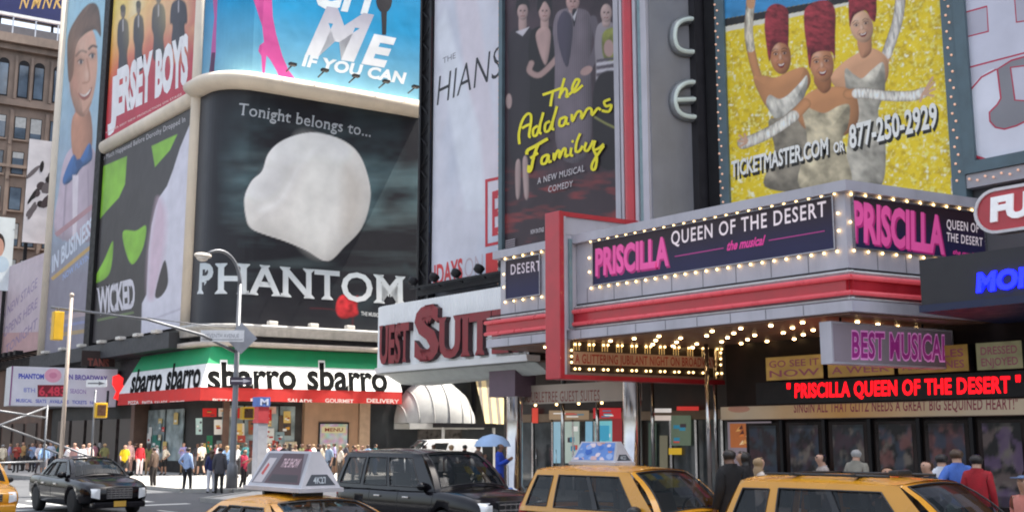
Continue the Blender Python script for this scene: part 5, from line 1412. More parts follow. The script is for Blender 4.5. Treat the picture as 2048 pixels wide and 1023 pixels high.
mb = MB(); mb.poly([HP.pos(u, 4.70, -.02) for u in us[::-1]]+[Vector((28.25, 29.3, 4.70))][::-1]); mb.loft([[HP.pos(u, z, o) for z, o in ((4.3, -.95), (4.69, -.3))] for u in us], closed=False, cap=False)
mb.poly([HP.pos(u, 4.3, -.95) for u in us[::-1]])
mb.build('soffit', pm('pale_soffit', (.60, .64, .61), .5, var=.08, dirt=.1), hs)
SER = pm('dark_red_letter', (.24, .012, .02), .4, var=.1); SERD = pm('letter_side', (.05, .02, .025), .5)
for txt, a, b, d in (('UEST', (768, 744), (828, 721), (768, 662)), ('S', (839, 720), (889, 714), (839, 613)), ('UITES', (886, 717), (1068, 688), (886, 640))):
    ua, ub, uc = HP.uv(*a), HP.uv(*b), HP.uv(*d)
    if txt == 'UITES': ub = (ua[0]+(HP.uv(1000, 696)[0]-ua[0])*1.5, ua[1])
    zb = 5.12; h = (1.55 if txt != 'S' else 2.1)
    letters3d(txt, HP, (ua[0], zb), (ub[0], zb), (ua[0], zb+h), SER, 'letters', hs, .05, .22, bold=.035, serif=.05, bevel_mat=SERD)
# sign over the hotel doors
W265 = Face(26.7, 40, 0, -1)
t, c = sign('door_sign', 'long beige hotel sign with thin dark red serif words between the polished columns', 'sign', W265, (8.9, 14.6, 3.28, 3.95), .25, pm('beige_box', (.50, .45, .40), .5), 0)
fill(c, '#b8a89a')
c.text('DOUBLETREE GUEST SUITES', (1046, 804), (1200, 800), (1046, 783), '#8b4038', .0, 0, 1.08, serif=.04)
c.build('print', INK, t)
for k in range(5):
    mb = MB(); mb.ball(W265.pos(9.4+k*1.15, 3.24, -.1), .05, 8, 5); mb.build('lamp', BULB, t)
for y in (29.0, 26.4): mb = MB(); mb.box((26.75, y, 3.96), (26.85, y+.1, 4.99)); mb.build('hanger', BLACK, t)
# ------------------------------------------------------------------ vehicles (own frame: x forward, y left, z up)
def subsurf(ob, lv=2):
    m = ob.modifiers.new('s', 'SUBSURF'); m.levels = lv; m.render_levels = lv
def bake(ob):
    dg = bpy.context.evaluated_depsgraph_get(); dg.update()
    me = bpy.data.meshes.new_from_object(ob.evaluated_get(dg)); ob.modifiers.clear(); ob.data = me
    return ob
TYRE = pm('tyre_rubber', (.02, .02, .021), .8, var=.2); ALLOY = pm('alloy', (.55, .55, .57), .3, metal=1)
TRIMB = pm('black_trim', (.018, .018, .02), .45); CARGLASS = pm('car_glass', (.012, .016, .018), .03, var=.3, scale=.8, spec=.5, alpha=.62)
LAMPG = pm('lamp_glass', (.72, .74, .76), .08, var=.1, spec=1.0); REDL = pm('red_lamp', (.42, .015, .015), .15, coat=.5); AMB = pm('amber_lamp', (.75, .28, .04), .2)
TAXI = pm('taxi_yellow', (.66, .295, .016), .28, var=.05, scale=2, coat=.6, dirt=.06)
CARBLK = pm('black_paint', (.006, .005, .007), .12, var=.2, coat=.0, spec=.42); VANW = pm('van_white', (.75, .75, .75), .3, var=.05, coat=.5)
PLATE = pm('plate_yellow', (.62, .36, .06), .5)

def cr(tab, x):
    """smooth interpolation of a table of rows keyed by the first column"""
    n = len(tab)
    k = 0
    while k < n-2 and x > tab[k+1][0]: k += 1
    t = (x-tab[k][0])/(tab[k+1][0]-tab[k][0])
    out = []
    for j in range(1, len(tab[0])):
        p0, p1, p2, p3 = (tab[min(max(k+q, 0), n-1)][j] for q in (-1, 0, 1, 2))
        out.append(p1+(p2-p1)*t if abs(p2-p1) > .25 else .5*(2*p1+(p2-p0)*t+(2*p0-5*p1+4*p2-p3)*t*t+(3*p1-p0-3*p2+p3)*t**3))
    return out

def make_car(P):
    """P: tab rows (x, z_bottom, z_belt, z_top, half width); gh: glasshouse; names, paint"""
    root = thing(P['name'], P['label'], P['cat'], (0, 0, 0), 0, P.get('group'))
    paint = P['paint']; tab = P['tab']
    x0, x1 = tab[0][0], tab[-1][0]; N = 40
    mb = MB(); mb.smooth = True; rings = []
    for k in range(N+1):
        x = x0+(x1-x0)*k/N; zb, zk, zt, hw = cr(tab, x)
        half = [(0, zb), (hw*.80, zb), (hw*.955, zb+.05), (hw*.985, zb+(zk-zb)*.30), (hw, zb+(zk-zb)*.62), (hw*.985, zb+(zk-zb)*.86), (hw*.945, zk), (hw*.86, zk+(zt-zk)*.45), (hw*.62, zk+(zt-zk)*.82), (hw*.3, zt-.006), (0, zt)]
        rings.append([Vector((x, y, z)) for y, z in half]+[Vector((x, -y, z)) for y, z in half[-2:0:-1]])
    # round the ends
    def squeeze(r, dx, f): 
        c = sum(r, Vector())/len(r); return [Vector((p.x+dx, c.y+(p.y-c.y)*f, c.z+(p.z-c.z)*(f*.5+.5))) for p in r]
    rings = [squeeze(rings[0], -.07, .90)]+rings+[squeeze(rings[-1], .08, .88)]
    mb.mat(paint); mb.loft(rings)
    body = mb.build('body', None, root, local=True)
    bm = bmesh.new(); bm.from_mesh(body.data); bmesh.ops.recalc_face_normals(bm, faces=bm.faces); bm.to_mesh(body.data); bm.free()
    # wheel arches
    wr = P['wr']; ax = P['axles']; cutters = []
    for xw in ax:
        c_ = MB(); c_.lathe([(wr*1.16, -2), (wr*1.16, 2)], (xw, 0, wr*1.0), (0, 1, 0), n=28); o = c_.build('cut', TRIMB); cutters.append(o)
        hw = cr(tab, xw)[3]
    inner = MB(); inner.box((ax[0]-.6, -.62*P['W']/1.8, wr*.6), (ax[1]+.6, .62*P['W']/1.8, wr*2.0))
    for o in cutters:
        m = body.modifiers.new('b', 'BOOLEAN'); m.object = o; m.operation = 'DIFFERENCE'; m.solver = 'EXACT'
    bake(body)
    for o in cutters: bpy.data.objects.remove(o)
    inner.build('underbody', TRIMB, root, local=True)
    for p in body.data.polygons: p.use_smooth = True
    # wheels
    for xw in ax:
        hw = cr(tab, xw)[3]
        for sd in (1, -1):
            m_ = MB(); yo = sd*(hw-.03); w_ = .21
            m_.lathe([(wr*.62, 0), (wr*.93, .0), (wr, .04), (wr, w_-.04), (wr*.93, w_), (wr*.62, w_)], (xw, yo, wr), (0, -sd, 0), n=28)
            wh = m_.build('wheel', TYRE, root, local=True)
            r_ = MB(); r_.lathe([(wr*.63, .02), (wr*.60, .03), (wr*.55, .075), (wr*.2, .07), (wr*.16, .03), (.001, .03)], (xw, yo, wr), (0, -sd, 0), n=24, cap=False)
            for q in range(7):
                a = 2*pi*q/7; d = Vector((cos(a), 0, sin(a))); n_ = Vector((-sin(a), 0, cos(a)))
                p = Vector((xw, yo-sd*.035, wr)); r_.obox(p+d*wr*.12-n_*.03, d*wr*.48, n_*.06, Vector((0, -sd*.03, 0)))
            r_.build('rim', ALLOY, wh, local=True)
    # glasshouse: sloping panels with glass let into them
    fr = MB(); fr.mat(paint); fr.smooth = True
    g = P['gh']  # base: x_f, x_r, half width, z; roof: x_f, x_r, half width, z
    (bf, br, bw, bz), (rf, rr, rw, rz) = g['base'], g['roof']
    frz, rrz = rz-g.get('fdrop', .03), rz-g.get('rdrop', .05)
    glass = []
    trims = []
    def patch(P00, P10, P11, P01, bulge, wins, nrm, nm):
        us = sorted(set([0, 1]+[q for w in wins for q in (w[0], w[1])])); vs_ = sorted(set([0, 1]+[q for w in wins for q in (w[2], w[3])]))
        def refine(a, n): 
            o = []
            for k in range(len(a)-1):
                m = max(1, int(round((a[k+1]-a[k])*n))); o += [a[k]+(a[k+1]-a[k])*q/m for q in range(m)]
            return o+[1]
        us = refine(us, 10); vs_ = refine(vs_, 5)
        f = lambda u, v, d=0: (P00*(1-u)+P10*u)*(1-v)+(P01*(1-u)+P11*u)*v+nrm*(bulge*(4*u*(1-u))*(.4+.6*(1-v))+bulge*.5*4*v*(1-v)+d)
        fi = {}
        def vid(mbx, key, p):
            if key not in fi: fi[key] = mbx.pt(p)
            return fi[key]
        gl = [MB() for _ in wins]
        for b in range(len(vs_)-1):
            for a in range(len(us)-1):
                uc, vc = (us[a]+us[a+1])/2, (vs_[b]+vs_[b+1])/2
                w_ = next((k for k, w in enumerate(wins) if w[0] < uc < w[1] and w[2] < vc < w[3]), None)
                if w_ is None:
                    fr.face([vid(fr, (i, j), f(us[i], vs_[j])) for i, j in ((a, b), (a+1, b), (a+1, b+1), (a, b+1))])
                else:
                    gl[w_].smooth = True
                    gl[w_].poly([f(us[i], vs_[j], -.012) for i, j in ((a, b), (a+1, b), (a+1, b+1), (a, b+1))])
        for k, w in enumerate(wins):
            glass.append((nm if len(wins) == 1 else 'side_window', gl[k]))
            t_ = .012
            L_ = [f(w[0]+(w[1]-w[0])*q/8, w[2], .003) for q in range(9)]; Rr = [f(w[1], w[2]+(w[3]-w[2])*q/5, .003) for q in range(6)]
            T_ = [f(w[1]-(w[1]-w[0])*q/8, w[3], .003) for q in range(9)]; D_ = [f(w[0], w[3]-(w[3]-w[2])*q/5, .003) for q in range(6)]
            tm = MB(); 
            for seg in (L_, Rr, T_, D_): tm.tube(seg, t_, 5, cap=False)
            trims.append(tm)
    V3 = lambda x, y, z: Vector((x, y, z))
    z_s = bz
    # sides: quad along x; left is y>0
    for sd in (1, -1):
        A0, A1, A2, A3 = V3(br, sd*bw, z_s), V3(bf, sd*bw, z_s), V3(rf, sd*rw, frz), V3(rr, sd*rw, rrz)
        patch(A0, A1, A2, A3, .025, g['sides'], V3(0, sd, .25).normalized(), 'side_window')
    patch(V3(bf, -bw, z_s), V3(bf, bw, z_s), V3(rf, rw, frz), V3(rf, -rw, frz), .17, [(.07, .93, .06, .95)], V3(.8, 0, .6), 'windshield')
    patch(V3(br, bw, z_s), V3(br, -bw, z_s), V3(rr, -rw, rrz), V3(rr, rw, rrz), .06, [(.09, .91, .12, .92)], V3(-.9, 0, .4), 'rear_window')
    rings = []
    for k in range(13):
        t_ = k/12; x = rr+(rf-rr)*t_; zc = rrz+(frz-rrz)*t_+(rz-(frz+rrz)/2)*1.3*4*t_*(1-t_)*.5+.0
        rings.append([V3(x+ (.085*4*(j/10)*(1-j/10) if k == 12 else (-.03*4*(j/10)*(1-j/10) if k == 0 else 0)), rw-2*rw*j/10, (rrz+(frz-rrz)*t_)+(rz+.045-max(frz, rrz))*(1-abs(2*j/10-1)**2.6)*(.55+.45*sin(pi*t_))) for j in range(11)])
    fr.loft(rings[::-1], closed=False, cap=False)
    INT = pm('car_interior', (.035, .035, .038), .7)
    im = MB(); im.box((br+.12, -bw*.92, bz-.1), (bf-.12, bw*.92, bz+.035)); it = im.build('interior', INT, root, local=True, bevel=.03)
    xs_ = bf-.95
    for sx in (xs_, xs_-.95):
        for sd in (1, -1):
            im = MB(); y = sd*bw*.48; im.loft([[(sx+q*.10-(z-bz)*.28, y+w2*.23*(1-.25*(z > bz+.2)), z) for q, w2 in ((0, -1), (1, -1), (1, 1), (0, 1))] for z in (bz, bz+.25, bz+.33)]); im.box((sx-.16, y-.12, bz+.35), (sx-.07, y+.12, min(bz+.52, rz-.06))); im.build('seat', pm('seat_grey', (.09, .085, .08), .8), it, local=True, bevel=.02)
    if len(g['sides']) == 2 and P['cat'] == 'taxi':
        for sd in (1, -1):
            f0, f1 = .575, .61
            lo = lambda f: V3(br+(bf-br)*f, sd*(bw+.012), z_s+.09); hi = lambda f: V3(rr+(rf-rr)*f, sd*(rw+.03), frz-.07)
            im = MB(); im.loft([[p_+V3(0, sd*o_, 0) for p_, o_ in ((lo(f0), 0), (lo(f1), 0), (hi(f1), 0), (hi(f0), 0))], [p_+V3(0, sd*.012, 0) for p_ in (lo(f0), lo(f1), hi(f1), hi(f0))]]); im.build('door_pillar', TRIMB, root, local=True)
    im = MB(); ring_ = [(bf-.42+.05*cos(a), bw*.48+.18*cos(a+pi/2), bz+.12+.17*sin(a+pi/2)) for a in [2*pi*q/16 for q in range(17)]]; im.tube(ring_, .018, 6); im.build('steering_wheel', INT, it, local=True)
    cab = fr.build('cabin', None, root, local=True)
    bm = bmesh.new(); bm.from_mesh(cab.data); bmesh.ops.remove_doubles(bm, verts=bm.verts, dist=.004); bm.to_mesh(cab.data); bm.free()
    for (nm, m_), tm in zip(glass, trims):
        gg = m_.build(nm, P.get('glass', CARGLASS), root, local=True)
        tm.build('seal', TRIMB, gg, local=True)
    bvh = BVHTree.FromObject(body, bpy.context.evaluated_depsgraph_get())
    def side_y(x, z, sd):
        h = bvh.ray_cast(Vector((x, sd*3, z)), Vector((0, -sd, 0))); return h[0] if h[0] else Vector((x, sd*P['W']/2, z))
    # door seams, handles, mirrors
    for sd in (1, -1):
        m_ = MB()
        for x, dx in P['seams']:
            zz = [P['sill']+(bz-P['sill'])*q/6 for q in range(7)]
            m_.tube([side_y(x+dx*q/6, z, sd) for q, z in enumerate(zz)], .006, 5, cap=False)
        xs = [P['seams'][0][0]+(P['seams'][-1][0]-P['seams'][0][0])*q/10 for q in range(11)]
        m_.tube([side_y(x, P['sill'], sd) for x in xs], .006, 5, cap=False)
        m_.build('door_seam', TRIMB, root, local=True)
        for x in P['handles']:
            p = side_y(x, bz-.13, sd); h = MB(); h.box(p-V3(.11, .01, .018), p+V3(.11, .025 if sd > 0 else .01, .018)); h.T = None
            h = MB(); h.box((p.x-.11, p.y-(.005 if sd > 0 else .035), p.z-.018), (p.x+.11, p.y+(.035 if sd > 0 else .005), p.z+.018)); h.build('door_handle', P.get('handle_mat', TRIMB), root, local=True, bevel=.008)
        p = side_y(bf-.38, bz+.02, sd); h = MB(); h.ball((p.x, p.y+sd*.13, bz+.10), (.09, .13, .085), 12, 8); h.tube([(p.x, p.y-sd*.02, bz+.03), (p.x, p.y+sd*.1, bz+.07)], .03, 6); h.build('mirror', P.get('mirror_mat', paint), root, local=True)
    # front and rear fittings
    zf = P['front']
    xf = x1+.08; hw = tab[-1][4]
    m_ = MB(); m_.box((xf-.22, -hw*zf['gw'], zf['g0']), (xf+.015, hw*zf['gw'], zf['g1'])); gr = m_.build('grille', TRIMB, root, local=True, bevel=.02)
    m_ = MB()
    for q in range(zf['bars']):
        z = zf['g0']+(zf['g1']-zf['g0'])*(q+.5)/zf['bars']; m_.box((xf+.016, -hw*zf['gw']*.97, z-.012), (xf+.03, hw*zf['gw']*.97, z+.012))
    for q in range(-2, 3): m_.box((xf+.016, q*hw*zf['gw']*.32-.008, zf['g0']+.02), (xf+.026, q*hw*zf['gw']*.32+.008, zf['g1']-.02))
    m_.build('grille_bars', CHROME, gr, local=True)
    for sd in (1, -1):
        m_ = MB(); m_.smooth = True
        def lens(a, b):
            y = sd*hw*(.68+.28*a); z = zf['h0']+(zf['h1']-zf['h0'])*b-(.05*(1-a) if b < .5 else 0)
            h_ = bvh.ray_cast(V3(5, y, z), V3(-1, 0, 0))[0]; return (h_ if h_ else V3(xf-.2, y, z))+V3(.012, 0, 0)
        m_.grid(lens if sd > 0 else (lambda a, b: lens(1-a, b)), 8, 6); hl = m_.build('headlight', LAMPG, root, local=True)
        m_ = MB(); m_.ball((xf-.03, sd*hw*.72, zf['h0']-.18), (.06, .08, .06), 10, 6); m_.build('fog_lamp', LAMPG, root, local=True)
        m_ = MB(); m_.ball((x0-.01, sd*tab[0][4]*.86, P['tail'][0]), (.10, .10, P['tail'][1]), 10, 8); m_.build('tail_lamp', REDL, root, local=True)
    m_ = MB(); m_.box((xf-.2, -hw*.93, zf['b0']), (xf+.06, hw*.93, zf['b1'])); m_.build('front_bumper', P.get('bumper', paint), root, local=True, bevel=.05)
    m_ = MB(); m_.box((x0-.14, -hw*.93, zf['b0']), (x0+.2, hw*.93, zf['b1']+.06)); m_.build('rear_bumper', P.get('bumper', paint), root, local=True, bevel=.05)
    m_ = MB(); m_.box((xf+.062, -.155, zf['b0']+.03), (xf+.075, .155, zf['b0']+.17)); m_.build('number_plate', PLATE, root, local=True)
    for q in (-1, 1):
        m_ = MB(); m_.tube([(bf-.02+.12, q*bw*.45, bz+.02), (bf-.16, q*bw*.45-.42, bz+.16)], .01, 5); m_.build('wiper', TRIMB, root, local=True)
    return root

def place(o, x, y, heading, z=-.15):
    o.location = (x, y, z); o.rotation_euler = (0, 0, heading)
    return o
DOWN = radians(-90)                                                 # traffic runs down the avenue towards -Y

ESC = dict(name='taxi_suv', cat='taxi', paint=TAXI, mirror_mat=TRIMB, W=1.80, wr=.35, axles=(-1.31, 1.31), sill=.42,
    tab=[(-2.14, .42, .86, 1.00, .80), (-1.95, .36, .93, 1.01, .87), (-1.3, .30, .97, 1.02, .90), (0, .28, .98, 1.02, .905), (.85, .28, .98, 1.03, .90), (1.1, .28, .96, 1.04, .895), (1.6, .30, .90, .98, .87), (2.02, .36, .82, .90, .80), (2.14, .42, .74, .82, .74)],
    gh=dict(base=(1.02, -2.10, .84, .98), roof=(.30, -1.86, .65, 1.70), fdrop=.05, rdrop=.05, sides=[(.04, .215, .14, .86), (.275, .875, .12, .88)]),
    seams=[(-1.02, -.05), (-.12, 0), (.95, .05)], handles=(-.75, .22), tail=(.95, .18),
    front=dict(gw=.48, g0=.58, g1=.78, bars=3, h0=.60, h1=.82, b0=.30, b1=.52))
SED = dict(name='taxi_sedan', cat='taxi', paint=TAXI, W=1.98, wr=.34, axles=(-1.5, 1.42), sill=.40,
    tab=[(-2.55, .42, .80, .90, .84), (-2.3, .36, .90, .98, .93), (-1.5, .28, .94, 1.01, .985), (0, .26, .93, .97, .99), (1.0, .26, .90, .98, .98), (1.3, .27, .88, .96, .97), (1.9, .30, .80, .87, .93), (2.4, .36, .70, .78, .86), (2.52, .42, .62, .70, .80)],
    gh=dict(base=(1.12, -1.72, .86, .93), roof=(.28, -1.02, .62, 1.43), fdrop=.05, rdrop=.06, sides=[(.10, .245, .14, .84), (.275, .52, .10, .88), (.545, .88, .10, .88)]),
    seams=[(-1.05, -.12), (-.12, 0), (1.0, .1)], handles=(-.75, .25), tail=(.74, .10),
    front=dict(gw=.42, g0=.50, g1=.66, bars=4, h0=.50, h1=.68, b0=.28, b1=.46))
CAD = dict(SED, name='sedan', cat='car', paint=CARBLK, W=1.84, handle_mat=CHROME,
    tab=[(-2.40, .42, .84, .96, .78), (-2.2, .34, .92, 1.03, .86), (-1.4, .26, .93, 1.02, .915), (0, .24, .90, .95, .92), (.9, .24, .89, .98, .915), (1.3, .25, .87, .97, .905), (1.9, .28, .82, .90, .87), (2.28, .34, .74, .83, .80), (2.40, .40, .66, .76, .74)],
    gh=dict(base=(1.08, -1.60, .80, .91), roof=(.22, -.95, .58, 1.45), fdrop=.05, rdrop=.06, sides=[(.11, .25, .14, .80), (.28, .52, .10, .86), (.545, .88, .10, .86)]),
    front=dict(gw=.46, g0=.44, g1=.72, bars=5, h0=.49, h1=.70, b0=.22, b1=.38), wr=.34, axles=(-1.44, 1.44))
YUK = dict(name='large_suv', cat='car', paint=CARBLK, W=2.0, wr=.40, axles=(-1.45, 1.50), sill=.50, handle_mat=CHROME,
    tab=[(-2.52, .50, 1.02, 1.12, .90), (-2.3, .42, 1.10, 1.16, .97), (-1.4, .38, 1.13, 1.17, 1.0), (0, .36, 1.13, 1.16, 1.0), (1.1, .36, 1.13, 1.18, 1.0), (1.4, .37, 1.12, 1.19, .99), (2.0, .40, 1.06, 1.14, .96), (2.42, .46, .98, 1.06, .90), (2.54, .50, .90, .98, .85)],
    gh=dict(base=(1.30, -2.48, .95, 1.13), roof=(.52, -2.25, .74, 1.92), fdrop=.06, rdrop=.05, sides=[(.04, .27, .12, .86), (.31, .555, .10, .88), (.585, .875, .10, .88)]),
    seams=[(-1.0, -.05), (.02, 0), (1.15, .1)], handles=(-.7, .35), tail=(1.05, .26),
    front=dict(gw=.50, g0=.66, g1=.98, bars=3, h0=.68, h1=.96, b0=.38, b1=.62))

def topper(parent_xy, label, art, heading=DOWN, zr=1.28, big=1.0, group='advert boxes on taxi roofs'):
    """three-sided advert box on a taxi roof"""
    t = thing('taxi_topper', label, 'advert box', (parent_xy[0], parent_xy[1], zr), heading, group)
    L_, w_, h_ = .62*big, .24*big, .38*big
    mb = MB(); f = [(L_, w_), (L_, -w_), (-L_, -w_), (-L_, w_)]
    base = [Vector((x*1.04, y*1.12, .05)) for x, y in f]; b2 = [Vector((x*1.04, y*1.12, .10)) for x, y in f]; b3 = [Vector((x, y, .105)) for x, y in f]; tp = [Vector((x*.80, y*.22, .105+h_)) for x, y in f]
    mb.loft([base[::-1], b2[::-1], b3[::-1], tp[::-1]]); mb.build('box', pm('topper_grey', (.42, .42, .46), .4, dirt=.1), t, local=True)
    class Q(Face):
        def __init__(s, a, b, c_, d): s.c = (a, b, c_, d); s.n = (b-a).cross(d-a).normalized()
        def pos(s, u, v, off=0):
            a, b, c_, d = s.c; return (a*(1-u)+b*u)*(1-v)+(d*(1-u)+c_*u)*v+s.n*(off*.25)
    # right flank (y<0) and left flank
    for sd, i, j in ((-1, 2, 1), (1, 0, 3)):
        c = Canvas(Q(b3[i], b3[j], tp[j], tp[i]), (.05, .95, .08, .94)); c.off = .008; art(c); c.build('advert', INK, t, local=True)
    c = Canvas(Q(b3[1], b3[0], tp[0], tp[1]), (.08, .92, .04, .4)); c.off = .008; c.polyuv([(.1, .06), (.9, .06), (.78, .36), (.22, .36)], '#3a3f48')
    c.textuv('4K27', (.3, .12), (.7, .12), (.3, .3), '#aab4bc', .02); c.build('number_panel', INK, t, local=True)
    for x in (-.35, .35): mb = MB(); mb.box((x*big-.03, -.2, -.02), (x*big+.03, .2, .05)); mb.build('bracket', TRIMB, t, local=True)
    return t
def art_dark(c):
    fill(c, '#6f6a72'); c.polyuv([(.3, .08), (.95, .08), (.86, .94), (.40, .94)], '#4a3038'); c.polyuv([(.08, .1), (.25, .1), (.3, .8), (.14, .8)], '#b9b2b6')
    c.polyuv([(.14, .35), (.2, .3), (.22, .6), (.17, .66)], '#b5403c'); c.textuv('THE SHOW', (.46, .55), (.82, .55), (.48, .8), '#c9a9b0', .02); c.polyuv([(.36, .14), (.9, .14), (.88, .34), (.38, .34)], '#2c2228')
def art_blue(c):
    fill(c, '#5e86c8'); r_ = random.Random(4)
    for k in range(26):
        a, b, s_ = r_.random(), r_.random(), .04+.07*r_.random()
        c.polyuv([(a+s_*cos(q*pi/4)*(.6+.4*r_.random()), b+1.6*s_*sin(q*pi/4)*(.6+.4*r_.random())) for q in range(8)], r_.choice(['#2e5fb4', '#c9a9ac', '#8fa9d8', '#d9c9cf', '#3f73c4', '#c08a78']))

e1 = make_car(dict(ESC, label='yellow taxi SUV with a blue advert box on its roof', group='yellow taxis'))
place(e1, 13.15, 12.38, DOWN)
topper((13.15, 13.35), 'pale blue patterned advert box on the roof of the middle yellow taxi', art_blue, zr=1.535, big=.86)
e2 = copy_tree(e1); e2['label'] = 'yellow taxi SUV with a low black roof rack, before the theatre doors'
place(e2, 11.8, 7.0, DOWN)
rk = MB()
for sd in (-1, 1): rk.tube([(-1.6, sd*.5, 1.74), (.1, sd*.5, 1.74)], .018, 6)
for x in (-1.2, -.35): rk.box((x-.03, -.52, 1.72), (x+.03, .52, 1.76))
rk.build('roof_rack', TRIMB, e2, local=True)
lp = MB(); lp.box((-.12, -.16, 1.735), (.0, .16, 1.80)); lp.build('roof_light', TRIMB, e2, local=True, bevel=.02)
e3 = copy_tree(e1); e3['label'] = 'yellow taxi SUV cut by the left edge, beside the black sedan'
place(e3, 8.15, 32.6, DOWN)
sd1 = make_car(dict(SED, label='yellow taxi sedan with a grey advert box on its roof, nearest car at the left', group='yellow taxis'))
place(sd1, 7.13, 12.6, DOWN)
topper((7.16, 12.95), 'large grey advert box with a dark panel on the roof of the nearest yellow taxi', art_dark, zr=1.305, big=1.16)
cad = make_car(dict(CAD, label='black sedan with a chrome grille driving beside the crossing at the left'))
place(cad, 12.0, 34.4, DOWN); cad.scale = (1.1, 1.1, 1.12)
yk = make_car(dict(YUK, label='large black SUV between the two yellow taxis with roof boxes'))
place(yk, 14.0, 19.2, DOWN)
VAN = dict(YUK, name='van', cat='van', paint=VANW, label='white van parked in the side street, seen over the black SUV')
VAN['gh'] = dict(base=(1.75, -2.5, .95, 1.13), roof=(.9, -2.45, .80, 2.15), fdrop=.06, rdrop=.03, sides=[(.62, .86, .12, .84)])
van = make_car(VAN)
place(van, 38.0, 52.0, radians(171.3), -.15)
# ------------------------------------------------------------------ things in the side street and on the far pavement
POLE = pm('pole_grey', (.17, .175, .19), .45, metal=.4, var=.1, dirt=.15)
POLEB = pm('pole_beige', (.44, .36, .30), .5, var=.08)
YEL = pm('signal_yellow', (.72, .42, .02), .45, var=.08, dirt=.1)
# white theatre sign that stands out over the pavement
VF = Face(21.4, 76.6, .988, -.151)
t, c = sign('marquee_sign', 'white theatre marquee with blue words and a red number display', 'marquee', VF, (0, 6.7, 4.2, 6.75), 2.6, pm('marquee_white', (.7, .69, .7), .5, dirt=.1), 0)
fill(c, '#dcdbe6')
c.polyuv([(0, 4.2), (.10, 4.2), (.10, 6.75), (0, 6.75)], '#8c5a86')
c.ell(106, 750, 17, 14, '#e8a6bd'); c.ell(106, 750, 8, 6, '#d98aa8')
c.text('PHANTOM', (37, 756), (88, 757), (37, 746), '#4a54c0', .05); c.text('ON BROADWAY', (128, 757), (215, 761), (128, 747), '#6a5aae', .04)
c.text('8TH', (47, 783), (70, 784), (47, 774), '#8a8fd0', .02); c.text('SEASON', (140, 785), (172, 787), (140, 776), '#a58ac0', .02)
c.poly([(75, 793), (134, 793), (134, 769), (75, 769)], '#7e1f2e'); c.text('6,483', (78, 790), (131, 790), (78, 772), '#e2415a', .03)
c.text('MUSICAL   SEATS   AVAILABLE   TICKETS   NOW', (32, 803), (200, 808), (32, 796), '#6a74c6', .03)
c.build('print', INK, t)
# small dark sign above it
t, c = sign('wall_sign', 'small dark brown sign with reddish capitals right of the white marquee', 'sign', Face(27.4, 76.2, .988, -.151), (-1.6, .6, 6.95, 8.0), .2, BLACK, .0)
fill(c, '#2c1f1e'); c.text('TANS', (175, 733), (218, 735), (175, 715), '#7c4038', .04); c.build('print', INK, t)
# red figure-like neon blob at the awning's end
t = thing('neon_sign', 'bright red wavy sign at the left end of the striped awning', 'sign', (27, 73.2, 4.6))
RF = Face(26.6, 73.6, .988, -.151)
mb = MB(); c = Canvas(RF, (-3, 3, 3, 8))
wv = [(225, 752), (236, 748), (246, 756), (244, 768), (252, 778), (250, 795), (238, 801), (226, 796), (232, 782), (224, 768)]
pts = [RF.uv(*p) for p in wv]
mb.loft([[RF.pos(u, z, o) for u, z in pts] for o in (.2, .0)]); mb.build('body', pm('red_neon_sheet', (.75, .02, .02), .4, emit=.5), t)
mb = MB(); RF.box(mb, .1, .2, 4.2, 5.2, -.3, 0); mb.build('bracket', BLACK, t)
# hotel canopies down the side street
t = thing('dome_awning', 'white rounded awning over a doorway in the side street, under the hotel sign', 'awning', tuple(FS.pos(13.6, 3.0, 0)))
WA = pm('white_canvas', (.46, .455, .44), .8, var=.06, bump=.2)
mb = MB(); mb.smooth = True
(uA, zA), (uB, zB) = FS.uv(792, 846), FS.uv(938, 846)
uc, rw_ = (uA+uB)/2, (uB-uA)/2
mb.grid(lambda a, b: FS.pos(uc-rw_*cos(pi*a), zA+2.9*sin(pi*a)*cos(b*pi/2)+.02, -.3+.06*(int(a*24) % 2)*sin(b*pi/2)+2.6*sin(b*pi/2)*(.25+.75*sin(pi*a))), 24, 10)
mb.build('canopy', WA, t)
for k in range(1, 8):
    a = k/8; mb = MB(); mb.tube([FS.pos(uc-rw_*cos(pi*a), zA+2.9*sin(pi*a)*cos(b*pi/20)+.03, -.28+2.62*sin(b*pi/20)*(.25+.75*sin(pi*a))) for b in range(11)], .05, 5, cap=False); mb.build('rib', pm('canvas_seam', (.36, .35, .34), .8), t)
mb = MB(); FS.box(mb, uA, uB, zA-.35, zA, 1.9, 2.0) ; FS.box(mb, uA, uB, zA-.35, zA, -.3, -.2); mb.build('valance', WA, t)
t = thing('entrance_canopy', 'flat black entrance canopy on white posts in the side street below the rounded awning', 'canopy', tuple(FS.pos(14.5, 0, 2)))
mb = MB(); FS.box(mb, uA+1.6, uB+.1, 2.75, 3.0, -.2, 3.4); mb.build('roof', BLACK, t)
for u_ in (uA+1.7, uB): 
    mb = MB(); FS.box(mb, u_-.07, u_+.07, 0, 2.74, 3.15, 3.3); mb.build('post', WA, t)
mb = MB(); FS.box(mb, uA+1.9, uB-.2, 0, 2.7, -.75, -.6); mb.build('door', pm('dim_door', (.10, .09, .085), .3, var=.5), t)
t = thing('striped_awning', 'yellowish awning with slanted grey stripes in the side street, right of the rounded white one', 'awning', tuple(FS.pos(18, 3, 0)))
c = Canvas(Slope(FS, 3.0, 6.0, 1.6, .2), (15.6, 20.5, 3.0, 6.0)); fill(c, '#d9c08a')
for k in range(9):
    u_ = 15.3+k*.62; c.polyuv([(u_, 3.0), (u_+.26, 3.0), (u_+.75, 6.0), (u_+.5, 6.0)], '#7d7263')
c.build('canopy', INK, t)
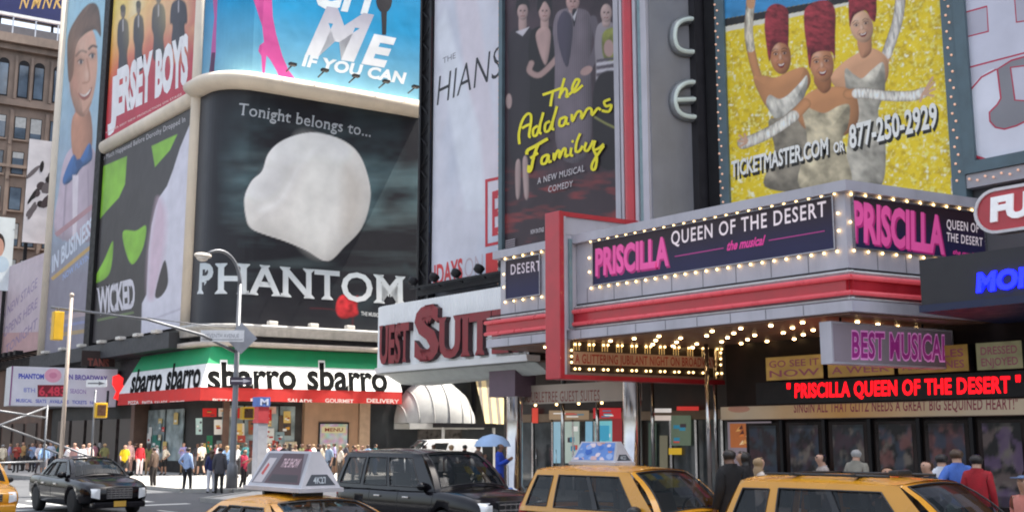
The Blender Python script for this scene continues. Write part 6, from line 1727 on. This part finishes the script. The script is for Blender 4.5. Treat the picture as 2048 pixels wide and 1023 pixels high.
mb = MB(); FS.box(mb, 15.6, 20.5, 5.9, 6.02, -.3, .2); FS.box(mb, 15.6, 15.72, 3.0, 5.89, -.3, .2); mb.build('frame', BLACK, t)
# grey barrier frames at the left edge
t = thing('scaffold_frame', 'grey metal scaffold frame with slanting braces at the left edge', 'scaffold', (13.6, 55, -.15))
def bar(a, b, r=.05):
    m_ = MB(); m_.tube([a, b], r, 8); m_.build('bar', POLE, t)
for x in (13.2, 16.8): bar((x, 54, -.15), (x, 54, 3.6))
bar((13.2, 54, 3.5), (16.8, 54, 3.0)); bar((13.2, 54, 2.0), (16.8, 54, 3.5)); bar((13.2, 54, 3.2), (16.8, 54, 1.9)); bar((16.8, 54, 2.0), (20.4, 53.6, .6)); bar((13.2, 54, .9), (16.8, 54, 1.0)); bar((16.8, 54, 1.6), (20.4, 53.6, .2))

# ------------------------------------------------------------------ street lamp, signals, signs
LB = ground(463, 975, 0.0)
t = thing('street_lamp', 'tall grey street lamp with a curved arm, standing before the striped awning', 'street lamp', tuple(LB))
mb = MB(); mb.lathe([(.24, 0), (.24, .9), (.16, 1.0), (.14, 1.1), (.085, 8.6)], LB, n=16); mb.build('pole', POLE, t)
mb = MB()
ap = [LB+Vector((0, 0, 8.5))]+[LB+Vector((-1.0+1.0*cos(a), 0, 8.6+1.35*sin(a))) for a in [radians(10*k) for k in range(1, 12)]]
ap.append(ap[-1]+Vector((-.28, 0, -.16))); mb.tube(ap, [.085]*3+[.07]*(len(ap)-3), 10); mb.build('arm', POLE, t)
mb = MB(); mb.ball(ap[-1]+Vector((-.12, 0, -.05)), (.40, .2, .13), 14, 8); mb.ball(ap[-1]+Vector((-.14, 0, -.16)), (.26, .17, .14), 12, 8); mb.build('lamp_head', pm('lamp_glass_warm', (.72, .64, .55), .3), t)
t2 = thing('signal_arm', 'long thin mast arm on the lamp pole, yellow traffic signal at its end', 'traffic signal', tuple(LB+Vector((0, 0, 5.9))))
end = Vector((13.7, 43.5, 7.0))
mb = MB(); mb.tube([LB+Vector((-.12, 0, 5.7)), LB+Vector((-1.6, 0, 6.3)), LB+Vector((-4, 0, 6.8)), end+Vector((-.3, 0, 0))], [.075, .065, .055, .045], 8); mb.build('arm', POLE, t2)
mb = MB(); mb.tube([LB+Vector((-.12, 0, 6.7)), LB+Vector((-1.5, 0, 6.72)), LB+Vector((-4, 0, 6.86))], .022, 6); mb.build('brace', POLE, t2)
sb = MB(); sb.box((end.x-.19, end.y-.17, 5.75), (end.x+.19, end.y+.17, 6.85)); s_ = sb.build('signal_housing', YEL, t2, bevel=.03)
mb = MB(); mb.tube([end+Vector((0, 0, 0)), (end.x, end.y, 6.84)], .04, 6); mb.build('hanger', POLE, t2)
for k in range(3):
    mb = MB(); mb.lathe([(.13, 0), (.14, .18), (.125, .18), (.115, .02)], (end.x, end.y+.17, 6.62-k*.36), (0, 1, 0), n=14, cap=False); mb.build('visor', YEL, s_)
def plate(name, label, cat, ctr, w_, h_, face_dir, mat, draw=None, th=.03, rot=0):
    f = Face(ctr[0], ctr[1], *face_dir); t_ = thing(name, label, cat, tuple(ctr))
    m_ = MB(); cs = [(-w_/2, -h_/2), (w_/2, -h_/2), (w_/2, h_/2), (-w_/2, h_/2)]
    cs = [(x*cos(rot)-y*sin(rot), x*sin(rot)+y*cos(rot)) for x, y in cs]
    m_.loft([[f.pos(x, ctr[2]+y, o) for x, y in cs] for o in (-th, 0)]); m_.build('plate', mat, t_)
    if draw:
        c_ = Canvas(f, (-w_/2, w_/2, ctr[2]-h_/2, ctr[2]+h_/2)); c_.off = .004; draw(c_); c_.build('print', INK, t_)
    m_ = MB(); f.box(m_, -.03, .03, ctr[2]-.04, ctr[2]+.04, -.2, -th-.001); m_.build('clamp', POLE, t_)
    return t_
FD = (.80, -.60)
plate('traffic_sign', 'grey back of a diamond shaped sign on the lamp pole', 'sign', LB+Vector((.05, -.24, 6.25)), .95, .95, FD, pm('sign_back', (.33, .34, .38), .5, dirt=.1), rot=pi/4)
def d_str(c): c.polyuv([(-.86, 6.12), (.86, 6.12), (.86, 6.16), (-.86, 6.16)], '#9a9aa0'); c.textuv('SEVENTH AVENUE', (-.7, 6.22), (.7, 6.22), (-.7, 6.4), '#8f8f98', .0)
plate('street_sign', 'pale street name sign beside the lamp pole', 'sign', LB+Vector((-.85, -.3, 6.3)), 1.8, .48, FD, pm('sign_pale', (.72, .72, .74), .5), d_str)
def d_one(c):
    z = c.R[2]+.16; c.polyuv([(-.4, z-.03), (.1, z-.03), (.1, z-.09), (.42, z+.0), (.1, z+.09), (.1, z+.03), (-.4, z+.03)], '#cfc8cf')
plate('one_way_sign', 'dark one way arrow sign on the lamp pole in front of the awning lettering', 'sign', LB+Vector((.1, -.26, 4.45)), .95, .32, FD, pm('sign_black', (.05, .035, .06), .5), d_one)
t = thing('banner_post', 'square grey post with a red and blue banner head beside the lamp pole', 'post', tuple(ground(517, 966, 0)))
pb = ground(517, 966, 0)
mb = MB(); mb.box((pb.x-.25, pb.y-.25, 0), (pb.x+.25, pb.y+.25, 2.75)); mb.build('post', pm('post_grey', (.33, .34, .38), .5), t, bevel=.03)
mb = MB(); mb.box((pb.x-.27, pb.y-.27, 2.76), (pb.x+.27, pb.y+.27, 3.5)); mb.build('red_head', pm('matte_red', (.48, .05, .06), .6), t)
mb = MB(); mb.box((pb.x-.3, pb.y-.3, 3.51), (pb.x+.3, pb.y+.3, 3.95)); hd = mb.build('blue_head', pm('matte_blue', (.08, .15, .42), .6), t)
c = Canvas(Face(pb.x-.3, pb.y-.3, 1, 0), (0, .6, 3.5, 3.95)); c.off = .004; c.textuv('M', (.08, 3.58), (.5, 3.58), (.08, 3.88), '#c8d0e8', .03); c.build('print', INK, hd)
t = thing('crossing_signal', 'yellow crossing signal box on the lamp pole', 'traffic signal', tuple(LB+Vector((.4, -.1, 2.9))))
p = LB+Vector((.52, -.1, 3.1))
mb = MB(); mb.box(p-Vector((.26, .16, .26)), p+Vector((.26, .16, .26))); mb.build('housing', YEL, t, bevel=.03)
mb = MB(); mb.box(p+Vector((-.2, -.18, -.19)), p+Vector((.2, -.161, .19))); mb.build('lens', pm('signal_lens', (.10, .05, .03), .3), t)
q = at_depth(148, 40, -.15)
t = thing('flag_pole', 'thin pale pole rising straight up beside the white marquee', 'pole', tuple(q))
mb = MB(); mb.tube([q, q+Vector((0, 0, 7.3))], [.085, .06], 12); mb.build('pole', POLEB, t)
mb = MB(); mb.lathe([(.2, 0), (.2, .12), (.1, .2)], q, n=14); mb.build('base', POLEB, t); mb = MB(); mb.ball(q+Vector((0, 0, 7.36)), .09); mb.build('finial', POLEB, t)
q = at_depth(207, 52, 0)
t = thing('crossing_signal', 'yellow crossing signal on a thin pole left of the striped awning', 'traffic signal', tuple(q))
mb = MB(); mb.tube([q, q+Vector((0, 0, 4.3))], .05, 10); mb.build('pole', POLE, t)
mb = MB(); p = q+Vector((.25, -.1, 3.35)); mb.box(p-Vector((.28, .16, .35)), p+Vector((.28, .16, .35))); h = mb.build('housing', YEL, t, bevel=.03)
mb = MB(); mb.box(p+Vector((-.2, -.18, -.25)), p+Vector((.2, -.161, .25))); mb.build('lens', MATS['signal_lens'], h)
plate('one_way_sign', 'white arrow sign on the thin pole above the yellow crossing signal', 'sign', q+Vector((0, -.07, 4.6)), .95, .34, FD, pm('sign_white', (.75, .75, .76), .5), lambda c: c.polyuv([(-.40, 4.57), (.1, 4.57), (.1, 4.51), (.4, 4.6), (.1, 4.69), (.1, 4.63), (-.4, 4.63)], '#6a6a70'))

# ------------------------------------------------------------------ people
def limb_pose(kind):
    V = lambda *p: Vector(p)
    J = dict(pel=V(0, 0, .94), spi=V(0, 0, 1.14), che=V(0, 0, 1.34), nb=V(-.01, 0, 1.475), nk=V(.005, 0, 1.53), jaw=V(.03, 0, 1.568), mid=V(.022, 0, 1.645), cro=V(.01, 0, 1.705))
    for s, sd in (('l', 1), ('r', -1)):
        J['sh'+s] = V(-.01, .152*sd, 1.41); J['el'+s] = V(-.03, .215*sd, 1.14); J['wr'+s] = V(.06, .225*sd, .90)
        J['hi'+s] = V(0, .09*sd, .90); J['kn'+s] = V(.015, .10*sd, .50); J['an'+s] = V(-.03, .105*sd, .085); J['to'+s] = V(.13, .12*sd, .035)
    if kind == 'walk':
        J['knl'] = V(.17, .10, .52); J['anl'] = V(.25, .105, .095); J['tol'] = V(.41, .115, .06); J['knr'] = V(-.03, -.10, .50); J['anr'] = V(-.34, -.105, .16); J['tor'] = V(-.22, -.115, .05)
        J['ell'] = V(-.17, .215, 1.17); J['wrl'] = V(-.14, .235, .93); J['elr'] = V(.06, -.225, 1.15); J['wrr'] = V(.26, -.20, 1.0)
    if kind == 'look':                                              # both forearms up, holding something at chest height
        for s, sd in (('l', 1), ('r', -1)): J['el'+s] = V(.05, .225*sd, 1.15); J['wr'+s] = V(.27, .09*sd, 1.28)
        J['anr'] = V(-.09, -.13, .085); J['tor'] = V(.07, -.16, .035)
    if kind == 'hip':
        J['ell'] = V(-.10, .31, 1.17); J['wrl'] = V(.05, .19, 1.0); J['knr'] = V(.07, -.13, .50); J['anr'] = V(.06, -.15, .085); J['tor'] = V(.21, -.19, .035)
    return J
RAD = dict(pel=.135, spi=.125, che=.138, nb=.078, nk=.070, jaw=.080, mid=.112, cro=.082, sh=.060, el=.040, wr=.030, hi=.098, kn=.060, an=.042, to=.036)
_pm = {}
def person_parts(kind):
    if kind in _pm: return _pm[kind]
    J = limb_pose(kind); names = list(J); ed = [('pel', 'spi', 'torso'), ('spi', 'che', 'torso'), ('che', 'nb', 'torso'), ('nb', 'nk', 'head'), ('nk', 'jaw', 'head'), ('jaw', 'mid', 'head'), ('mid', 'cro', 'head')]
    for s, sd in (('l', 1), ('r', -1)):
        ed += [('che', 'sh'+s, 'torso'), ('sh'+s, 'el'+s, 'arm'), ('el'+s, 'wr'+s, 'fore'), ('pel', 'hi'+s, 'hip'), ('hi'+s, 'kn'+s, 'thigh'), ('kn'+s, 'an'+s, 'shin'), ('an'+s, 'to'+s, 'foot')]
        d = (J['wr'+s]-J['el'+s]).normalized(); out = Vector((0, sd, 0)); fw = d.cross(out).normalized()*(1 if d.cross(out).x > 0 else -1)
        J['pa'+s] = J['wr'+s]+d*.075; ed.append(('wr'+s, 'pa'+s, 'hand')); names.append('pa'+s)
        for q in range(4):                                          # four fingers of different lengths, slightly curled, and a thumb
            k1, k2 = 'f%d%s' % (q, s), 'g%d%s' % (q, s)
            sp = fw*(.027-.018*q); ln = (.045, .052, .048, .036)[q]
            J[k1] = J['pa'+s]+d*.035+sp*1.1; J[k2] = J[k1]+d*ln-out*.018; names += [k1, k2]; ed += [('pa'+s, k1, 'hand'), (k1, k2, 'hand')]
        k1, k2 = 't0'+s, 't1'+s
        J[k1] = J['wr'+s]+d*.045+fw*.035; J[k2] = J[k1]+d*.04+fw*.02-out*.012; names += [k1, k2]; ed += [('pa'+s, k1, 'hand'), (k1, k2, 'hand')]
    def rad(n):
        if n in RAD: return RAD[n]
        if n[:2] in RAD: return RAD[n[:2]]
        if n.startswith('pa'): return .030
        return .0095 if n[0] in 'fg' else .011
    me = bpy.data.meshes.new('person'); me.from_pydata([tuple(J[n]) for n in names], [(names.index(a), names.index(b)) for a, b, _ in ed], [])
    o = bpy.data.objects.new('person', me); COL.objects.link(o)
    m = o.modifiers.new('skin', 'SKIN'); m.use_smooth_shade = True
    if not me.skin_vertices: 
        bm = bmesh.new(); bm.from_mesh(me); bm.verts.layers.skin.verify(); bm.to_mesh(me); bm.free()
    for i, n in enumerate(names): me.skin_vertices[0].data[i].radius = (rad(n), rad(n)); me.skin_vertices[0].data[i].use_root = (n == 'pel')
    subsurf(o, 1)
    bake(o); me = o.data
    segs = [(J[a], J[b], rad(a), rad(b), k) for a, b, k in ed]
    def kind_of(p):
        best = None
        for a, b, ra, rb, k in segs:
            ab = b-a; t_ = min(1, max(0, (p-a).dot(ab)/max(1e-9, ab.length_squared))); d = (p-(a+ab*t_)).length-(ra+(rb-ra)*t_)
            if best is None or d < best[0]: best = (d, k)
        return best[1]
    kinds = [kind_of(p.center) for p in me.polygons]
    for v in me.vertices:                                           # flatter trunk, nose, brow, ears
        p = v.co
        if .84 < p.z < 1.49 and abs(p.y) < .24 and kind_of(p) in ('torso', 'hip'): v.co.x *= .76
        if p.z > 1.55:
            if p.x > .09 and abs(p.y) < .022 and 1.60 < p.z < 1.655: v.co.x += .020
            if p.x > .085 and p.z > 1.665: v.co.x -= .006
            if abs(p.x-.01) < .03 and abs(p.y) > .07 and 1.61 < p.z < 1.67: v.co.y *= 1.14
            v.co.y *= .88
    def shell(sel, d, nm):
        me.update(); fs = [p for p, k in zip(me.polygons, kinds) if sel(p, k)]
        ids = {}; vv = []; ff = []
        for p in fs:
            f = []
            for i in p.vertices:
                if i not in ids: ids[i] = len(vv); vv.append(me.vertices[i].co+me.vertices[i].normal*d)
                f.append(ids[i])
            ff.append(f)
        m_ = bpy.data.meshes.new(nm); m_.from_pydata([tuple(v) for v in vv], [], ff); m_.polygons.foreach_set('use_smooth', [True]*len(ff)); m_.materials.append(None); m_.update(); return m_
    D = dict(
        tee=shell(lambda p, k: k == 'torso' or k == 'arm', .016, 'shirt'), shirt=shell(lambda p, k: k in ('torso', 'arm', 'fore') or (k == 'hip' and p.center.z > .93), .017, 'shirt'),
        coat=shell(lambda p, k: k in ('torso', 'arm', 'fore', 'hip') or (k == 'thigh' and p.center.z > .74), .03, 'coat'),
        trousers=shell(lambda p, k: k in ('hip', 'thigh', 'shin'), .014, 'trousers'), shorts=shell(lambda p, k: k in ('hip', 'thigh'), .02, 'shorts'),
        shoe_l=shell(lambda p, k: (k == 'foot' or (k == 'shin' and p.center.z < .10)) and p.center.y > 0, .012, 'shoe'), shoe_r=shell(lambda p, k: (k == 'foot' or (k == 'shin' and p.center.z < .10)) and p.center.y < 0, .012, 'shoe'),
        hair=shell(lambda p, k: k == 'head' and (p.center.z > 1.695 or (p.center.x < .012 and p.center.z > 1.585)), .014, 'hair'),
        long=shell(lambda p, k: (k == 'head' and (p.center.z > 1.69 or (p.center.x < .03 and p.center.z > 1.50))) or (k == 'torso' and p.center.x < -.02 and p.center.z > 1.36 and abs(p.center.y) < .09), .026, 'hair'),
        cap=shell(lambda p, k: k == 'head' and p.center.z > 1.675, .022, 'cap'))
    me.materials.clear(); me.materials.append(None)
    eb = MB()
    for sd in (1, -1): eb.ball((.108, sd*.029, 1.655), .010, 8, 5)
    D['eyes'] = eb.mesh('eyes'); D['eyes'].materials.append(None)
    mbm = MB(); mbm.ball((.104, 0, 1.592), (.008, .022, .006), 8, 5); D['mouth'] = mbm.mesh('mouth'); D['mouth'].materials.append(None)
    cb_ = MB(); cb_.box((.09, -.065, 1.69), (.21, .065, 1.703)); D['peak'] = cb_.mesh('peak'); D['peak'].materials.append(None)
    gl = MB()
    for sd in (1, -1): gl.ball((.118, sd*.03, 1.655), (.008, .024, .017), 10, 6)
    gl.tube([(.118, -.05, 1.66), (.118, .05, 1.66)], .004, 5); D['sunglasses'] = gl.mesh('sunglasses'); D['sunglasses'].materials.append(None)
    bpy.data.objects.remove(o)
    D['body'] = me; _pm[kind] = D
    return D
SKINS = [pm('skin_light', (.52, .30, .21), .55), pm('skin_tan', (.40, .22, .14), .55), pm('skin_brown', (.19, .095, .06), .55)]
HAIRS = dict(dark=pm('hair_dark', (.018, .013, .011), .5), brown=pm('hair_brown', (.075, .042, .024), .5), fair=pm('hair_fair', (.34, .22, .11), .5), grey=pm('hair_grey', (.32, .31, .30), .5))
DARK = pm('eye_dark', (.012, .01, .01), .3); LIPS = pm('lips', (.30, .10, .09), .5)
def cloth(hexc): return pm('cloth_'+hexc.strip('#'), hexc, .85, var=.18, scale=6, bump=.3)
def person(label, pos, heading, top, legs, pose='stand', h=1.72, hair='brown', upper='shirt', lower='trousers', style='hair', skin=0, extra=(), group=None, cap=None, shoes='#241f1e'):
    D = person_parts(pose); s_ = h/1.735*1.05
    root = thing('person', label, 'person', tuple(pos), radians(heading), group); root.scale = (s_, s_, s_)
    def add(mesh, name, mat, par=root):
        o = bpy.data.objects.new(name, mesh); COL.objects.link(o); o.parent = par
        o.material_slots[0].link = 'OBJECT'; o.material_slots[0].material = mat; return o
    b = add(D['body'], 'body', SKINS[skin])
    add(D[upper], 'coat' if upper == 'coat' else 'shirt', cloth(top)); add(D[lower], lower, cloth(legs))
    for q in ('shoe_l', 'shoe_r'): add(D[q], 'shoe', cloth(shoes))
    if cap: cp = add(D['cap'], 'cap', cloth(cap)); add(D['peak'], 'peak', cloth(cap), cp); add(D['hair'], 'hair', HAIRS[hair])
    else: add(D[style], 'hair', HAIRS[hair])
    add(D['eyes'], 'eyes', DARK); add(D['mouth'], 'mouth', LIPS)
    if 'sunglasses' in extra: add(D['sunglasses'], 'sunglasses', DARK)
    return root
G1, G2, G3 = 'people at the crossing', 'people in front of the shops', 'people outside the theatre'
R = -.15
person('person in a brown jacket and dark trousers standing alone at the crossing', ground(305, 977, R), 120, '#5d4a3e', '#2a2523', 'stand', 1.75, 'dark', group=G1)
person('person in a pale blue shirt and black trousers standing at the crossing', ground(372, 983, R), 30, '#9fb4d8', '#201d22', 'hip', 1.76, 'dark', group=G1)
person('person in a cream shirt and black shorts on the sunlit pavement', ground(401, 950, 0), 80, '#f0e2cc', '#26211f', 'walk', 1.74, 'brown', 'tee', 'shorts', group=G2)
person('person in a navy top and white trousers at the crossing', ground(421, 985, R), 70, '#2d3160', '#d9d8e0', 'stand', 1.66, 'brown', style='long', group=G1)
person('person in a dark grey coat right beside the white trousered one', ground(437, 986, R), 60, '#4b4a50', '#2c2a2c', 'stand', 1.76, 'dark', 'coat', group=G1)
person('person in a bright yellow shirt and black shorts by the shop corner', ground(247, 956, 0), -110, '#e8c81e', '#1d1b1c', 'walk', 1.66, 'dark', 'tee', 'shorts', group=G2)
person('tall person in a pale pink shirt behind the yellow shirted one', ground(256, 950, 0), -100, '#cfa9a4', '#8f6f66', 'stand', 1.86, 'brown', group=G2)
person('person dressed in red with a white front near the awning end', ground(278, 951, 0), -90, '#c02a34', '#e4d4d4', 'stand', 1.72, 'dark', group=G2)
for px, dp, top, legs, lab in ((160, 58, '#efe6e6', '#5b4a48', 'leftmost person in a white shirt of the small bunch by the thin pole'), (174, 57, '#c99a92', '#3a3434', 'person in a dusty pink top in the bunch by the thin pole'), (189, 56, '#f2eeee', '#4a4a52', 'person in a white shirt just left of the yellow crossing signal'), (201, 59, '#e2c9c4', '#3c3030', 'person in a pale rose top behind the yellow crossing signal'), (92, 70, '#8fa0c0', '#2a2a30', 'person in a blue grey top under the white marquee'), (74, 72, '#b08a5a', '#332c2a', 'person in a tan top at the far left under the white marquee'), (127, 68, '#b9bfd4', '#2f3038', 'person in a pale grey top between marquee and thin pole'), (106, 66, '#d9cfd2', '#4a4042', 'person in an off white top walking under the white marquee'), (62, 69, '#a8483e', '#2c2626', 'person in a rust red top near the scaffold frame')):
    person(lab, at_depth(px, dp, 0), -100+(px*37) % 160-80, top, legs, ('stand', 'walk', 'look')[px % 3], 1.66+.14*((px*7) % 10)/10, ('dark', 'brown', 'fair')[px % 3], group='people far under the white marquee')
CR = [(px, 60+((px*7) % 23), k) for k, px in enumerate((20, 34, 48, 84, 98, 115, 136, 150, 212, 222, 232, 292, 318, 334, 350, 386, 412, 448, 470, 506, 524, 536, 552, 572, 592, 615, 638, 658, 679, 702, 724, 744, 758))]
NEAR = ['near the scaffold frame', 'by the thin pole', 'by the yellow signal', 'by the shop corner', 'under the shop awning', 'near the tan wall panel', 'near the white van']
TN = [('a white top', '#eeeaec'), ('a black top', '#221f23'), ('a rust top', '#a04a34'), ('a sky blue top', '#8fb0d6'), ('a charcoal top', '#45434a'), ('a cream top', '#e6d8c0'), ('an olive top', '#6a6a44'), ('a rose top', '#cf8f9a'), ('a teal top', '#2f6a6e'), ('a maroon top', '#6a2230'), ('a lavender top', '#a79cc8')]
LG = [('dark trousers', '#262428', 'trousers'), ('grey shorts', '#77757a', 'shorts'), ('blue jeans', '#3a4a68', 'trousers'), ('tan trousers', '#8a7458', 'trousers'), ('black shorts', '#1d1b1e', 'shorts')]
for px, dp, k in CR:
    dp = min(dp, 64) if px > 230 else dp
    tn, th = TN[(k*5+k//11) % 11]; ln_, lh, lw = LG[(k*3+k//5) % 5]; w_ = NEAR[min(6, 0 if px < 60 else 1 if px < 180 else 2 if px < 235 else 3 if px < 340 else 4 if px < 600 else 5 if px < 720 else 6)]
    person('person in %s and %s, %s' % (tn, ln_, w_), at_depth(px, dp, 0), -180+(px*71) % 360, th, lh, ('stand', 'walk', 'hip', 'look')[k % 4], 1.60+.2*((px*13) % 10)/10, ('dark', 'brown', 'fair', 'grey')[(k*3) % 4], ('tee', 'shirt')[k % 2], lw, 'long' if k % 3 == 0 else 'hair', (k*2) % 3, group='the far crowd on the pavement')
person('person in a magenta top and black trousers just right of the lamp pole', ground(486, 980, R), -60, '#b02a48', '#262022', 'look', 1.66, 'dark', 'tee', group=G1)
for px, dp, top, legs, hr, lab in ((455, 62, '#f0ecea', '#4a3c3a', 'brown', 'person in a white top left of the lamp pole by the shop windows'), (490, 60, '#f4f0f0', '#3a3436', 'fair', 'person in a white top seen right behind the magenta top'), (545, 58, '#f6f2ea', '#5a5450', 'dark', 'person in a bright white shirt right of the square grey post'), (562, 53, '#4a4650', '#262428', 'dark', 'person in a charcoal top left of the tan wall panel'), (581, 52, '#2c2a30', '#201e22', 'brown', 'person in a black top left of the tan wall panel'), (602, 55, '#a08a78', '#3c3430', 'fair', 'person in a beige top in front of the tan wall panel'), (628, 51, '#9c2c3a', '#2a2226', 'dark', 'person in a crimson top before the tan wall panel'), (648, 50, '#1f1c20', '#1c1a1c', 'dark', 'person in black before the menu case'), (668, 52, '#8fa2b8', '#3a3c44', 'grey', 'person in a pale blue grey top right of the menu case'), (690, 54, '#d9cdbf', '#4c4440', 'fair', 'person in a sand coloured top under the right part of the awning'), (716, 53, '#5a4a44', '#2a2626', 'brown', 'person in a brown top near the right end of the awning'), (733, 55, '#e6e2e0', '#4a4a50', 'dark', 'person in a light top left of the white van')):
    person(lab, at_depth(px, dp, 0), -170+(px*53) % 200, top, legs, ('stand', 'walk', 'look', 'hip')[px % 4], 1.64+.16*((px*7) % 10)/10, hr, ('tee', 'shirt')[px % 2], style='long' if px % 5 == 0 else 'hair', group=G2, skin=(px//3) % 3)
for px, dp, top, legs, hr, lab in ((852, 44, '#6b6660', '#2a2826', 'dark', 'person in a grey brown top just over the black SUV windshield'), (872, 47, '#a29c98', '#2c2a2c', 'brown', 'person in a pale grey top behind the black SUV'), (905, 42, '#847c84', '#2b2730', 'fair', 'person in a grey sleeveless top in the dark entrance behind the SUV'), (932, 44, '#2a2426', '#1c1a1c', 'dark', 'person in black at the right of the dark entrance'), (958, 41, '#6a5a50', '#2a2624', 'brown', 'person in a brown top left of the blue uniform'), (830, 50, '#c9c6c4', '#3a383c', 'dark', 'person in a white top beside the white van')):
    person(lab, at_depth(px, dp, 0), -170+(px*53) % 200, top, legs, ('stand', 'walk', 'look', 'hip')[px % 4], 1.68+.12*((px*7) % 10)/10, hr, 'tee', group='people at the hotel corner', skin=(px//3) % 3)
up = at_depth(1000, 34, 0)
person('person in a royal blue uniform at the hotel column', up, -60, '#2342a8', '#1c2c6a', 'look', 1.8, 'dark', skin=2, group='people at the hotel corner')
t = thing('shoulder_bag', 'bright blue bag with a white band beside the blue uniformed person', 'bag', tuple(at_depth(1018, 30, 0)))
b_ = at_depth(1018, 30, 0)
mb = MB(); mb.ball(b_+Vector((0, 0, .28)), (.34, .24, .28), 14, 10); mb.build('bag', pm('bag_blue', (.03, .14, .62), .5), t)
mb = MB(); mb.lathe([(.30, 0), (.345, .05), (.345, .09), (.30, .14)], b_+Vector((0, 0, .26)), n=20, cap=False); mb.build('band', pm('bag_white', (.7, .75, .8), .5), t)
mb = MB(); mb.tube([b_+Vector((-.2, 0, .5)), b_+Vector((-.1, 0, .72)), b_+Vector((.1, 0, .72)), b_+Vector((.2, 0, .5))], .02, 6); mb.build('strap', MATS['bag_blue'], t)
t = thing('umbrella', 'pale blue umbrella beside the hotel column', 'umbrella', tuple(at_depth(986, 36, 0)))
b_ = at_depth(986, 36, 0)
mb = MB(); mb.lathe([(.60, 1.78), (.52, 1.95), (.32, 2.1), (.02, 2.18)], b_, n=12, cap=False); mb.build('canopy', pm('umbrella_blue', (.32, .46, .68), .7), t)
mb = MB(); mb.tube([b_+Vector((0, 0, .9)), b_+Vector((0, 0, 2.22))], .015, 6); mb.build('shaft', BLACK, t)
T = lambda px, dp, z=0: at_depth(px, dp, z)
person('person with dark hair, black jacket and red trousers, back turned, left of the nearest taxi', T(1447, 17.2), 75, '#141214', '#8c2026', 'stand', 1.78, 'dark', 'coat', skin=2, group=G3)
person('person in a black jacket close to the red trousered one', T(1476, 17.6), 110, '#1a1618', '#2a2224', 'look', 1.74, 'dark', 'coat', style='long', skin=1, group=G3)
person('person with fair hair and a cream top by the orange show poster', T(1502, 19.5), -20, '#d8c9bc', '#4a4044', 'stand', 1.62, 'fair', 'tee', style='long', group=G3)
person('person in sunglasses and a grey beige top before the theatre doors', T(1626, 20.5), 150, '#a89c94', '#4a4246', 'look', 1.68, 'dark', 'tee', extra=('sunglasses',), group=G3)
person('person in a stone grey shirt facing the theatre doors', T(1692, 22.0), 10, '#8d887c', '#3a3838', 'stand', 1.74, 'grey', group=G3)
person('short person in a black top looking down, over the taxi roof', T(1752, 16.0), -150, '#1e1a1c', '#26262a', 'look', 1.55, 'dark', 'tee', skin=1, group=G3)
person('person in a navy shirt facing left, before the theatre doors', T(1831, 16.8), 160, '#1f2838', '#23242a', 'hip', 1.62, 'brown', group=G3)
person('person in a white shirt between the navy and the blue shirts', T(1858, 18.6), 30, '#dfe0e6', '#3c3c46', 'stand', 1.70, 'dark', group=G3)
person('person in a bright blue shirt with the back turned', T(1888, 18.0), 40, '#4f74c4', '#8a9a92', 'hip', 1.78, 'brown', group=G3)
person('person in a red shirt with the back turned, right of the blue shirt', T(1925, 17.6), 20, '#a01e28', '#2a2428', 'stand', 1.70, 'dark', group=G3)
person('person in a salmon pink shirt and blue cap at the bottom right corner', T(2018, 14.0, R), 170, '#d98a7c', '#4a5260', 'stand', 1.64, 'grey', 'shirt', cap='#66789a', group=G3)
person('person in a dark top at the very right edge', T(2044, 17.5), 190, '#3a2a3c', '#241f24', 'stand', 1.72, 'dark', skin=1, group=G3)
